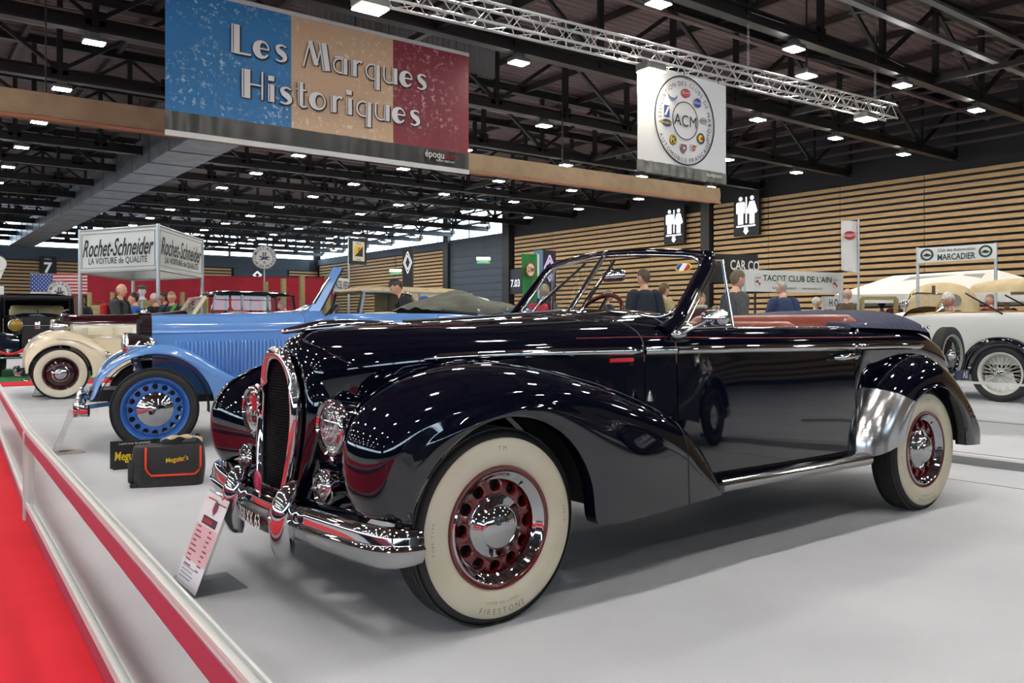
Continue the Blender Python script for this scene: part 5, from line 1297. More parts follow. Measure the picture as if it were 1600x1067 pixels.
GLY = {  # letter: (width, strokes)
 'L': (.62, [([(.14, 0), (.14, 1)], TK), ([(.14, .03), (.62, .03)], .07)]),
 'H': (.70, [([(.14, 0), (.14, 1)], TK), ([(.14, .5), (.64, .5)], TN), ([(.64, 0), (.64, 1)], TN)]),
 'M': (.98, [([(.05, 0), (.28, 1)], TN), ([(.28, .98), (.5, .15)], [.16, .16]), ([(.5, .12), (.70, .98)], TN), ([(.72, 1), (.86, 0)], TK)]),
 'e': (.56, [(circ(.28, .31, .20, .27, 5, 180, 16) + circ(.28, .31, .20, .27, 180, 325, 14)[1:], [.05, .05, .09, .2, .24, .2, .09, .05]), ([(.1, .33), (.49, .33)], TN)]),
 'a': (.56, [(circ(.26, .29, .22, .26, 60, 320, 18), TN), ([(.43, 0), (.43, .6)], .2), ([(.08, .58), (.3, .62), (.43, .58)], TN)]),
 'o': (.58, [(circ(.28, .31, .22, .28, 0, 360, 30), [.05, .05, .08, .19, .22, .19, .08, .05, .05])]),
 'q': (.58, [(circ(.28, .31, .24, .28, 40, 320, 20), TN), ([(.46, -.35), (.46, .6)], .2)]),
 's': (.46, [([(.40, .54), (.26, .60), (.11, .52), (.16, .38), (.30, .28), (.36, .13), (.22, .02), (.05, .06)], [.05, .06, .12, .2, .2, .12, .06, .05], 24)]),
 'r': (.44, [([(.12, 0), (.12, .62)], .2), ([(.2, .48), (.3, .6), (.42, .56)], [.05, .07, .10], 10)]),
 'u': (.60, [([(.06, .62), (.06, .2), (.16, .03), (.32, .02), (.46, .12)], TN, 18), ([(.48, 0), (.48, .62)], .2)]),
 'i': (.28, [([(.13, 0), (.13, .62)], .2), ([(.13, .74), (.13, .92)], .19)]),
 't': (.40, [([(.16, .9), (.16, .1)], .18), ([(.16, .12), (.24, .02), (.38, .05)], [.16, .09, .05], 8), ([(.0, .62), (.36, .62)], TN)])}
def deco(s, size, y, grow=0., dx=0., dz=0.):
    gs = []; x = 0
    for ch in s:
        if ch == ' ': x += .38; continue
        w, st = GLY[ch]
        for sk in st:
            wd = sk[1]; wd = [q + grow for q in wd] if hasattr(wd, '__len__') else wd + grow
            V, F = stroke(sk[0], wd, sk[2] if len(sk) > 2 else None)
            gs.append(([((vx + x) * size + dx, y, vz * size + dz) for vx, vz in V], F))
        x += w + .09
    return join(*gs), x * size
pL, pR = on_y(258, 215, 14.4), on_y(732, 269, 14.4)
t, BW = sign_root('tricolour_banner', 'large hanging banner in blue, cream and red reading Les Marques Historiques', 'banner', pL, pR, (pL.z + pR.z) / 2)
BH = 2.45
def fold(x, z): return (.016 * math.sin(x * 5.1 + .5 * math.sin(x * 2)) + .012 * math.sin(x * 17 + 2 * math.sin(x * 1.7))) * max(0, 1 - z / 1.1) + .006 * math.sin(x * 3)
def sheet(x0, x1, z0, z1, e=0., nx=150, nz=14): return grid(np.array([[(x, fold(x, z) - e, z) for z in np.linspace(z0, z1, nz)] for x in np.linspace(x0, x1, nx)]))
def worn(name, c, c2, sc=5.):
    m = mat(name, c, .55)
    n, l, b = nodes(m)
    tc = n.new('ShaderNodeTexCoord'); t1 = n.new('ShaderNodeTexNoise'); t1.inputs['Scale'].default_value = sc; t1.inputs['Detail'].default_value = 9; t1.inputs['Roughness'].default_value = .72
    r1 = n.new('ShaderNodeValToRGB'); r1.color_ramp.elements[0].position = .54; r1.color_ramp.elements[1].position = .60
    r1.color_ramp.elements[0].color = (0, 0, 0, 1)
    t2 = n.new('ShaderNodeTexNoise'); t2.inputs['Scale'].default_value = .9; t2.inputs['Detail'].default_value = 3
    r2 = n.new('ShaderNodeValToRGB'); r2.color_ramp.elements[0].position = .42; r2.color_ramp.elements[1].position = .60
    mm = n.new('ShaderNodeMath'); mm.operation = 'MULTIPLY'; mx = n.new('ShaderNodeMix'); mx.data_type = 'RGBA'
    for tt in (t1, t2): l.new(tc.outputs['Object'], tt.inputs['Vector'])
    l.new(t1.outputs['Fac'], r1.inputs[0]); l.new(t2.outputs['Fac'], r2.inputs[0]); l.new(r1.outputs[0], mm.inputs[0]); l.new(r2.outputs[0], mm.inputs[1])
    mx.inputs[6].default_value = (*hx(c), 1); mx.inputs[7].default_value = (*hx(c2), 1)
    l.new(mm.outputs[0], mx.inputs[0]); l.new(mx.outputs[2], b.inputs['Base Color'])
    return m
zb = .42
obj('blue_field', sheet(0, BW * .36, zb, BH), worn('banner_blue', '#2473ab', '#bcd6e6', 9.), t, 60)
obj('cream_field', sheet(BW * .36, BW * .705, zb, BH), worn('banner_cream', '#c8a888', '#e2d2bd', 9.), t, 60)
obj('red_field', sheet(BW * .705, BW, zb, BH), worn('banner_red', '#7a2230', '#c79aa2', 9.), t, 60)
obj('black_hem', sheet(0, BW, .09, zb), mat('banner_black', (.010, .010, .009), .30), t, 60)
obj('bottom_bar', box((BW / 2, 0, .045), (BW, .05, .09)), RAILW, t, 0)
obj('top_bar', box((BW / 2, 0, BH + .03), (BW, .05, .07)), RAILW, t, 0)
for k, x in enumerate((.10, .41, .69, .95)): obj('hanging_wire', tube([(BW * x, 0, BH + .06), (BW * x, 0, ROOF - t.location.z)], .008, 5), STEEL, t, 0)
for s_, sz, x0, z0 in (('Les Marques', .50, 1.07, 1.56), ('Historiques', .50, 1.25, .82)):
    g, wt_ = deco(s_, sz, 0); kx = {'Les Marques': 3.99, 'Historiques': 3.66}[s_] / wt_
    for nm, gr, m, off, sh in (('letter_shadow', .04, PRINTK, .034, (.018, -.014)), ('lettering', .0, mat('letter_white', '#e6e4e2', .5), .040, (0, 0)), ('inner_line', -.2, PRINTK, .044, (-.0, 0))):
        if nm == 'inner_line':
            gs = []; xx = 0
            for ch in s_:
                if ch == ' ': xx += .38; continue
                w_, st = GLY[ch]
                for sk in st[:1] if ch in 'LHeosrit' else (st[1:] if ch in 'aqu' else [st[3]]):
                    wd = sk[1]; wmax = max(wd) if hasattr(wd, '__len__') else wd
                    V, F = stroke([(p_[0] - wmax * .27, p_[1] * .97 + .012) for p_ in sk[0]], .022 if wmax > .15 else .0, sk[2] if len(sk) > 2 else None)
                    if not hasattr(wd, '__len__'): gs.append(([((vx + xx) * sz, 0, vz * sz) for vx, vz in V], F))
                xx += w_ + .09
            g = join(*gs)
        else: g, _ = deco(s_, sz, 0, gr)
        V = [(x0 + x * kx + sh[0], 0, z0 + z + sh[1]) for x, y, z in g[0]]
        obj(nm, ([(x, fold(x, z) - off, z) for x, y, z in V], g[1]), m, t, 0, fix=False)
obj('small_lettering', xf(text('époqu', .14, 0, .02, .9, align='R'), (BW * .895, -.05, .31)), PRINTW, t, 0)
obj('small_lettering', xf(text('auto', .13, 0, .0, .9, align='L'), (BW * .897, -.05, .31)), PRINTR, t, 0)
obj('small_lettering', xf(text('salon national', .055, 0, .01), (BW * .90, -.05, .20)), PRINTW, t, 0)
# ------------------------------------------------------------------ round-emblem banner under the truss
pL, pR = on_y(996, 271, 10.1), on_y(1135, 284, 10.1)
t, BW = sign_root('emblem_banner', 'white hanging banner with a ring of small badges around three black capitals', 'banner', pL, pR, (pL.z + pR.z) / 2)
BH = 1.86
obj('cloth', grid(np.array([[(x, .012 * math.sin(x * 6), z) for z in np.linspace(.20, BH, 6)] for x in np.linspace(0, BW, 40)])), mat('banner_white', '#d9d9dc', .6), t, 60)
obj('grey_hem', grid(np.array([[(x, .022 * math.sin(x * 30 + 1), z) for z in (0, .1, .20)] for x in np.linspace(0, BW, 90)])), add_noise(mat('hem_grey', '#585a55', .5), '#74766f', 5, .4, .6), t, 60)
cx, cz, R0 = BW * .5, 1.02, .79
obj('outer_ring', ring(R0 - .013, R0 + .013, -.036, -.03, 72, (cx, cz)), PRINTK, t, 0); obj('inner_ring', ring(.327, .343, -.036, -.03, 64, (cx, cz)), PRINTK, t, 0)
obj('lettering', xf(text('ACM', .20, 0, .0, 1.), (cx, -.03, cz)), PRINTK, t, 0)
obj('lettering', xf(arc_text('ASSOCIATION DES CLUBS DE MARQUE', .665, PI / 2 - .12, .078, gap=.36, bold=.0), (cx, -.03, cz)), PRINTK, t, 0)
obj('lettering', xf(arc_text('AUTOMOBILE FRANÇAISE', .715, -PI / 2, .078, gap=.34, bold=.0, inner=True), (cx, -.03, cz)), PRINTK, t, 0)
EB = mat('badge_deep_blue', '#27418c', .5); EN = mat('badge_navy', '#1f2c55', .5)
for ang, kind in ((88, 'red_oval'), (48, 'blue_oval'), (8, 'grey_oval'), (-32, 'tri_round'), (-62, 'wings'), (-95, 'shield'), (-130, 'round'), (-168, 'black_oval'), (168, 'square'), (132, 'crescent')):
    q = math.radians(ang); ex, ez = cx + .50 * math.cos(q), cz + .50 * math.sin(q)
    b_ = {'red_oval': lambda: [(disc(.15, -.036, -.03, 32, (ex, ez), 1, .62), PRINTR), (disc(.12, -.038, -.036, 32, (ex, ez), 1, .5), PRINTW), (disc(.113, -.040, -.038, 32, (ex, ez), 1, .5), PRINTR), (xf(text('BUGATTI', .045, 0, .015), (ex, -.038, ez)), PRINTW)],
          'blue_oval': lambda: [(disc(.12, -.036, -.03, 32, (ex, ez), 1, .9), EB), (xf(text('DELAGE', .05, 0, .01), (ex, -.034, ez)), PRINTW)],
          'grey_oval': lambda: [(disc(.12, -.036, -.03, 32, (ex, ez), 1, .6), mat('badge_grey', '#9a9aa0', .4)), (xf(text('DELAHAYE', .034, 0, .01), (ex, -.034, ez)), PRINTK)],
          'tri_round': lambda: [(disc(.125, -.036, -.03, 32, (ex, ez)), EN), (disc(.085, -.038, -.036, 32, (ex - .012, ez)), PRINTY), (disc(.045, -.04, -.038, 20, (ex + .03, ez)), PRINTR)],
          'wings': lambda: [(prism([(ex - .15, ez + .05), (ex + .15, ez + .05), (ex + .07, ez - .01), (ex - .07, ez - .01)], -.036, -.03), mat('badge_pale', '#b9b9bb', .5)), (prism([(ex - .05, ez + .03), (ex + .05, ez + .03), (ex + .04, ez - .06), (ex, ez - .10), (ex - .04, ez - .06)], -.038, -.036), PRINTR), (disc(.025, -.04, -.038, 16, (ex, ez - .03)), PRINTY)],
          'shield': lambda: [(prism([(ex - .09, ez + .09), (ex + .09, ez + .09), (ex + .10, ez - .02), (ex, ez - .13), (ex - .10, ez - .02)], -.036, -.03), mat('badge_steel', '#5d5f66', .4)), (disc(.055, -.038, -.036, 20, (ex, ez)), PRINTR), (disc(.03, -.04, -.038, 20, (ex, ez)), PRINTW)],
          'round': lambda: [(disc(.115, -.036, -.03, 32, (ex, ez)), mat('badge_black', (.03, .03, .025), .5)), (ring(.09, .10, -.039, -.036, 32, (ex, ez)), PRINTY), (xf(text('PL', .11, 0, .01), (ex, -.034, ez)), PRINTY)],
          'black_oval': lambda: [(disc(.16, -.036, -.03, 32, (ex, ez), 1, .5), EN), (xf(text('SALMSON', .05, 0, .01), (ex, -.034, ez)), PRINTY)],
          'square': lambda: [(box((ex, -.033, ez), (.17, .006, .25)), EB), (prism([(ex - .085, ez - .10), (ex - .03, ez - .10), (ex + .085, ez + .10), (ex + .03, ez + .10)], -.038, -.036), PRINTW)],
          'crescent': lambda: [(prism([(ex + .15 * math.cos(a), ez + .05 + .13 * math.sin(a)) for a in np.linspace(math.pi, 2 * math.pi, 16)] + [(ex + .13 * math.cos(a), ez + .06 + .07 * math.sin(a)) for a in np.linspace(2 * math.pi, math.pi, 16)], -.036, -.03), mat('badge_slate', '#5c6b8c', .5))]}[kind]()
    sh_ = lambda g: ([(ex + (x - ex) * .8, y, ez + (z - ez) * .8) for x, y, z in g[0]], g[1])
    b_ = [(sh_(g), m) for g, m in b_]
    base = obj('badge', b_[0][0], b_[0][1], t, 0)
    for g, m in b_[1:]: obj('badge_detail', g, m, base, 0)
obj('small_lettering', xf(text('époquauto', .07, 0, .012), (BW * .84, -.02, .13)), PRINTW, t, 0)
for x in (.1, .5, .9): obj('hanging_cord', tube([(BW * x, 0, BH - .01), (BW * x, 0, BH + .06)], .008, 5), STEEL, t, 0)
# ------------------------------------------------------------------ stands, signs, flags and fences behind the cars
def px_sign(name, label, cat, l, r, top, Dl, Dr, group=None):
    """board whose lower corners are seen at pixels l and r (at depths Dl, Dr); top = pixel row of the upper left corner"""
    pl_, pr_ = at(*l, Dl), at(*r, Dr)
    t, w = sign_root(name, label, cat, pl_, pr_, None, group)
    return t, w, at(l[0], top, Dl).z - pl_.z, pr_.z - pl_.z
def lean(g, w, dz): return [(x, y, z + dz * x / max(w, 1e-6)) for x, y, z in g[0]], g[1]
def pole(t, x, y, z0, z1, r=.02, m=None, name='pole'): return obj(name, tube([(x, y, z0), (x, y, z1)], r, 10), m or GALV, t, 60)
# square overhead sign stand with lettering on two sides
CLOTHW = mat('sign_cloth', '#d3d8d6', .6)
A_, B_, C_ = at(247, 421, 20.0), at(125, 427, 21.3), at(316, 430, 23.6)
t = thing('overhead_sign', 'square white overhead sign on four posts with slanted black lettering', 'sign', (A_.x, A_.y, 0))
z0, z1 = A_.z, at(247, 352, 20).z
D_ = B_ + (C_ - A_)
def side_frame(P, Q, nm):
    P, Q = P - A_, Q - A_; P.z = Q.z = 0; d = (Q - P); w = d.length
    e = bpy.data.objects.new(nm, None); COL.objects.link(e); e.parent = t; e.location = P; e.rotation_euler = (0, 0, math.atan2(d.y, d.x))
    return e, w
for P, Q, nm in ((B_, A_, 'front_side'), (A_, C_, 'right_side'), (C_, D_, 'rear_side'), (D_, B_, 'left_side')):
    Pn, Qn = P - A_, Q - A_; d = Qn - Pn; w = math.hypot(d.x, d.y); rz = math.atan2(d.y, d.x)
    o = obj(nm, box((w / 2, 0, (z0 + z1) / 2), (w - .06, .02, z1 - z0 - .06)), CLOTHW, t, 0); o.location = (Pn.x, Pn.y, 0); o.rotation_euler = (0, 0, rz)
    obj('frame', join(*[tube([(0, 0, z), (w, 0, z)], .028, 8) for z in (z0, z1)]), GALV, o, 60)
    if nm in ('front_side', 'right_side'):
        sx = w / 4.25 / .62
        obj('lettering', xf(text('Rochet-Schneider', .42, .42, .02, .56 * w / 2.75), (w / 2, -.014, z0 + .60)), PRINTK, o, 0)
        obj('lettering', xf(text('LA VOITURE de QUALITÉ', .15, 0, .012, .86 * w / 2.75), (w / 2, -.014, z0 + .27)), PRINTK, o, 0)
        obj('border_line', loop_box(.10, w - .10, z0 + .1, z1 - .1, -.013, .012), mat('border_grey', '#6d7274', .6), o, 0)
for P in (A_, B_, C_, D_): obj('post', tube([(P.x - A_.x, P.y - A_.y, 0), (P.x - A_.x, P.y - A_.y, z1 + .04)], .045, 10), GALV, t, 60)
# red partition wall, fence and timber posts
m_part = add_noise(mat('partition_red', '#9a1028', .8), '#8c0e24', 2, .4, .6)
t, w, h, dz = px_sign('partition_wall', 'long crimson partition wall behind the stands on the left', 'partition', (137, 505), (524, 505), 430, 29, 31)
t.location.z = 0
obj('panel', box((w / 2, 0, 1.37), (w, .08, 2.74)), m_part, t, 0)
obj('top_edge', box((w / 2, 0, 2.76), (w, .1, .03)), mat('edge_maroon', '#6e0c1e', .7), t, 0)
PINE = add_noise(mat('treated_pine', '#a89a68', .7), '#8f8154', 3, .3, .7, .05, 4, (1, 1, 12))
t, w, h, dz = px_sign('timber_fence', 'low fence of pale treated boards in front of the crimson wall', 'fence', (140, 505), (322, 505), 460, 25, 24.5)
t.location.z = 0
for k in range(5):
    x0 = w * k / 5; zt_ = (1.84 + .06 * math.sin(k))
    obj('board_panel', join(*[box((x0 + w / 10, 0, .1 + .145 * i), (w / 5 - .1, .025, .135)) for i in range(int(zt_ / .145) - 1)]), PINE, t, 0)
for k in range(6): obj('post', box((w * k / 5, 0, 1.0), (.09, .09, 2.0)), PINE, t, 0)
for k, (px_, yt_, dd) in enumerate(((415, 440, 27), (443, 435, 26), (472, 430, 25), (512, 430, 24))):
    p = at(px_, yt_, dd)
    o = obj('timber_post', box((0, 0, p.z / 2), (.13, .13, p.z)), PINE, None, 0, (p.x, p.y, 0))
    tag(o, ('leftmost of the four tall pale timber posts before the crimson wall', 'second tall timber post from the left before the crimson wall', 'third tall timber post, just left of the blue windscreen post', 'tall timber post just right of the blue windscreen post')[k], 'post', 'timber posts before the crimson wall')
t, w, h, dz = px_sign('timber_fence', 'short board fence between timber posts right of the blue windscreen post', 'fence', (474, 505), (512, 505), 458, 25, 24.2)
t.location.z = 0
obj('board_panel', join(*[box((w / 2, 0, .1 + .145 * i), (w - .12, .025, .135)) for i in range(11)]), PINE, t, 0)
p, q = at(103, 505, 22), at(128, 505, 22)
t, w, h, dz = px_sign('wooden_panel', 'brown varnished wooden panel standing behind the black saloon', 'panel', (101, 505), (130, 505), 463, 22, 22)
t.location.z = 0
obj('panel', box((w / 2, 0, .9), (w, .05, 1.8)), add_noise(mat('brown_wood', '#6a3a1e', .5), '#56301a', 4, .3, .7, 0, 4, (8, 8, 1)), t, 0)
# potted shrub
p = at(142, 505, 25.5)
t = thing('potted_shrub', 'leafy potted shrub between the wooden panel and the board fence', 'plant', (p.x, p.y, 0))
obj('pot', lathe([(0, 0), (.2, 0), (.26, .42), (.28, .45), (.24, .45), (.22, .4), (0, .4)], 24, 'z'), mat('pot_brown', '#5a3524', .7), t, 60)
rnd = random.Random(3); st, lv = [], []
for k in range(34):
    a = rnd.uniform(0, 2 * PI); hh = rnd.uniform(.9, 1.78); rr = rnd.uniform(.15, .62) * (1.2 - .3 * hh)
    P = spl([(0, 0, .4), (rr * .3 * math.cos(a), rr * .3 * math.sin(a), .4 + (hh - .4) * .55), (rr * math.cos(a), rr * math.sin(a), hh), (rr * 1.35 * math.cos(a), rr * 1.35 * math.sin(a), hh - .06)], 10)
    st.append(tube(P, [.010 - .0008 * i for i in range(10)], 4, caps=False))
    for i in range(3, 10):
        for s in (0, 1, 2):
            b_ = Vector(P[i]); a2 = rnd.uniform(0, 2 * PI); L_ = rnd.uniform(.09, .16); dr_ = Vector((math.cos(a2), math.sin(a2), rnd.uniform(-.7, .3))) * L_; n_ = Vector((-math.sin(a2), math.cos(a2), rnd.uniform(-.3, .3))) * L_ * .22
            lv.append(([tuple(b_), tuple(b_ + dr_ * .5 + n_), tuple(b_ + dr_), tuple(b_ + dr_ * .5 - n_)], [(0, 1, 2, 3)]))
obj('stems', join(*st), mat('stem_brown', '#4a3a22', .8), t, 60)
obj('foliage', join(*lv), add_noise(mat('leaf_green', '#3d4a22', .5), '#7d7a3a', 3, .4, .7), t, 0, fix=False)
# flag with stars and stripes hung on a line
t, w, h, dz = px_sign('striped_flag', 'flag with white stars on blue and red stripes hung behind the black saloon', 'flag', (48, 461), (137, 463), 428, 30, 30)
wav = lambda x: .03 * math.sin(x * 4)
def fl_(x0, x1, z0, z1, e=0.): return grid(np.array([[(x, wav(x) - e, z) for z in (z0, z1)] for x in np.linspace(x0, x1, 16)]))
H_ = h
obj('white_cloth', fl_(0, w, 0, H_), PRINTW, t, 60)
for k in range(0, 13, 2): obj('red_stripe', fl_(0, w, H_ * (1 - (k + 1) / 13), H_ * (1 - k / 13), .006), mat('stripe_red', '#c3282e', .7), t, 60)
can = obj('blue_canton', fl_(0, w * .39, H_ * 6 / 13 * .35, H_, .012), mat('canton_blue', '#2b4a94', .7), t, 60)
def star(cx, cz, r): return [(cx + r * (1 if i % 2 == 0 else .4) * math.sin(PI * i / 5), cz + r * (1 if i % 2 == 0 else .4) * math.cos(PI * i / 5)) for i in range(10)]
gs = []
for r_ in range(9):
    for c_ in range(6 if r_ % 2 == 0 else 5):
        x = w * .39 * (.08 + (c_ + (.5 if r_ % 2 else 0)) * .168); z = H_ * .16 + (H_ * .84) * (.06 + r_ * .11)
        gs.append(prism(star(x, z, .034), wav(x) - .016, wav(x) - .013))
obj('stars', join(*gs), PRINTW, can, 0)
obj('hem_cord', tube([(0, 0, H_), (w, 0, H_)], .01, 5), GALV, t, 60)
for x in (0, w): pole(t, x, .02, -t.location.z, H_ + .03, .02)
# round club signs
def round_sign(label, px_, py_, rpx, D, pole_to=True, txt=True):
    p = at(px_, py_, D); r = rpx / FPX * D
    t = thing('round_sign', label, 'sign', (p.x, p.y, 0), HEAD - PI / 2 + math.atan2(-(px_ - CX), FPX))
    zc = p.z
    o = obj('disc', disc(r, -.02, .02, 48, (0, zc)), PRINTW, t, 0)
    obj('rim_line', ring(r * .95, r * .985, -.025, -.02, 48, (0, zc)), mat('rim_dark_green', '#27362e', .6), o, 0)
    if txt:
        obj('lettering', xf(arc_text('MUSTANG', r * .76, PI / 2, r * .24, gap=.35, bold=.02), (0, -.022, zc)), PRINTK, o, 0)
        obj('lettering', xf(arc_text('CLUB DE FRANCE', r * .78, -PI / 2, r * .20, gap=.25, bold=.02, inner=True), (0, -.022, zc)), PRINTK, o, 0)
        for x, m in ((-.10, PRINTB), (0, mat('bar_pale', '#b9bcc4', .6)), (.10, PRINTR)): obj('colour_bar', box((x * r, -.024, zc + .12 * r), (.09 * r, .006, .62 * r)), m, o, 0)
        # small emblem of a galloping horse
        hs_ = [(-.46, .10), (-.30, .18), (-.20, .06), (.10, .06), (.24, .14), (.40, .10), (.46, .02), (.30, .03), (.22, -.08), (.44, -.16), (.40, -.20), (.14, -.14), (-.06, -.12), (-.26, -.20), (-.44, -.16), (-.42, -.12), (-.24, -.10), (-.22, .0), (-.34, .06)]
        obj('horse_emblem', prism([(a * r, zc + b_ * r - .06 * r) for a, b_ in hs_], -.034, -.028), mat('emblem_grey', '#3a4048', .5), o, 0)
        obj('checker', join(*[box((a * .07 * r, -.026, zc - .36 * r - b_ * .07 * r), (.07 * r, .006, .07 * r)) for a in (-1, 0, 1) for b_ in (0, 1, 2) if (a + b_) % 2 == 0]), PRINTK, o, 0)
    pole(t, 0, .03, 0, zc, .022)
    return t
round_sign('round white club sign on a pole above the crimson wall', 413, 402, 18.5, 27.5)
round_sign('round white club sign in front of the star-spangled flag', 93, 456, 17, 27)
t = round_sign('white heart-shaped club sign cut by the left edge of the picture', -4, 412, 13, 24, txt=False)
p = at(-4, 412, 24)
obj('point', prism([(-.22, p.z - .06), (.22, p.z - .06), (0, p.z - .62)], -.018, .018), PRINTW, t, 0)
t, w, h, dz = px_sign('notice_board', 'small white notice at the left edge beside the black saloon roof', 'sign', (-6, 460), (6, 460), 447, 22.5, 22.5); obj('sheet', box((w / 2, 0, h / 2), (w, .02, h)), PRINTW, t, 0); pole(t, w / 2, .02, -t.location.z, h, .02)
# hall number board on the far wall
t = thing('hall_number', 'black board with a white 7 on the slatted far wall', 'sign', (9.3, WY - .24, 4.6))
obj('board', box((.55, 0, .65), (1.1, .06, 1.35)), BLACK, t, 0); obj('numeral', xf(text('7', .72, 0, .04), (.55, -.03, .52)), mat('sign_white', '#e8e8e8', .5, emit=.25), t, 0); obj('small_lettering', xf(text('HALL', .14, 0, .01), (.55, -.03, 1.14)), PRINTW, t, 0)
# black sign with yellow and black square on a pole
t, w, h, dz = px_sign('framed_sign', 'black framed sign with a yellow and black square on a tall pole', 'sign', (546, 412), (572, 414), 371, 27, 27.6)
bd = obj('frame', box((w / 2, 0, h / 2), (w, .06, h)), BLACK, t, 0)
obj('poster', box((w / 2, -.034, h / 2), (w * .7, .01, h * .74)), mat('poster_cream', '#d8d4c0', .6), bd, 0)
obj('yellow_square', box((w / 2, -.042, h * .5), (w * .48, .008, h * .40)), PRINTY, bd, 0)
obj('black_triangle', prism([(w * .26, h * .30), (w * .74, h * .30), (w * .74, h * .70)], -.05, -.046), PRINTK, bd, 0)
obj('letter', xf(text('F', h * .2, 0, .03), (w * .52, -.05, h * .53)), PRINTR, bd, 0)
obj('lettering', xf(text('FACEL', h * .07, 0, .01), (w / 2, -.04, h * .79)), PRINTK, bd, 0); obj('lettering', xf(text('PARIS', h * .06, 0, .01), (w / 2, -.04, h * .18)), PRINTK, bd, 0)
pole(t, .02, .05, -t.location.z, h + .06, .035); obj('arm', tube([(.02, .05, h + .04), (w, .05, h + .04)], .02, 8), GALV, t, 60)
t, w, h, dz = px_sign('club_banner', 'small white banner with tall narrow black capitals left of the beige cloth top', 'banner', (523, 455), (545, 457), 433, 24, 25)
obj('cloth', box((w / 2, 0, h / 2), (w, .02, h)), PRINTW, t, 0); obj('lettering', xf(text('FACEL VEGA', h * .55, 0, .02, .40 * w / h / 1.62), (w / 2, -.012, h * .5)), PRINTK, t, 0)
for x in (0, w): pole(t, x, .02, -t.location.z, h, .02)
# black maker banners with an open diamond
def diamond_banner(label, l, r, top, D, col, Dr=None, side=None):
    t, w, h, dz = px_sign('diamond_banner', label, 'banner', l, r, top, D, Dr or D)
    t.location.z = 0; H0 = at(l[0], l[1], D).z
    o = obj('tower', box((w / 2, 0, (H0 + h) / 2), (w, .25, H0 + h)), BLACK, t, 0)
    if side: obj('tower_side', box((-.05, 0, (H0 + h) / 2), (.10, .26, H0 + h)), side, o, 0)
    cz = H0 + h * .48; R1, R2 = w * .40, h * .38
    def ro(k, wd):
        P = [(w / 2, cz + R2 * k), (w / 2 + R1 * k, cz), (w / 2, cz - R2 * k), (w / 2 - R1 * k, cz)]
        return join(*[bar((a[0], -.13, a[1]), (b_[0], -.13, b_[1]), wd) for a, b_ in zip(P, P[1:] + P[:1])])
    obj('outer_diamond', ro(1, w * .07), col, o, 0); obj('inner_diamond', ro(.66, w * .06), col, o, 0)
    return t
LITW = mat('lit_white', '#e9ecf4', .4, emit=.5); LITP = mat('lit_pink', '#cfb8e8', .4, emit=.5)
diamond_banner('tall black tower sign with a white diamond in front of the far slats', (629.5, 432), (645.5, 432), 387, 38, LITW)
diamond_banner('black tower sign with a lilac diamond right of the green flag', (843.5, 445), (864, 443), 391, 23, LITP, 23.3, mat('tower_blue', '#5d7f9c', .5))
diamond_banner('small black sign with a white emblem above the crimson wall', (395, 437), (412, 437), 422, 40, LITW)
# green flag with octagon emblem seen from its back
t, w, h, dz = px_sign('green_flag', 'green flag with a red and cream octagon emblem behind the windscreen', 'flag', (815, 485), (838, 478), 396, 20, 20.3)
obj('cloth', grid(np.array([[(x * w - .0 + .10 * (z - 1) * -.3, .03 * math.sin(x * 5), z * h) for z in np.linspace(0, 1, 4)] for x in np.linspace(0, 1, 12)])), add_noise(mat('flag_green', '#1f7a35', .8), '#1a6c2f', 4, .4, .6), t, 60)
oc = lambda R_: [(w * .5 + R_ * math.cos(PI / 8 + PI / 4 * i), h * .72 + R_ * 1.25 * math.sin(PI / 8 + PI / 4 * i)) for i in range(8)]
oo = obj('octagon', prism(oc(.155), -.06, -.05), mat('octagon_red', '#8a2a26', .6), t, 0); obj('octagon_field', prism(oc(.125), -.066, -.06), mat('octagon_cream', '#d9c9a8', .6), oo, 0)
g = text('MG', .12, 0, .03, .8); obj('lettering', ([(w * .5 - x, y - .066, z + h * .72) for x, y, z in g[0]], g[1]), mat('letter_maroon', '#7a2320', .6), oo, 0)
obj('white_edge', grid(np.array([[(w + e, .03 * math.sin(5), z * h) for z in (0, 1)] for e in (0, .07)])), PRINTW, t, 0)
pole(t, w + .08, .05, -t.location.z, h + .03, .025)
# lit exit signs, gate number
for (l, r, top, D, lab) in (((744.5, 412), (766, 411.5), 402, 46, 'lit green and white exit sign hung before the grey gate'), ((609, 429), (627, 429), 421, 44, 'lit green and white exit sign left of the tower with the white diamond')):
    t, w, h, dz = px_sign('exit_sign', lab, 'sign', l, r, top, D, D)
    obj('green_plate', box((w / 2, 0, h * .3), (w * .96, .06, h * .6)), mat('exit_green', '#4f9a6a', .5, emit=.35), t, 0)
    obj('light_bar', box((w / 2, 0, h * .8), (w, .1, h * .4)), mat('exit_light', '#f2fff2', .4, emit=4), t, 0)
    obj('lettering', xf(text('SORTIE', h * .3, 0, .01), (w / 2, -.03, h * .3)), PRINTW, t, 0)
    obj('hanging_wire', tube([(w / 2, 0, h), (w / 2, 0, ROOF - t.location.z)], .012, 5), STEEL, t, 0)
t = thing('gate_number', 'small dark plate lettered 7.03 on the slats left of the green flag', 'sign', (WX - .28, 40.6, 3.05), -PI / 2)
obj('plate', box((.5, 0, .55), (1.25, .06, 1.5)), mat('plate_dark_blue', '#1c2430', .5), t, 0); obj('lettering', xf(text('7.03', .42, 0, .03, .9), (.5, -.03, .45)), LITW, t, 0)
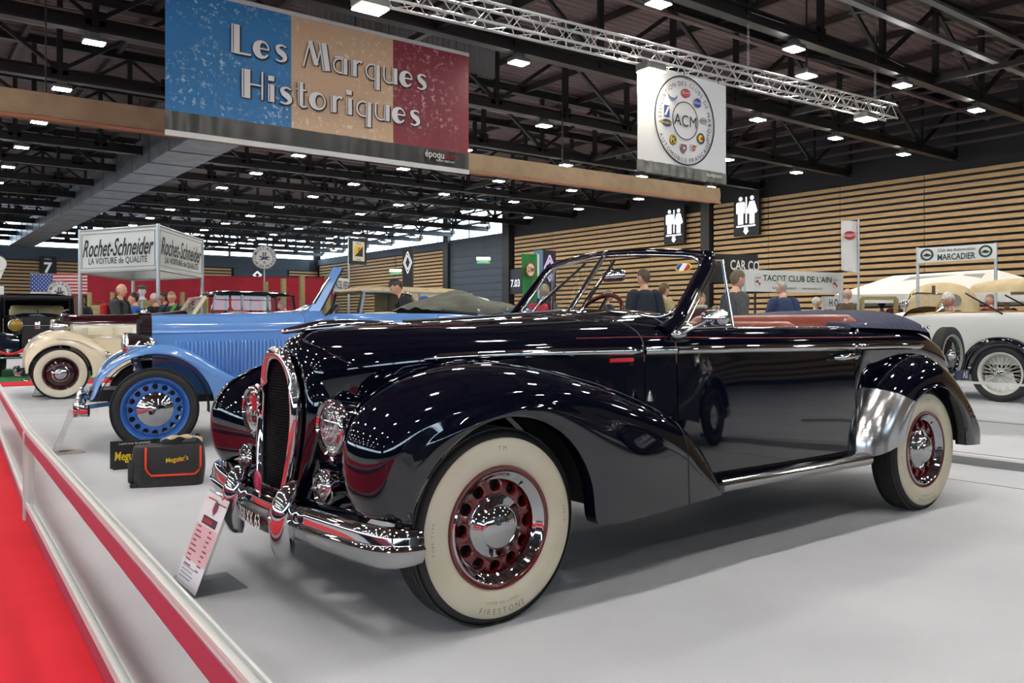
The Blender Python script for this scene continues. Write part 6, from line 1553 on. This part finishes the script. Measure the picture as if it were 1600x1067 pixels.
# lit toilet signs on the right wall
def wc(label, y, z, s=1.):
    t = thing('toilet_sign', label, 'sign', (WX - .40, y, z), -PI / 2)
    w, h = 1.42 * s, 2.02 * s
    o = obj('panel', box((w / 2, 0, h / 2), (w, .14, h)), BLACK, t, 0)
    LW = mat('lit_pictogram', '#f4f6fa', .4, emit=.9)
    def man(cx, woman=False):
        b_ = [disc(.105 * s, -.09, -.07, 20, (cx, 1.72 * s))]
        if woman: b_ += [prism([(cx - .13 * s, 1.57 * s), (cx + .13 * s, 1.57 * s), (cx + .30 * s, 1.08 * s), (cx + .2 * s, 1.0 * s), (cx - .2 * s, 1.0 * s), (cx - .30 * s, 1.08 * s)], -.09, -.07), box((cx, -.08, .78 * s), (.27 * s, .02, .5 * s))]
        else: b_ += [prism([(cx - .25 * s, 1.50 * s), (cx - .20 * s, 1.57 * s), (cx + .20 * s, 1.57 * s), (cx + .25 * s, 1.50 * s), (cx + .24 * s, 1.04 * s), (cx - .24 * s, 1.04 * s)], -.09, -.07), box((cx, -.08, .80 * s), (.29 * s, .02, .54 * s))]
        return join(*b_)
    obj('man_pictogram', man(.40 * s), LW, o, 0); obj('woman_pictogram', man(1.04 * s, True), LW, o, 0)
    obj('divider', box((.72 * s, -.08, 1.18 * s), (.07 * s, .02, 1.22 * s)), LW, o, 0); obj('underline', box((.70 * s, -.08, .44 * s), (1.06 * s, .02, .07 * s)), LW, o, 0)
    obj('arrow', join(prism([(.54 * s, .22 * s), (.86 * s, .22 * s), (.70 * s, .04 * s)], -.09, -.07), box((.70 * s, -.08, .28 * s), (.2 * s, .02, .18 * s))), LW, o, 0)
a = on_x(1148, 370, WX - .4); wc('lit black toilet sign with two white figures, the nearer one right of the dark post', a.y, a.z, .95)
a = on_x(1039, 382, WX - .4); wc('lit black toilet sign with two white figures, left of the dark post', a.y, a.z, .90)
# boards of the stands on the right
t, w, h, dz = px_sign('club_board', 'black board with white capitals above the door mirror of the black car', 'sign', (1096, 441), (1183, 441), 396, 20, 21)
obj('board', lean(box((w / 2, 0, h / 2), (w, .05, h)), w, dz), BLACK, t, 0)
obj('lettering', xf(text('CAR CO', h * .34, 0, .025, .80), (w * .755, -.03, h * .66)), PRINTW, t, 0)
obj('small_lettering', xf(text('Collection Convention Passion', h * .10, 0, .01, .60), (w * .755, -.03, h * .32)), PRINTW, t, 0)
for x in (.03, w - .03): pole(t, x, .04, -t.location.z, h * .9, .03, BLACK)
t, w, h, dz = px_sign('club_banner', 'long white banner with dark green capitals between two oval badges', 'banner', (1163, 455), (1316, 459), 421, 17, 18.2)
obj('banner', box((w / 2, 0, h / 2), (w, .05, h)), PRINTW, t, 0); t.location.z -= 0
DG = mat('letter_dark_green', '#1d3d33', .6)
obj('lettering', xf(text("TACOT CLUB DE L'AIN", h * .27, 0, .02, 1.08), (w * .52, -.03, h * .64)), DG, t, 0)
obj('small_lettering', xf(text('tacotclub@wanadoo.fr        www.tacotclub-ain.fr', h * .12, 0, .0, .92), (w * .52, -.03, h * .20)), PRINTK, t, 0)
for x in (.12, .91):
    b_ = obj('oval_badge', disc(h * .30, -.035, -.028, 32, (w * x, h * .52), .72, 1), mat('badge_mint', '#b9cbc2', .6), t, 0)
    obj('badge_field', disc(h * .27, -.038, -.035, 32, (w * x, h * .52), .72, 1), PRINTW, b_, 0)
    obj('badge_motif', join(disc(h * .10, -.041, -.038, 16, (w * x - h * .05, h * .46), 1, .7), disc(h * .06, -.041, -.038, 12, (w * x + h * .08, h * .36))), mat('motif_red', '#a8452f', .6), b_, 0)
    obj('badge_line', join(*[box((w * x, -.04, h * (.66 - .06 * k)), (h * .3, .004, h * .02)) for k in range(2)]), DG, b_, 0)
for x in (.0, w): pole(t, x, .03, -t.location.z, h, .045)
t, w, h, dz = px_sign('feather_flag', 'tall white flag with a red oval emblem on a pole, before the slatted wall', 'flag', (1315, 422), (1340, 425), 345, 17.5, 17.5)
obj('cloth', grid(np.array([[(x * w, .035 * math.sin(x * 6 + z * 2), z * h - .06 * x * (1 - z)) for z in np.linspace(0, 1, 8)] for x in np.linspace(0, 1, 14)])), PRINTW, t, 60)
ov = obj('oval_emblem', disc(.13, -.06, -.045, 28, (w * .45, h * .70), 1, .68), PRINTR, t, 0)
obj('emblem_lettering', xf(text('BUGATTI', .055, 0, .02, .8), (w * .45, -.06, h * .70)), PRINTW, ov, 0)
pole(t, w + .02, .0, -t.location.z, h + .03, .022)
t, w, h, dz = px_sign('club_banner', 'white banner with green capitals and two round badges between tall poles', 'banner', (1434, 411), (1556, 404), 388, 15.5, 15.0)
obj('banner', lean(box((w / 2, 0, h / 2), (w, .03, h)), w, dz), PRINTW, t, 0)
obj('lettering', lean(xf(text('MARCADIER', h * .40, 0, .03, .70), (w * .5, -.02, h * .30)), w, dz), DG, t, 0); obj('lettering', lean(xf(text('Club des Automobiles', h * .20, 0, .01, .86), (w * .5, -.02, h * .76)), w, dz), DG, t, 0)
for x in (.12, .87):
    b_ = obj('round_badge', lean(ring(h * .28, h * .40, -.024, -.018, 32, (w * x, h * .52)), w, dz), DG, t, 0)
    obj('badge_motif', lean(prism([(w * x - h * .26, h * .46), (w * x - h * .05, h * .62), (w * x + h * .12, h * .56), (w * x + h * .27, h * .44), (w * x, h * .40)], -.026, -.02), w, dz), PRINTK, b_, 0)
for x in (0, w): pole(t, x, .03, -t.location.z, h * 1.06 + dz * x / w, .028)
# white pop-up tent, white sheeted car and small timber frame
t = thing('canopy_tent', 'white pop-up tent roof in front of the slatted wall on the right', 'tent', tuple(at(1450, 505, 19.5).xy) + (0,), HEAD - PI / 2 - .45)
TENT = mat('tent_cloth', '#dcdad4', .7)
zc_, ze = 2.25, 1.72
V = [(-1.9, -1.6, ze), (2.6, -1.6, ze), (2.6, 1.6, ze), (-1.9, 1.6, ze), (-.75, 0, zc_ - .05), (1.35, 0, zc_ + .05)]
obj('roof', (V, [(0, 1, 5, 4), (1, 2, 5), (2, 3, 4, 5), (3, 0, 4)]), TENT, t, 0)
obj('valance', join(*[box(c, s) for c, s in (((.35, -1.6, ze - .1), (4.5, .02, .2)), ((.35, 1.6, ze - .1), (4.5, .02, .2)), ((-1.9, 0, ze - .1), (.02, 3.2, .2)), ((2.6, 0, ze - .1), (.02, 3.2, .2)))]), TENT, t, 0)
rp = obj('roof_print', ([(-.55, -.62, ze + .325), (1.05, -.62, ze + .355), (1.15, -.32, ze + .475), (-.35, -.32, ze + .435)], [(0, 1, 2, 3)]), mat('print_grey', '#8f8d8a', .7), t, 0)
for x in (-1.88, 2.58):
    for y in (-1.58, 1.58): obj('leg', tube([(x, y, 0), (x, y, ze)], .025, 8), GALV, t, 60)
t = thing('sheeted_car', 'car under a white cloth sheet beyond the beige cloth top', 'car', tuple(at(690, 505, 20.5).xy) + (0,), -.25)
rows = []
for x in np.linspace(-2.4, 2.4, 30):
    zt_ = C((-2.4, .9), (-1.6, 1.25), (-.9, 1.62), (.3, 1.80), (1.0, 1.70), (1.7, 1.25), (2.4, .95))(x)
    rows.append([(x, .85 * v, .05 + (zt_ - .05) * (1 - abs(v) ** 5) ** .7 + .02 * math.sin(x * 9 + v * 6) * (1 - abs(v))) for v in np.linspace(-1, 1, 25)])
obj('sheet', grid(np.array(rows)), add_noise(mat('sheet_white', '#cfcfd2', .8), '#bcbcc0', 4, .4, .6, .1), t, 60)
t, w, h, dz = px_sign('timber_trestle', 'small square timber frame left of the white tent', 'frame', (1347, 505), (1400, 505), 463, 17.5, 17.5)
t.location.z = 0
obj('beam_top', box((w / 2, 0, 1.60), (w, .07, .07)), PINE, t, 0)
for x in (0, w): obj('upright', box((x, 0, .8), (.07, .07, 1.6)), PINE, t, 0)
t, w, h, dz = px_sign('club_banner', 'low white banner with tall dark letters behind the man in the olive jacket', 'banner', (1286, 483), (1345, 483), 463, 18.8, 18.8)
obj('banner', box((w / 2, 0, h / 2), (w, .03, h)), PRINTW, t, 0); obj('lettering', xf(text('H O T C H I', h * .55, 0, .02, .5), (w / 2, -.02, h * .5)), mat('letter_navy', '#1d2836', .6), t, 0)
for x in (0, w): pole(t, x, .02, -t.location.z, h, .025)
# red rope before the black saloon
t = thing('rope_barrier', 'red rope slung between chrome posts before the black saloon', 'rope', (0, 0, 0))
p, q = at(-16, 575, 15.4), at(47, 575, 15.6)
P = [tuple(Vector((p.x, p.y, .66)).lerp(Vector((q.x, q.y, .66)), k) - Vector((0, 0, .16 * math.sin(PI * k)))) for k in np.linspace(0, 1, 20)]
obj('rope', tube(P, .022, 8), mat('rope_red', '#c8202c', .7), t, 60)
for c in (p, q): obj('post', join(tube([(c.x, c.y, 0), (c.x, c.y, .72)], .022, 10), xf(lathe([(0, 0), (.15, 0), (.14, .02), (0, .03)], 24, 'z'), (c.x, c.y, 0)), ball((c.x, c.y, .74), .035, 10, 8)), CHROME, t, 60)
# ------------------------------------------------------------------ visitors
def skin_mesh(pts, edges, rad, sub=1, root=0):
    """one continuous surface grown round a skeleton of points and edges"""
    me = bpy.data.meshes.new('skin_tmp'); me.from_pydata([tuple(p) for p in pts], edges, [])
    o = bpy.data.objects.new('skin_tmp', me); COL.objects.link(o)
    md = o.modifiers.new('skin', 'SKIN'); md.use_smooth_shade = True
    for i, r in enumerate(rad):
        v = me.skin_vertices[0].data[i]; v.radius = r if isinstance(r, tuple) else (r, r); v.use_root = (i == root)
    s = o.modifiers.new('sub', 'SUBSURF'); s.levels = sub; s.render_levels = sub
    bpy.context.view_layer.update(); g = plain(o)
    bpy.data.objects.remove(o); bpy.data.meshes.remove(me)
    return g
def head_geo(c, yaw, pitch, s=1.):
    """head with brow, eye hollows, nose, lips, chin and ears, looking along +x"""
    n, m = 30, 24; A = []
    for j in range(m + 1):
        row = []
        for i in range(n):
            th = PI * j / m; ph = 2 * PI * i / n
            x, y, z = math.sin(th) * math.cos(ph), math.sin(th) * math.sin(ph), math.cos(th)
            lo = max(0, -z); wid = 1 - .34 * lo ** 1.5
            X = .098 * x * (1 - .12 * lo) + .014 * lo * (x > -.2); Y = .076 * y * wid; Z = .122 * z + .004
            if x < -.1 and z < -.2: X += .035 * lo * min(1, -x)
            if x > 0:
                f = x
                X += f * (.024 * math.exp(-((Y / .011) ** 2 + ((Z + .012) / .026) ** 2)) + .006 * math.exp(-((Y / .04) ** 2 + ((Z - .033) / .010) ** 2))
                          - .010 * math.exp(-(((abs(Y) - .031) / .015) ** 2 + ((Z - .014) / .012) ** 2)) + .006 * math.exp(-((Y / .02) ** 2 + ((Z + .052) / .008) ** 2))
                          - .004 * math.exp(-((Y / .022) ** 2 + ((Z + .059) / .003) ** 2)) + .008 * math.exp(-((Y / .022) ** 2 + ((Z + .095) / .016) ** 2)))
            row.append((X, Y, Z))
        A.append(row)
    sk = grid(np.array(A), False, True)
    ears = join(*[xf(ball((0, 0, 0), (.018, .008, .030), 10, 8), (-.008, sy * .078, .0), (0, 0, sy * .3)) for sy in (-1, 1)])
    M = Matrix.Translation(Vector(c)) @ Matrix.Rotation(yaw, 4, 'Z') @ Matrix.Rotation(pitch, 4, 'Y') @ Matrix.Scale(s, 4)
    tr_ = lambda g: ([tuple(M @ Vector(v)) for v in g[0]], g[1])
    return tr_(join(sk, ears)), A, tr_
def tone(h): return mat('skin_' + h, '#' + h, .5)
def cloth(h): return add_noise(mat('cloth_' + h, '#' + h, .85), tuple(k * .8 for k in hx('#' + h)), 20, .4, .6, .08)
def hairm(h): return add_noise(mat('hair_' + h, '#' + h, .6), tuple(k * .65 for k in hx('#' + h)), 70, .35, .65, .2, 3, (1, 1, .3))
def person(label, px_, D, face, H=1.75, jacket='2b2c30', trousers='2a2c34', skin='d8a78c', hair='6a5a48', hair_style='short', arms='down', lean_=0., yaw=0., pitch=0., extra=None, group=None, glasses=False, seat_z=None, y_=None):
    p = at(px_, 505, D)
    rz = HEAD + face
    t = thing('person', label, 'person', (p.x, p.y, 0 if seat_z is None else seat_z), rz, group)
    k = H / 1.75; cl, sl = math.cos(lean_), math.sin(lean_)
    def T(x, y, z):          # lean forward from the hips
        if z > .93: dz = z - .93; x, z = x * cl + dz * sl, .93 + dz * cl - x * sl
        return Vector((x * k, y * k, z * k))
    J = {}
    P, E, R_ = [], [], []
    def add(n, v, r, par=None):
        J[n] = len(P); P.append(v); R_.append(r if isinstance(r, tuple) else (r * k, r * k))
        if par is not None: E.append((J[par], J[n]))
    add('pelvis', T(0, 0, .95), .075); add('waist', T(0, 0, 1.10), .08, 'pelvis'); add('chest', T(.01, 0, 1.30), .09, 'waist'); add('upper', T(0, 0, 1.41), .07, 'chest')
    add('neck', T(.0, 0, 1.49), .058, 'upper'); add('neck2', T(.012, 0, 1.57), .056, 'neck')
    A_ = {}
    for s, n in ((1, 'l'), (-1, 'r')):
        sh = T(0, s * .175, 1.40)
        ar = arms if isinstance(arms, str) else arms[0 if s == 1 else 1]
        if ar == 'down': el, wr, d = T(-.02, s * .235, 1.13), T(.06, s * .235, .90), Vector((.15, 0, -1))
        elif ar == 'hold': el, wr, d = T(.10, s * .22, 1.13), T(.31, s * .07, 1.20), Vector((.7, -s * .4, .45))
        elif ar == 'mouth': el, wr, d = T(.10, s * .22, 1.14), T(.15, s * .06, 1.42), Vector((-.1, -s * .2, .9))
        elif ar == 'reach': el, wr, d = T(.14, s * .22, 1.16), T(.38, s * .16, 1.02), Vector((.9, 0, -.4))
        elif ar == 'back': el, wr, d = T(-.12, s * .23, 1.15), T(-.16, s * .06, .98), Vector((-.1, -s * .8, -.4))
        A_[s] = (sh, el, wr)
        add(n + 'sh', sh, .034, 'upper'); add(n + 'el', el, .030, n + 'sh'); add(n + 'wr', wr, .028, n + 'el')
        d.normalize(); side = d.cross(Vector((0, 0, 1)) if abs(d.z) < .8 else Vector((1, 0, 0))).normalized(); up_ = side.cross(d)
        pm = wr + d * .05 * k; add(n + 'pm', pm, (.030 * k, .018 * k), n + 'wr')
        for q, (o_, ln) in enumerate(((-.026, .068), (-.009, .080), (.009, .076), (.026, .06))):
            b0 = wr + d * .085 * k + side * o_ * k; add(n + 'f%d' % q, b0, .0095, n + 'pm'); add(n + 'g%d' % q, b0 + d * ln * .55 * k - up_ * .010 * k, .0085, n + 'f%d' % q); add(n + 'h%d' % q, b0 + d * ln * .9 * k - up_ * .034 * k, .007, n + 'g%d' % q)
        add(n + 't0', wr + d * .03 * k + side * s * .032 * k, .011, n + 'pm'); add(n + 't1', wr + d * .07 * k + side * s * .052 * k - up_ * .01 * k, .009, n + 't0')
        hip, kn, an = T(0, s * .085, .90), Vector((.03, s * .10, .50)) * k, Vector((0, s * .10, .09)) * k
        if seat_z is not None: kn, an = Vector((.42, s * .12, .92)) * k, Vector((.5, s * .12, .52)) * k
        add(n + 'hip', hip, .05, 'pelvis'); add(n + 'kn', kn, .058, n + 'hip'); add(n + 'an', an, .04, n + 'kn'); add(n + 'toe', an + Vector((.15, 0, -.05)) * k, (.04 * k, .028 * k), n + 'an')
    body = skin_mesh(P, E, R_, 1)
    hc = T(.025, 0, 1.645); hy = yaw
    hg, A0_, tr_ = head_geo(hc, hy, pitch + lean_ * .7, k)
    B_ = obj('body', join(body, hg), tone(skin), t, 180)
    # jacket over torso and arms
    jp = [T(0, 0, .74), T(0, 0, .92), T(0, 0, 1.10), T(.012, 0, 1.30), T(0, 0, 1.42), T(.0, 0, 1.49)]; jr = [.178, .180, .170, .180, .150, .082]
    je = [(0, 1), (1, 2), (2, 3), (3, 4), (4, 5)]
    jr = [(a * k * (.80 if i < 4 else 1), a * k * (1.08 if i < 4 else 1)) for i, a in enumerate(jr)]
    parts_ = [skin_mesh(jp, je, jr, 2)]
    for s in (1, -1):                                   # sleeves rooted inside the shoulders
        sh, el, wr = A_[s]
        sp_ = [T(0, s * .07, 1.415), sh + Vector((0, 0, .005)), sh.lerp(el, .33), sh.lerp(el, .72), el, el.lerp(wr, .3), el.lerp(wr, .97)]
        parts_.append(skin_mesh(sp_, [(q_, q_ + 1) for q_ in range(6)], [(r * k, r * k) for r in (.10, .108, .088, .078, .077, .067, .055)], 2))
    obj('jacket', join(*parts_), cloth(jacket), t, 180)
    tp = [T(0, 0, 1.04), T(0, 0, .90)]; trd = [.165, .175]; te = [(0, 1)]
    for s, n in ((1, 'l'), (-1, 'r')):
        i = len(tp); hip, kn, an = P[J[n + 'hip']], P[J[n + 'kn']], P[J[n + 'an']]
        tp += [hip + Vector((0, 0, -.03)), kn, an + Vector((0, 0, .02))]; trd += [.125, .082, .068]; te += [(1, i), (i, i + 1), (i + 1, i + 2)]
    obj('trousers', skin_mesh(tp, te, [(r * k, r * k) for r in trd], 1), cloth(trousers), t, 180)
    for n in 'lr':
        an = P[J[n + 'an']]; obj('shoe', xf(rbox((.28 * k, .10 * k, .09 * k), .04), (an.x + .06, an.y, an.z - .045)), BLACK, t, 60)
    # hair: shell lifted off the scalp
    def shell(test, off=1.07, nm='hair', m=None):
        V = [[(x * off + (0 if off < 1.03 else -.003), y * off, z * off + .002) for x, y, z in row] for row in A0_]; F = []; n_ = len(V[0])
        for j in range(len(V) - 1):
            for i in range(n_):
                x, y, z = A0_[j][i]
                if test(x, y, z): F.append((j * n_ + i, (j + 1) * n_ + i, (j + 1) * n_ + (i + 1) % n_, j * n_ + (i + 1) % n_))
        flat = [tuple(v) for row in V for v in row]
        o = obj(nm, tr_((flat, F)), m or hairm(hair), t, 180); return o
    line = lambda x: .058 if x > .045 else (.035 - .0 if x > .0 else .035 - .11 * min(1, -x / .05))
    if hair_style == 'short': shell(lambda x, y, z: z > line(x))
    elif hair_style == 'full': shell(lambda x, y, z: z > (.052 if x > .05 else .0 if x > .0 else -.075), 1.13)
    elif hair_style == 'fringe': shell(lambda x, y, z: z > (.045 if x > .045 else -.01 if x > -.01 else -.06), 1.10)
    elif hair_style == 'bald': shell(lambda x, y, z: x < .01 and -.06 < z < .045 - .0 * x, 1.03)
    elif hair_style == 'thin': shell(lambda x, y, z: z > (.082 if x > .02 else line(x)), 1.035)
    for sy in (-1, 1): obj('eye', tr_(ball((.083, sy * .030, .014), (.008, .011, .006), 10, 8)), mat('eye_dark', (.02, .018, .016), .2), t, 180)
    obj('lips', tr_(ball((.098, 0, -.058), (.006, .020, .006), 10, 8)), mat('lips', '#a8645a', .5), t, 180)
    if glasses: obj('glasses', tr_(join(*[tube([(.104, sy * .032 + .022 * math.cos(q), .012 + .016 * math.sin(q)) for q in (2 * PI * i / 16 for i in range(16))], .0022, 5, True) for sy in (-1, 1)], bar((.106, -.01, .014), (.106, .01, .014), .003), *[bar((.10, sy * .054, .014), (.0, sy * .078, .012), .003) for sy in (-1, 1)])), DARKTRIM, t, 60)
    if extra: extra(t, T, k, P, J)
    return t
LEFT_, RIGHT_, TOWARD, AWAY = PI / 2, -PI / 2, PI, 0.
def backpack(col, dx=-.23, straps=True, sz=(.20, .32, .46), label=None):
    def f(t, T, k, P, J):
        c = T(dx, 0, 1.20)
        b_ = obj('backpack', xf(rbox(sz, .07, 4), tuple(c)), cloth(col), t, 60)
        obj('pocket', xf(rbox((.07, sz[1] * .8, sz[2] * .45), .03), (c.x - sz[0] / 2, c.y, c.z - .08)), cloth(col), b_, 60)
        if straps:
            for s in (-1, 1): obj('strap', tube([T(-.12, s * .10, 1.43), T(.0, s * .11, 1.515), T(.13, s * .12, 1.40), T(.16, s * .14, 1.18), T(-.1, s * .19, 1.02)], .014, 6, ry=.020), cloth('1c1d20'), b_, 60)
    return f
def camera_held(t, T, k, P, J):
    a, b_ = P[J['lpm']], P[J['rpm']]; c = (a + b_) / 2 + Vector((.05, 0, .04))
    o = obj('held_camera', xf(rbox((.05, .12, .08), .012), tuple(c)), BLACK, t, 40); obj('camera_lens', xf(lathe([(0, .0), (.028, .0), (.030, .06), (0, .06)], 16, 'x'), (c.x + .02, c.y, c.z)), DARKTRIM, o, 60)
    backpack('b02020', sz=(.16, .30, .40))(t, T, k, P, J)
def shirt_tie(t, T, k, P, J):
    obj('collar', tube([T(-.05, .07, 1.49), T(.07, .06, 1.475), T(.10, 0, 1.44), T(.07, -.06, 1.475), T(-.05, -.07, 1.49)], .014, 6, ry=.028), cloth('c8d0dc'), t, 60)
def scarf(col):
    def f(t, T, k, P, J): obj('scarf', tube([T(.075 * math.cos(q), .085 * math.sin(q), 1.50 + .012 * math.cos(q)) for q in (2 * PI * i / 14 for i in range(14))], .034, 8, True), cloth(col), t, 60)
    return f
def hood_bag(t, T, k, P, J):
    obj('hood', join(xf(ball((0, 0, 0), (.10, .15, .10), 16, 10), tuple(T(-.11, 0, 1.47))), tube([T(-.1, .13, 1.47), T(.05, .11, 1.49), T(.10, 0, 1.45), T(.05, -.11, 1.49), T(-.1, -.13, 1.47)], .04, 8)), cloth('c4b48c'), t, 60)
    backpack('23262c', dx=-.25)(t, T, k, P, J)
def lanyard(t, T, k, P, J):
    obj('scarf', tube([T(.02, .09, 1.50), T(.10, .07, 1.46), T(.14, .02, 1.36)], .02, 6, ry=.035), cloth('4fae3a'), t, 60)
    backpack('2a3036', sz=(.14, .30, .40))(t, T, k, P, J)
def cap_(col):
    def f(t, T, k, P, J):
        c = T(.02, 0, 1.74); obj('cap', join(xf(lathe([(.09, -.04), (.094, .0), (.08, .045), (.04, .065), (0, .068)], 20, 'z'), tuple(c)), xf(rbox((.12, .12, .012), .005), (c.x + .12, c.y, c.z - .03))), cloth(col), t, 60)
    return f
person('bald man in a charcoal sweater holding a camera, beyond the cream car', 184, 15.8, RIGHT_ - .1, 1.80, '3a3c42', '2c2f38', 'd9a88c', '9a9088', 'bald', 'hold', .06, 0, .12, camera_held)
person('dark-haired young man in a blue shirt with a hand at his mouth', 214, 17.6, LEFT_ + .35, 1.70, '2a62b8', '2c2f38', 'd8a284', '1c1714', 'short', ('mouth', 'down'), .05)
person('white-haired man in a black jacket left of the man with glasses', 243, 18.6, LEFT_ - .2, 1.72, '16171a', '22242a', 'cf8f80', 'c8c4bc', 'short', 'hold', 0., 0, .3)
person('man with glasses and a green neck scarf looking down beyond the blue bonnet', 270, 16.3, TOWARD + .1, 1.68, '25384a', '22242a', 'd99e88', '9b8060', 'thin', 'hold', .06, 0, .40, lanyard, glasses=True)
person('dark-haired visitor half hidden behind the man with glasses', 258, 19.6, LEFT_ + .2, 1.78, '23252b', '22242a', 'cc8c78', '2a2320', 'short')
person('grey-haired visitor half hidden behind the leafy shrub', 128, 22.5, TOWARD, 1.80, '35373d', '22242a', 'd09a84', '8f8f8f', 'short')
person('grey-haired man in dark clothes bending between the timber posts', 457, 20.6, LEFT_ + .1, 1.66, '1d2026', '22242a', 'c99080', '8d8a88', 'short', 'reach', .35)
person('dark-haired man in a black jacket leaning over the cloth-topped car', 652, 13.0, LEFT_ + .25, 1.82, '1a1c22', '22242a', 'd7a68c', '2a221e', 'short', 'reach', .42, 0, .35, backpack('2f5fa8', sz=(.16, .28, .36)))
person('fair-haired visitor with a bright red backpack seen through the far windscreen pane', 850, 14.2, AWAY - .5, 1.72, '4a505a', '2a2c34', 'd8a68c', 'b8a888', 'short', 'down', 0, .3, .1, backpack('d42a3c', sz=(.20, .34, .46)))
person('older man with glasses in a dark waistcoat seen through the near windscreen pane', 945, 16.0, RIGHT_ + .2, 1.70, '2a3444', '2a2c34', 'd49c80', '8e7a66', 'thin', ('down', 'reach'), .06, 0, .1, None, glasses=True)
person('tall man in a dark navy coat seen from behind through the near windscreen pane', 1008, 12.3, AWAY + .2, 1.86, '1d2433', '22242a', 'd3a088', '5a4436', 'short', 'down', .05, .5, .2)
person('brown-haired man with a beige hood and dark backpack beside the tall navy coat', 1036, 14.6, RIGHT_ + .55, 1.76, 'b5a47c', '2a2c34', 'd8a58c', '6b4c34', 'short', 'down', 0, 0, .1, hood_bag)
person('smiling woman with short fair hair and pale scarf seen through the quarter light', 1096, 15.2, TOWARD - .1, 1.60, '4a2a30', '2a2c34', 'dcae94', 'a8824e', 'full', 'down', 0, 0, .12, scarf('d8d0c0'))
person('visitor in a pale mint top beside the smiling woman', 1118, 16.5, AWAY + .3, 1.40, '9fc9b4', '2a2c34', 'd8a68c', '8a7a62', 'full')
person('man in a grey quilted jacket standing right of the quarter light', 1146, 11.0, RIGHT_ + .3, 1.76, '4a4c4e', '22242a', 'cf9f88', '6e5c4a', 'short', 'down', .05, 0, .2)
person('grey-haired man in a navy jacket bending in front of the long green-lettered banner', 1228, 13.6, AWAY + .2, 1.78, '2c3a5e', '22242a', 'd0a08a', 'b0a898', 'thin', ('reach', 'down'), .16, .2, .2)
person('balding man in an olive-brown jacket with pale collar at the flag pole', 1322, 17.0, RIGHT_ + .25, 1.76, '5a4c36', '2a2c34', 'd6a68c', 'b5a898', 'bald', 'down', 0, 0, .1, shirt_tie)
person('white-haired visitor low down left of the low lettered banner', 1274, 19.4, RIGHT_, 1.66, '6a6c70', '22242a', 'd6a88e', 'dcdcd8', 'short')
person('pink-faced bald visitor between two others at the low lettered banner', 1294, 20.3, LEFT_, 1.66, '4a3a34', '22242a', 'd68f78', 'b0906a', 'bald')
person('dark-haired visitor just left of the olive-brown jacket', 1311, 21.2, LEFT_, 1.66, '22242c', '22242a', 'c98c74', '1d1917', 'short')
person('dark-haired visitor under the small timber frame', 1378, 19.6, AWAY, 1.60, '23252b', '22242a', 'c98c74', '1d1917', 'full')
person('pink-faced white-haired visitor at the right upright of the small timber frame', 1398, 18.9, TOWARD + .4, 1.66, '7a3a36', '22242a', 'd9917e', 'cfcbc4', 'thin')
person('white-haired man in a dark jacket sitting at the wheel of the white tourer', 1487, 12.9, LEFT_ + .3, 1.74, '2b3440', '22242a', 'd6a48c', 'e2e0da', 'short', 'hold', .05, 0, .35, None, seat_z=-.20)
person('visitor in a red jacket seen under the raised hood of the white tourer', 1548, 17.4, LEFT_ + .3, 1.66, 'c03038', '22242a', 'd69a84', '9a8a76', 'short')
person('visitor in dark clothes farther right under the raised hood of the tourer', 1573, 18.2, TOWARD, 1.66, '2a2c34', '22242a', 'd8a68c', '4a3a30', 'short')
# shop dummy head in a flat cap
p = at(222, 505, 19.2)
t = thing('dummy_head', 'white dummy head wearing a grey tweed flat cap above the board fence', 'mannequin', (p.x, p.y, 0), HEAD + TOWARD + .5)
hg, A0_, tr_ = head_geo((0, 0, 1.80), 0, .05, 1.)
obj('head', join(hg, lathe([(.055, 1.66), (.05, 1.70), (.052, 1.74)], 20, 'z'), lathe([(0, 1.60), (.10, 1.60), (.09, 1.64), (.055, 1.67)], 20, 'z')), mat('dummy_white', '#d9dadc', .5), t, 180)
obj('flat_cap', join(xf(ball((0, 0, 0), (.135, .105, .055), 24, 12), (.01, 0, 1.905), (0, .12, 0)), xf(ball((0, 0, 0), (.07, .085, .012), 20, 8), (.115, 0, 1.872), (0, .25, 0))), add_noise(mat('tweed', '#5b5850', .9), '#45433e', 120, .4, .6), t, 60)
obj('stand', join(tube([(0, 0, 0), (0, 0, 1.62)], .03, 10), xf(lathe([(0, 0), (.18, 0), (.17, .02), (0, .03)], 24, 'z'))), GALV, t, 60)
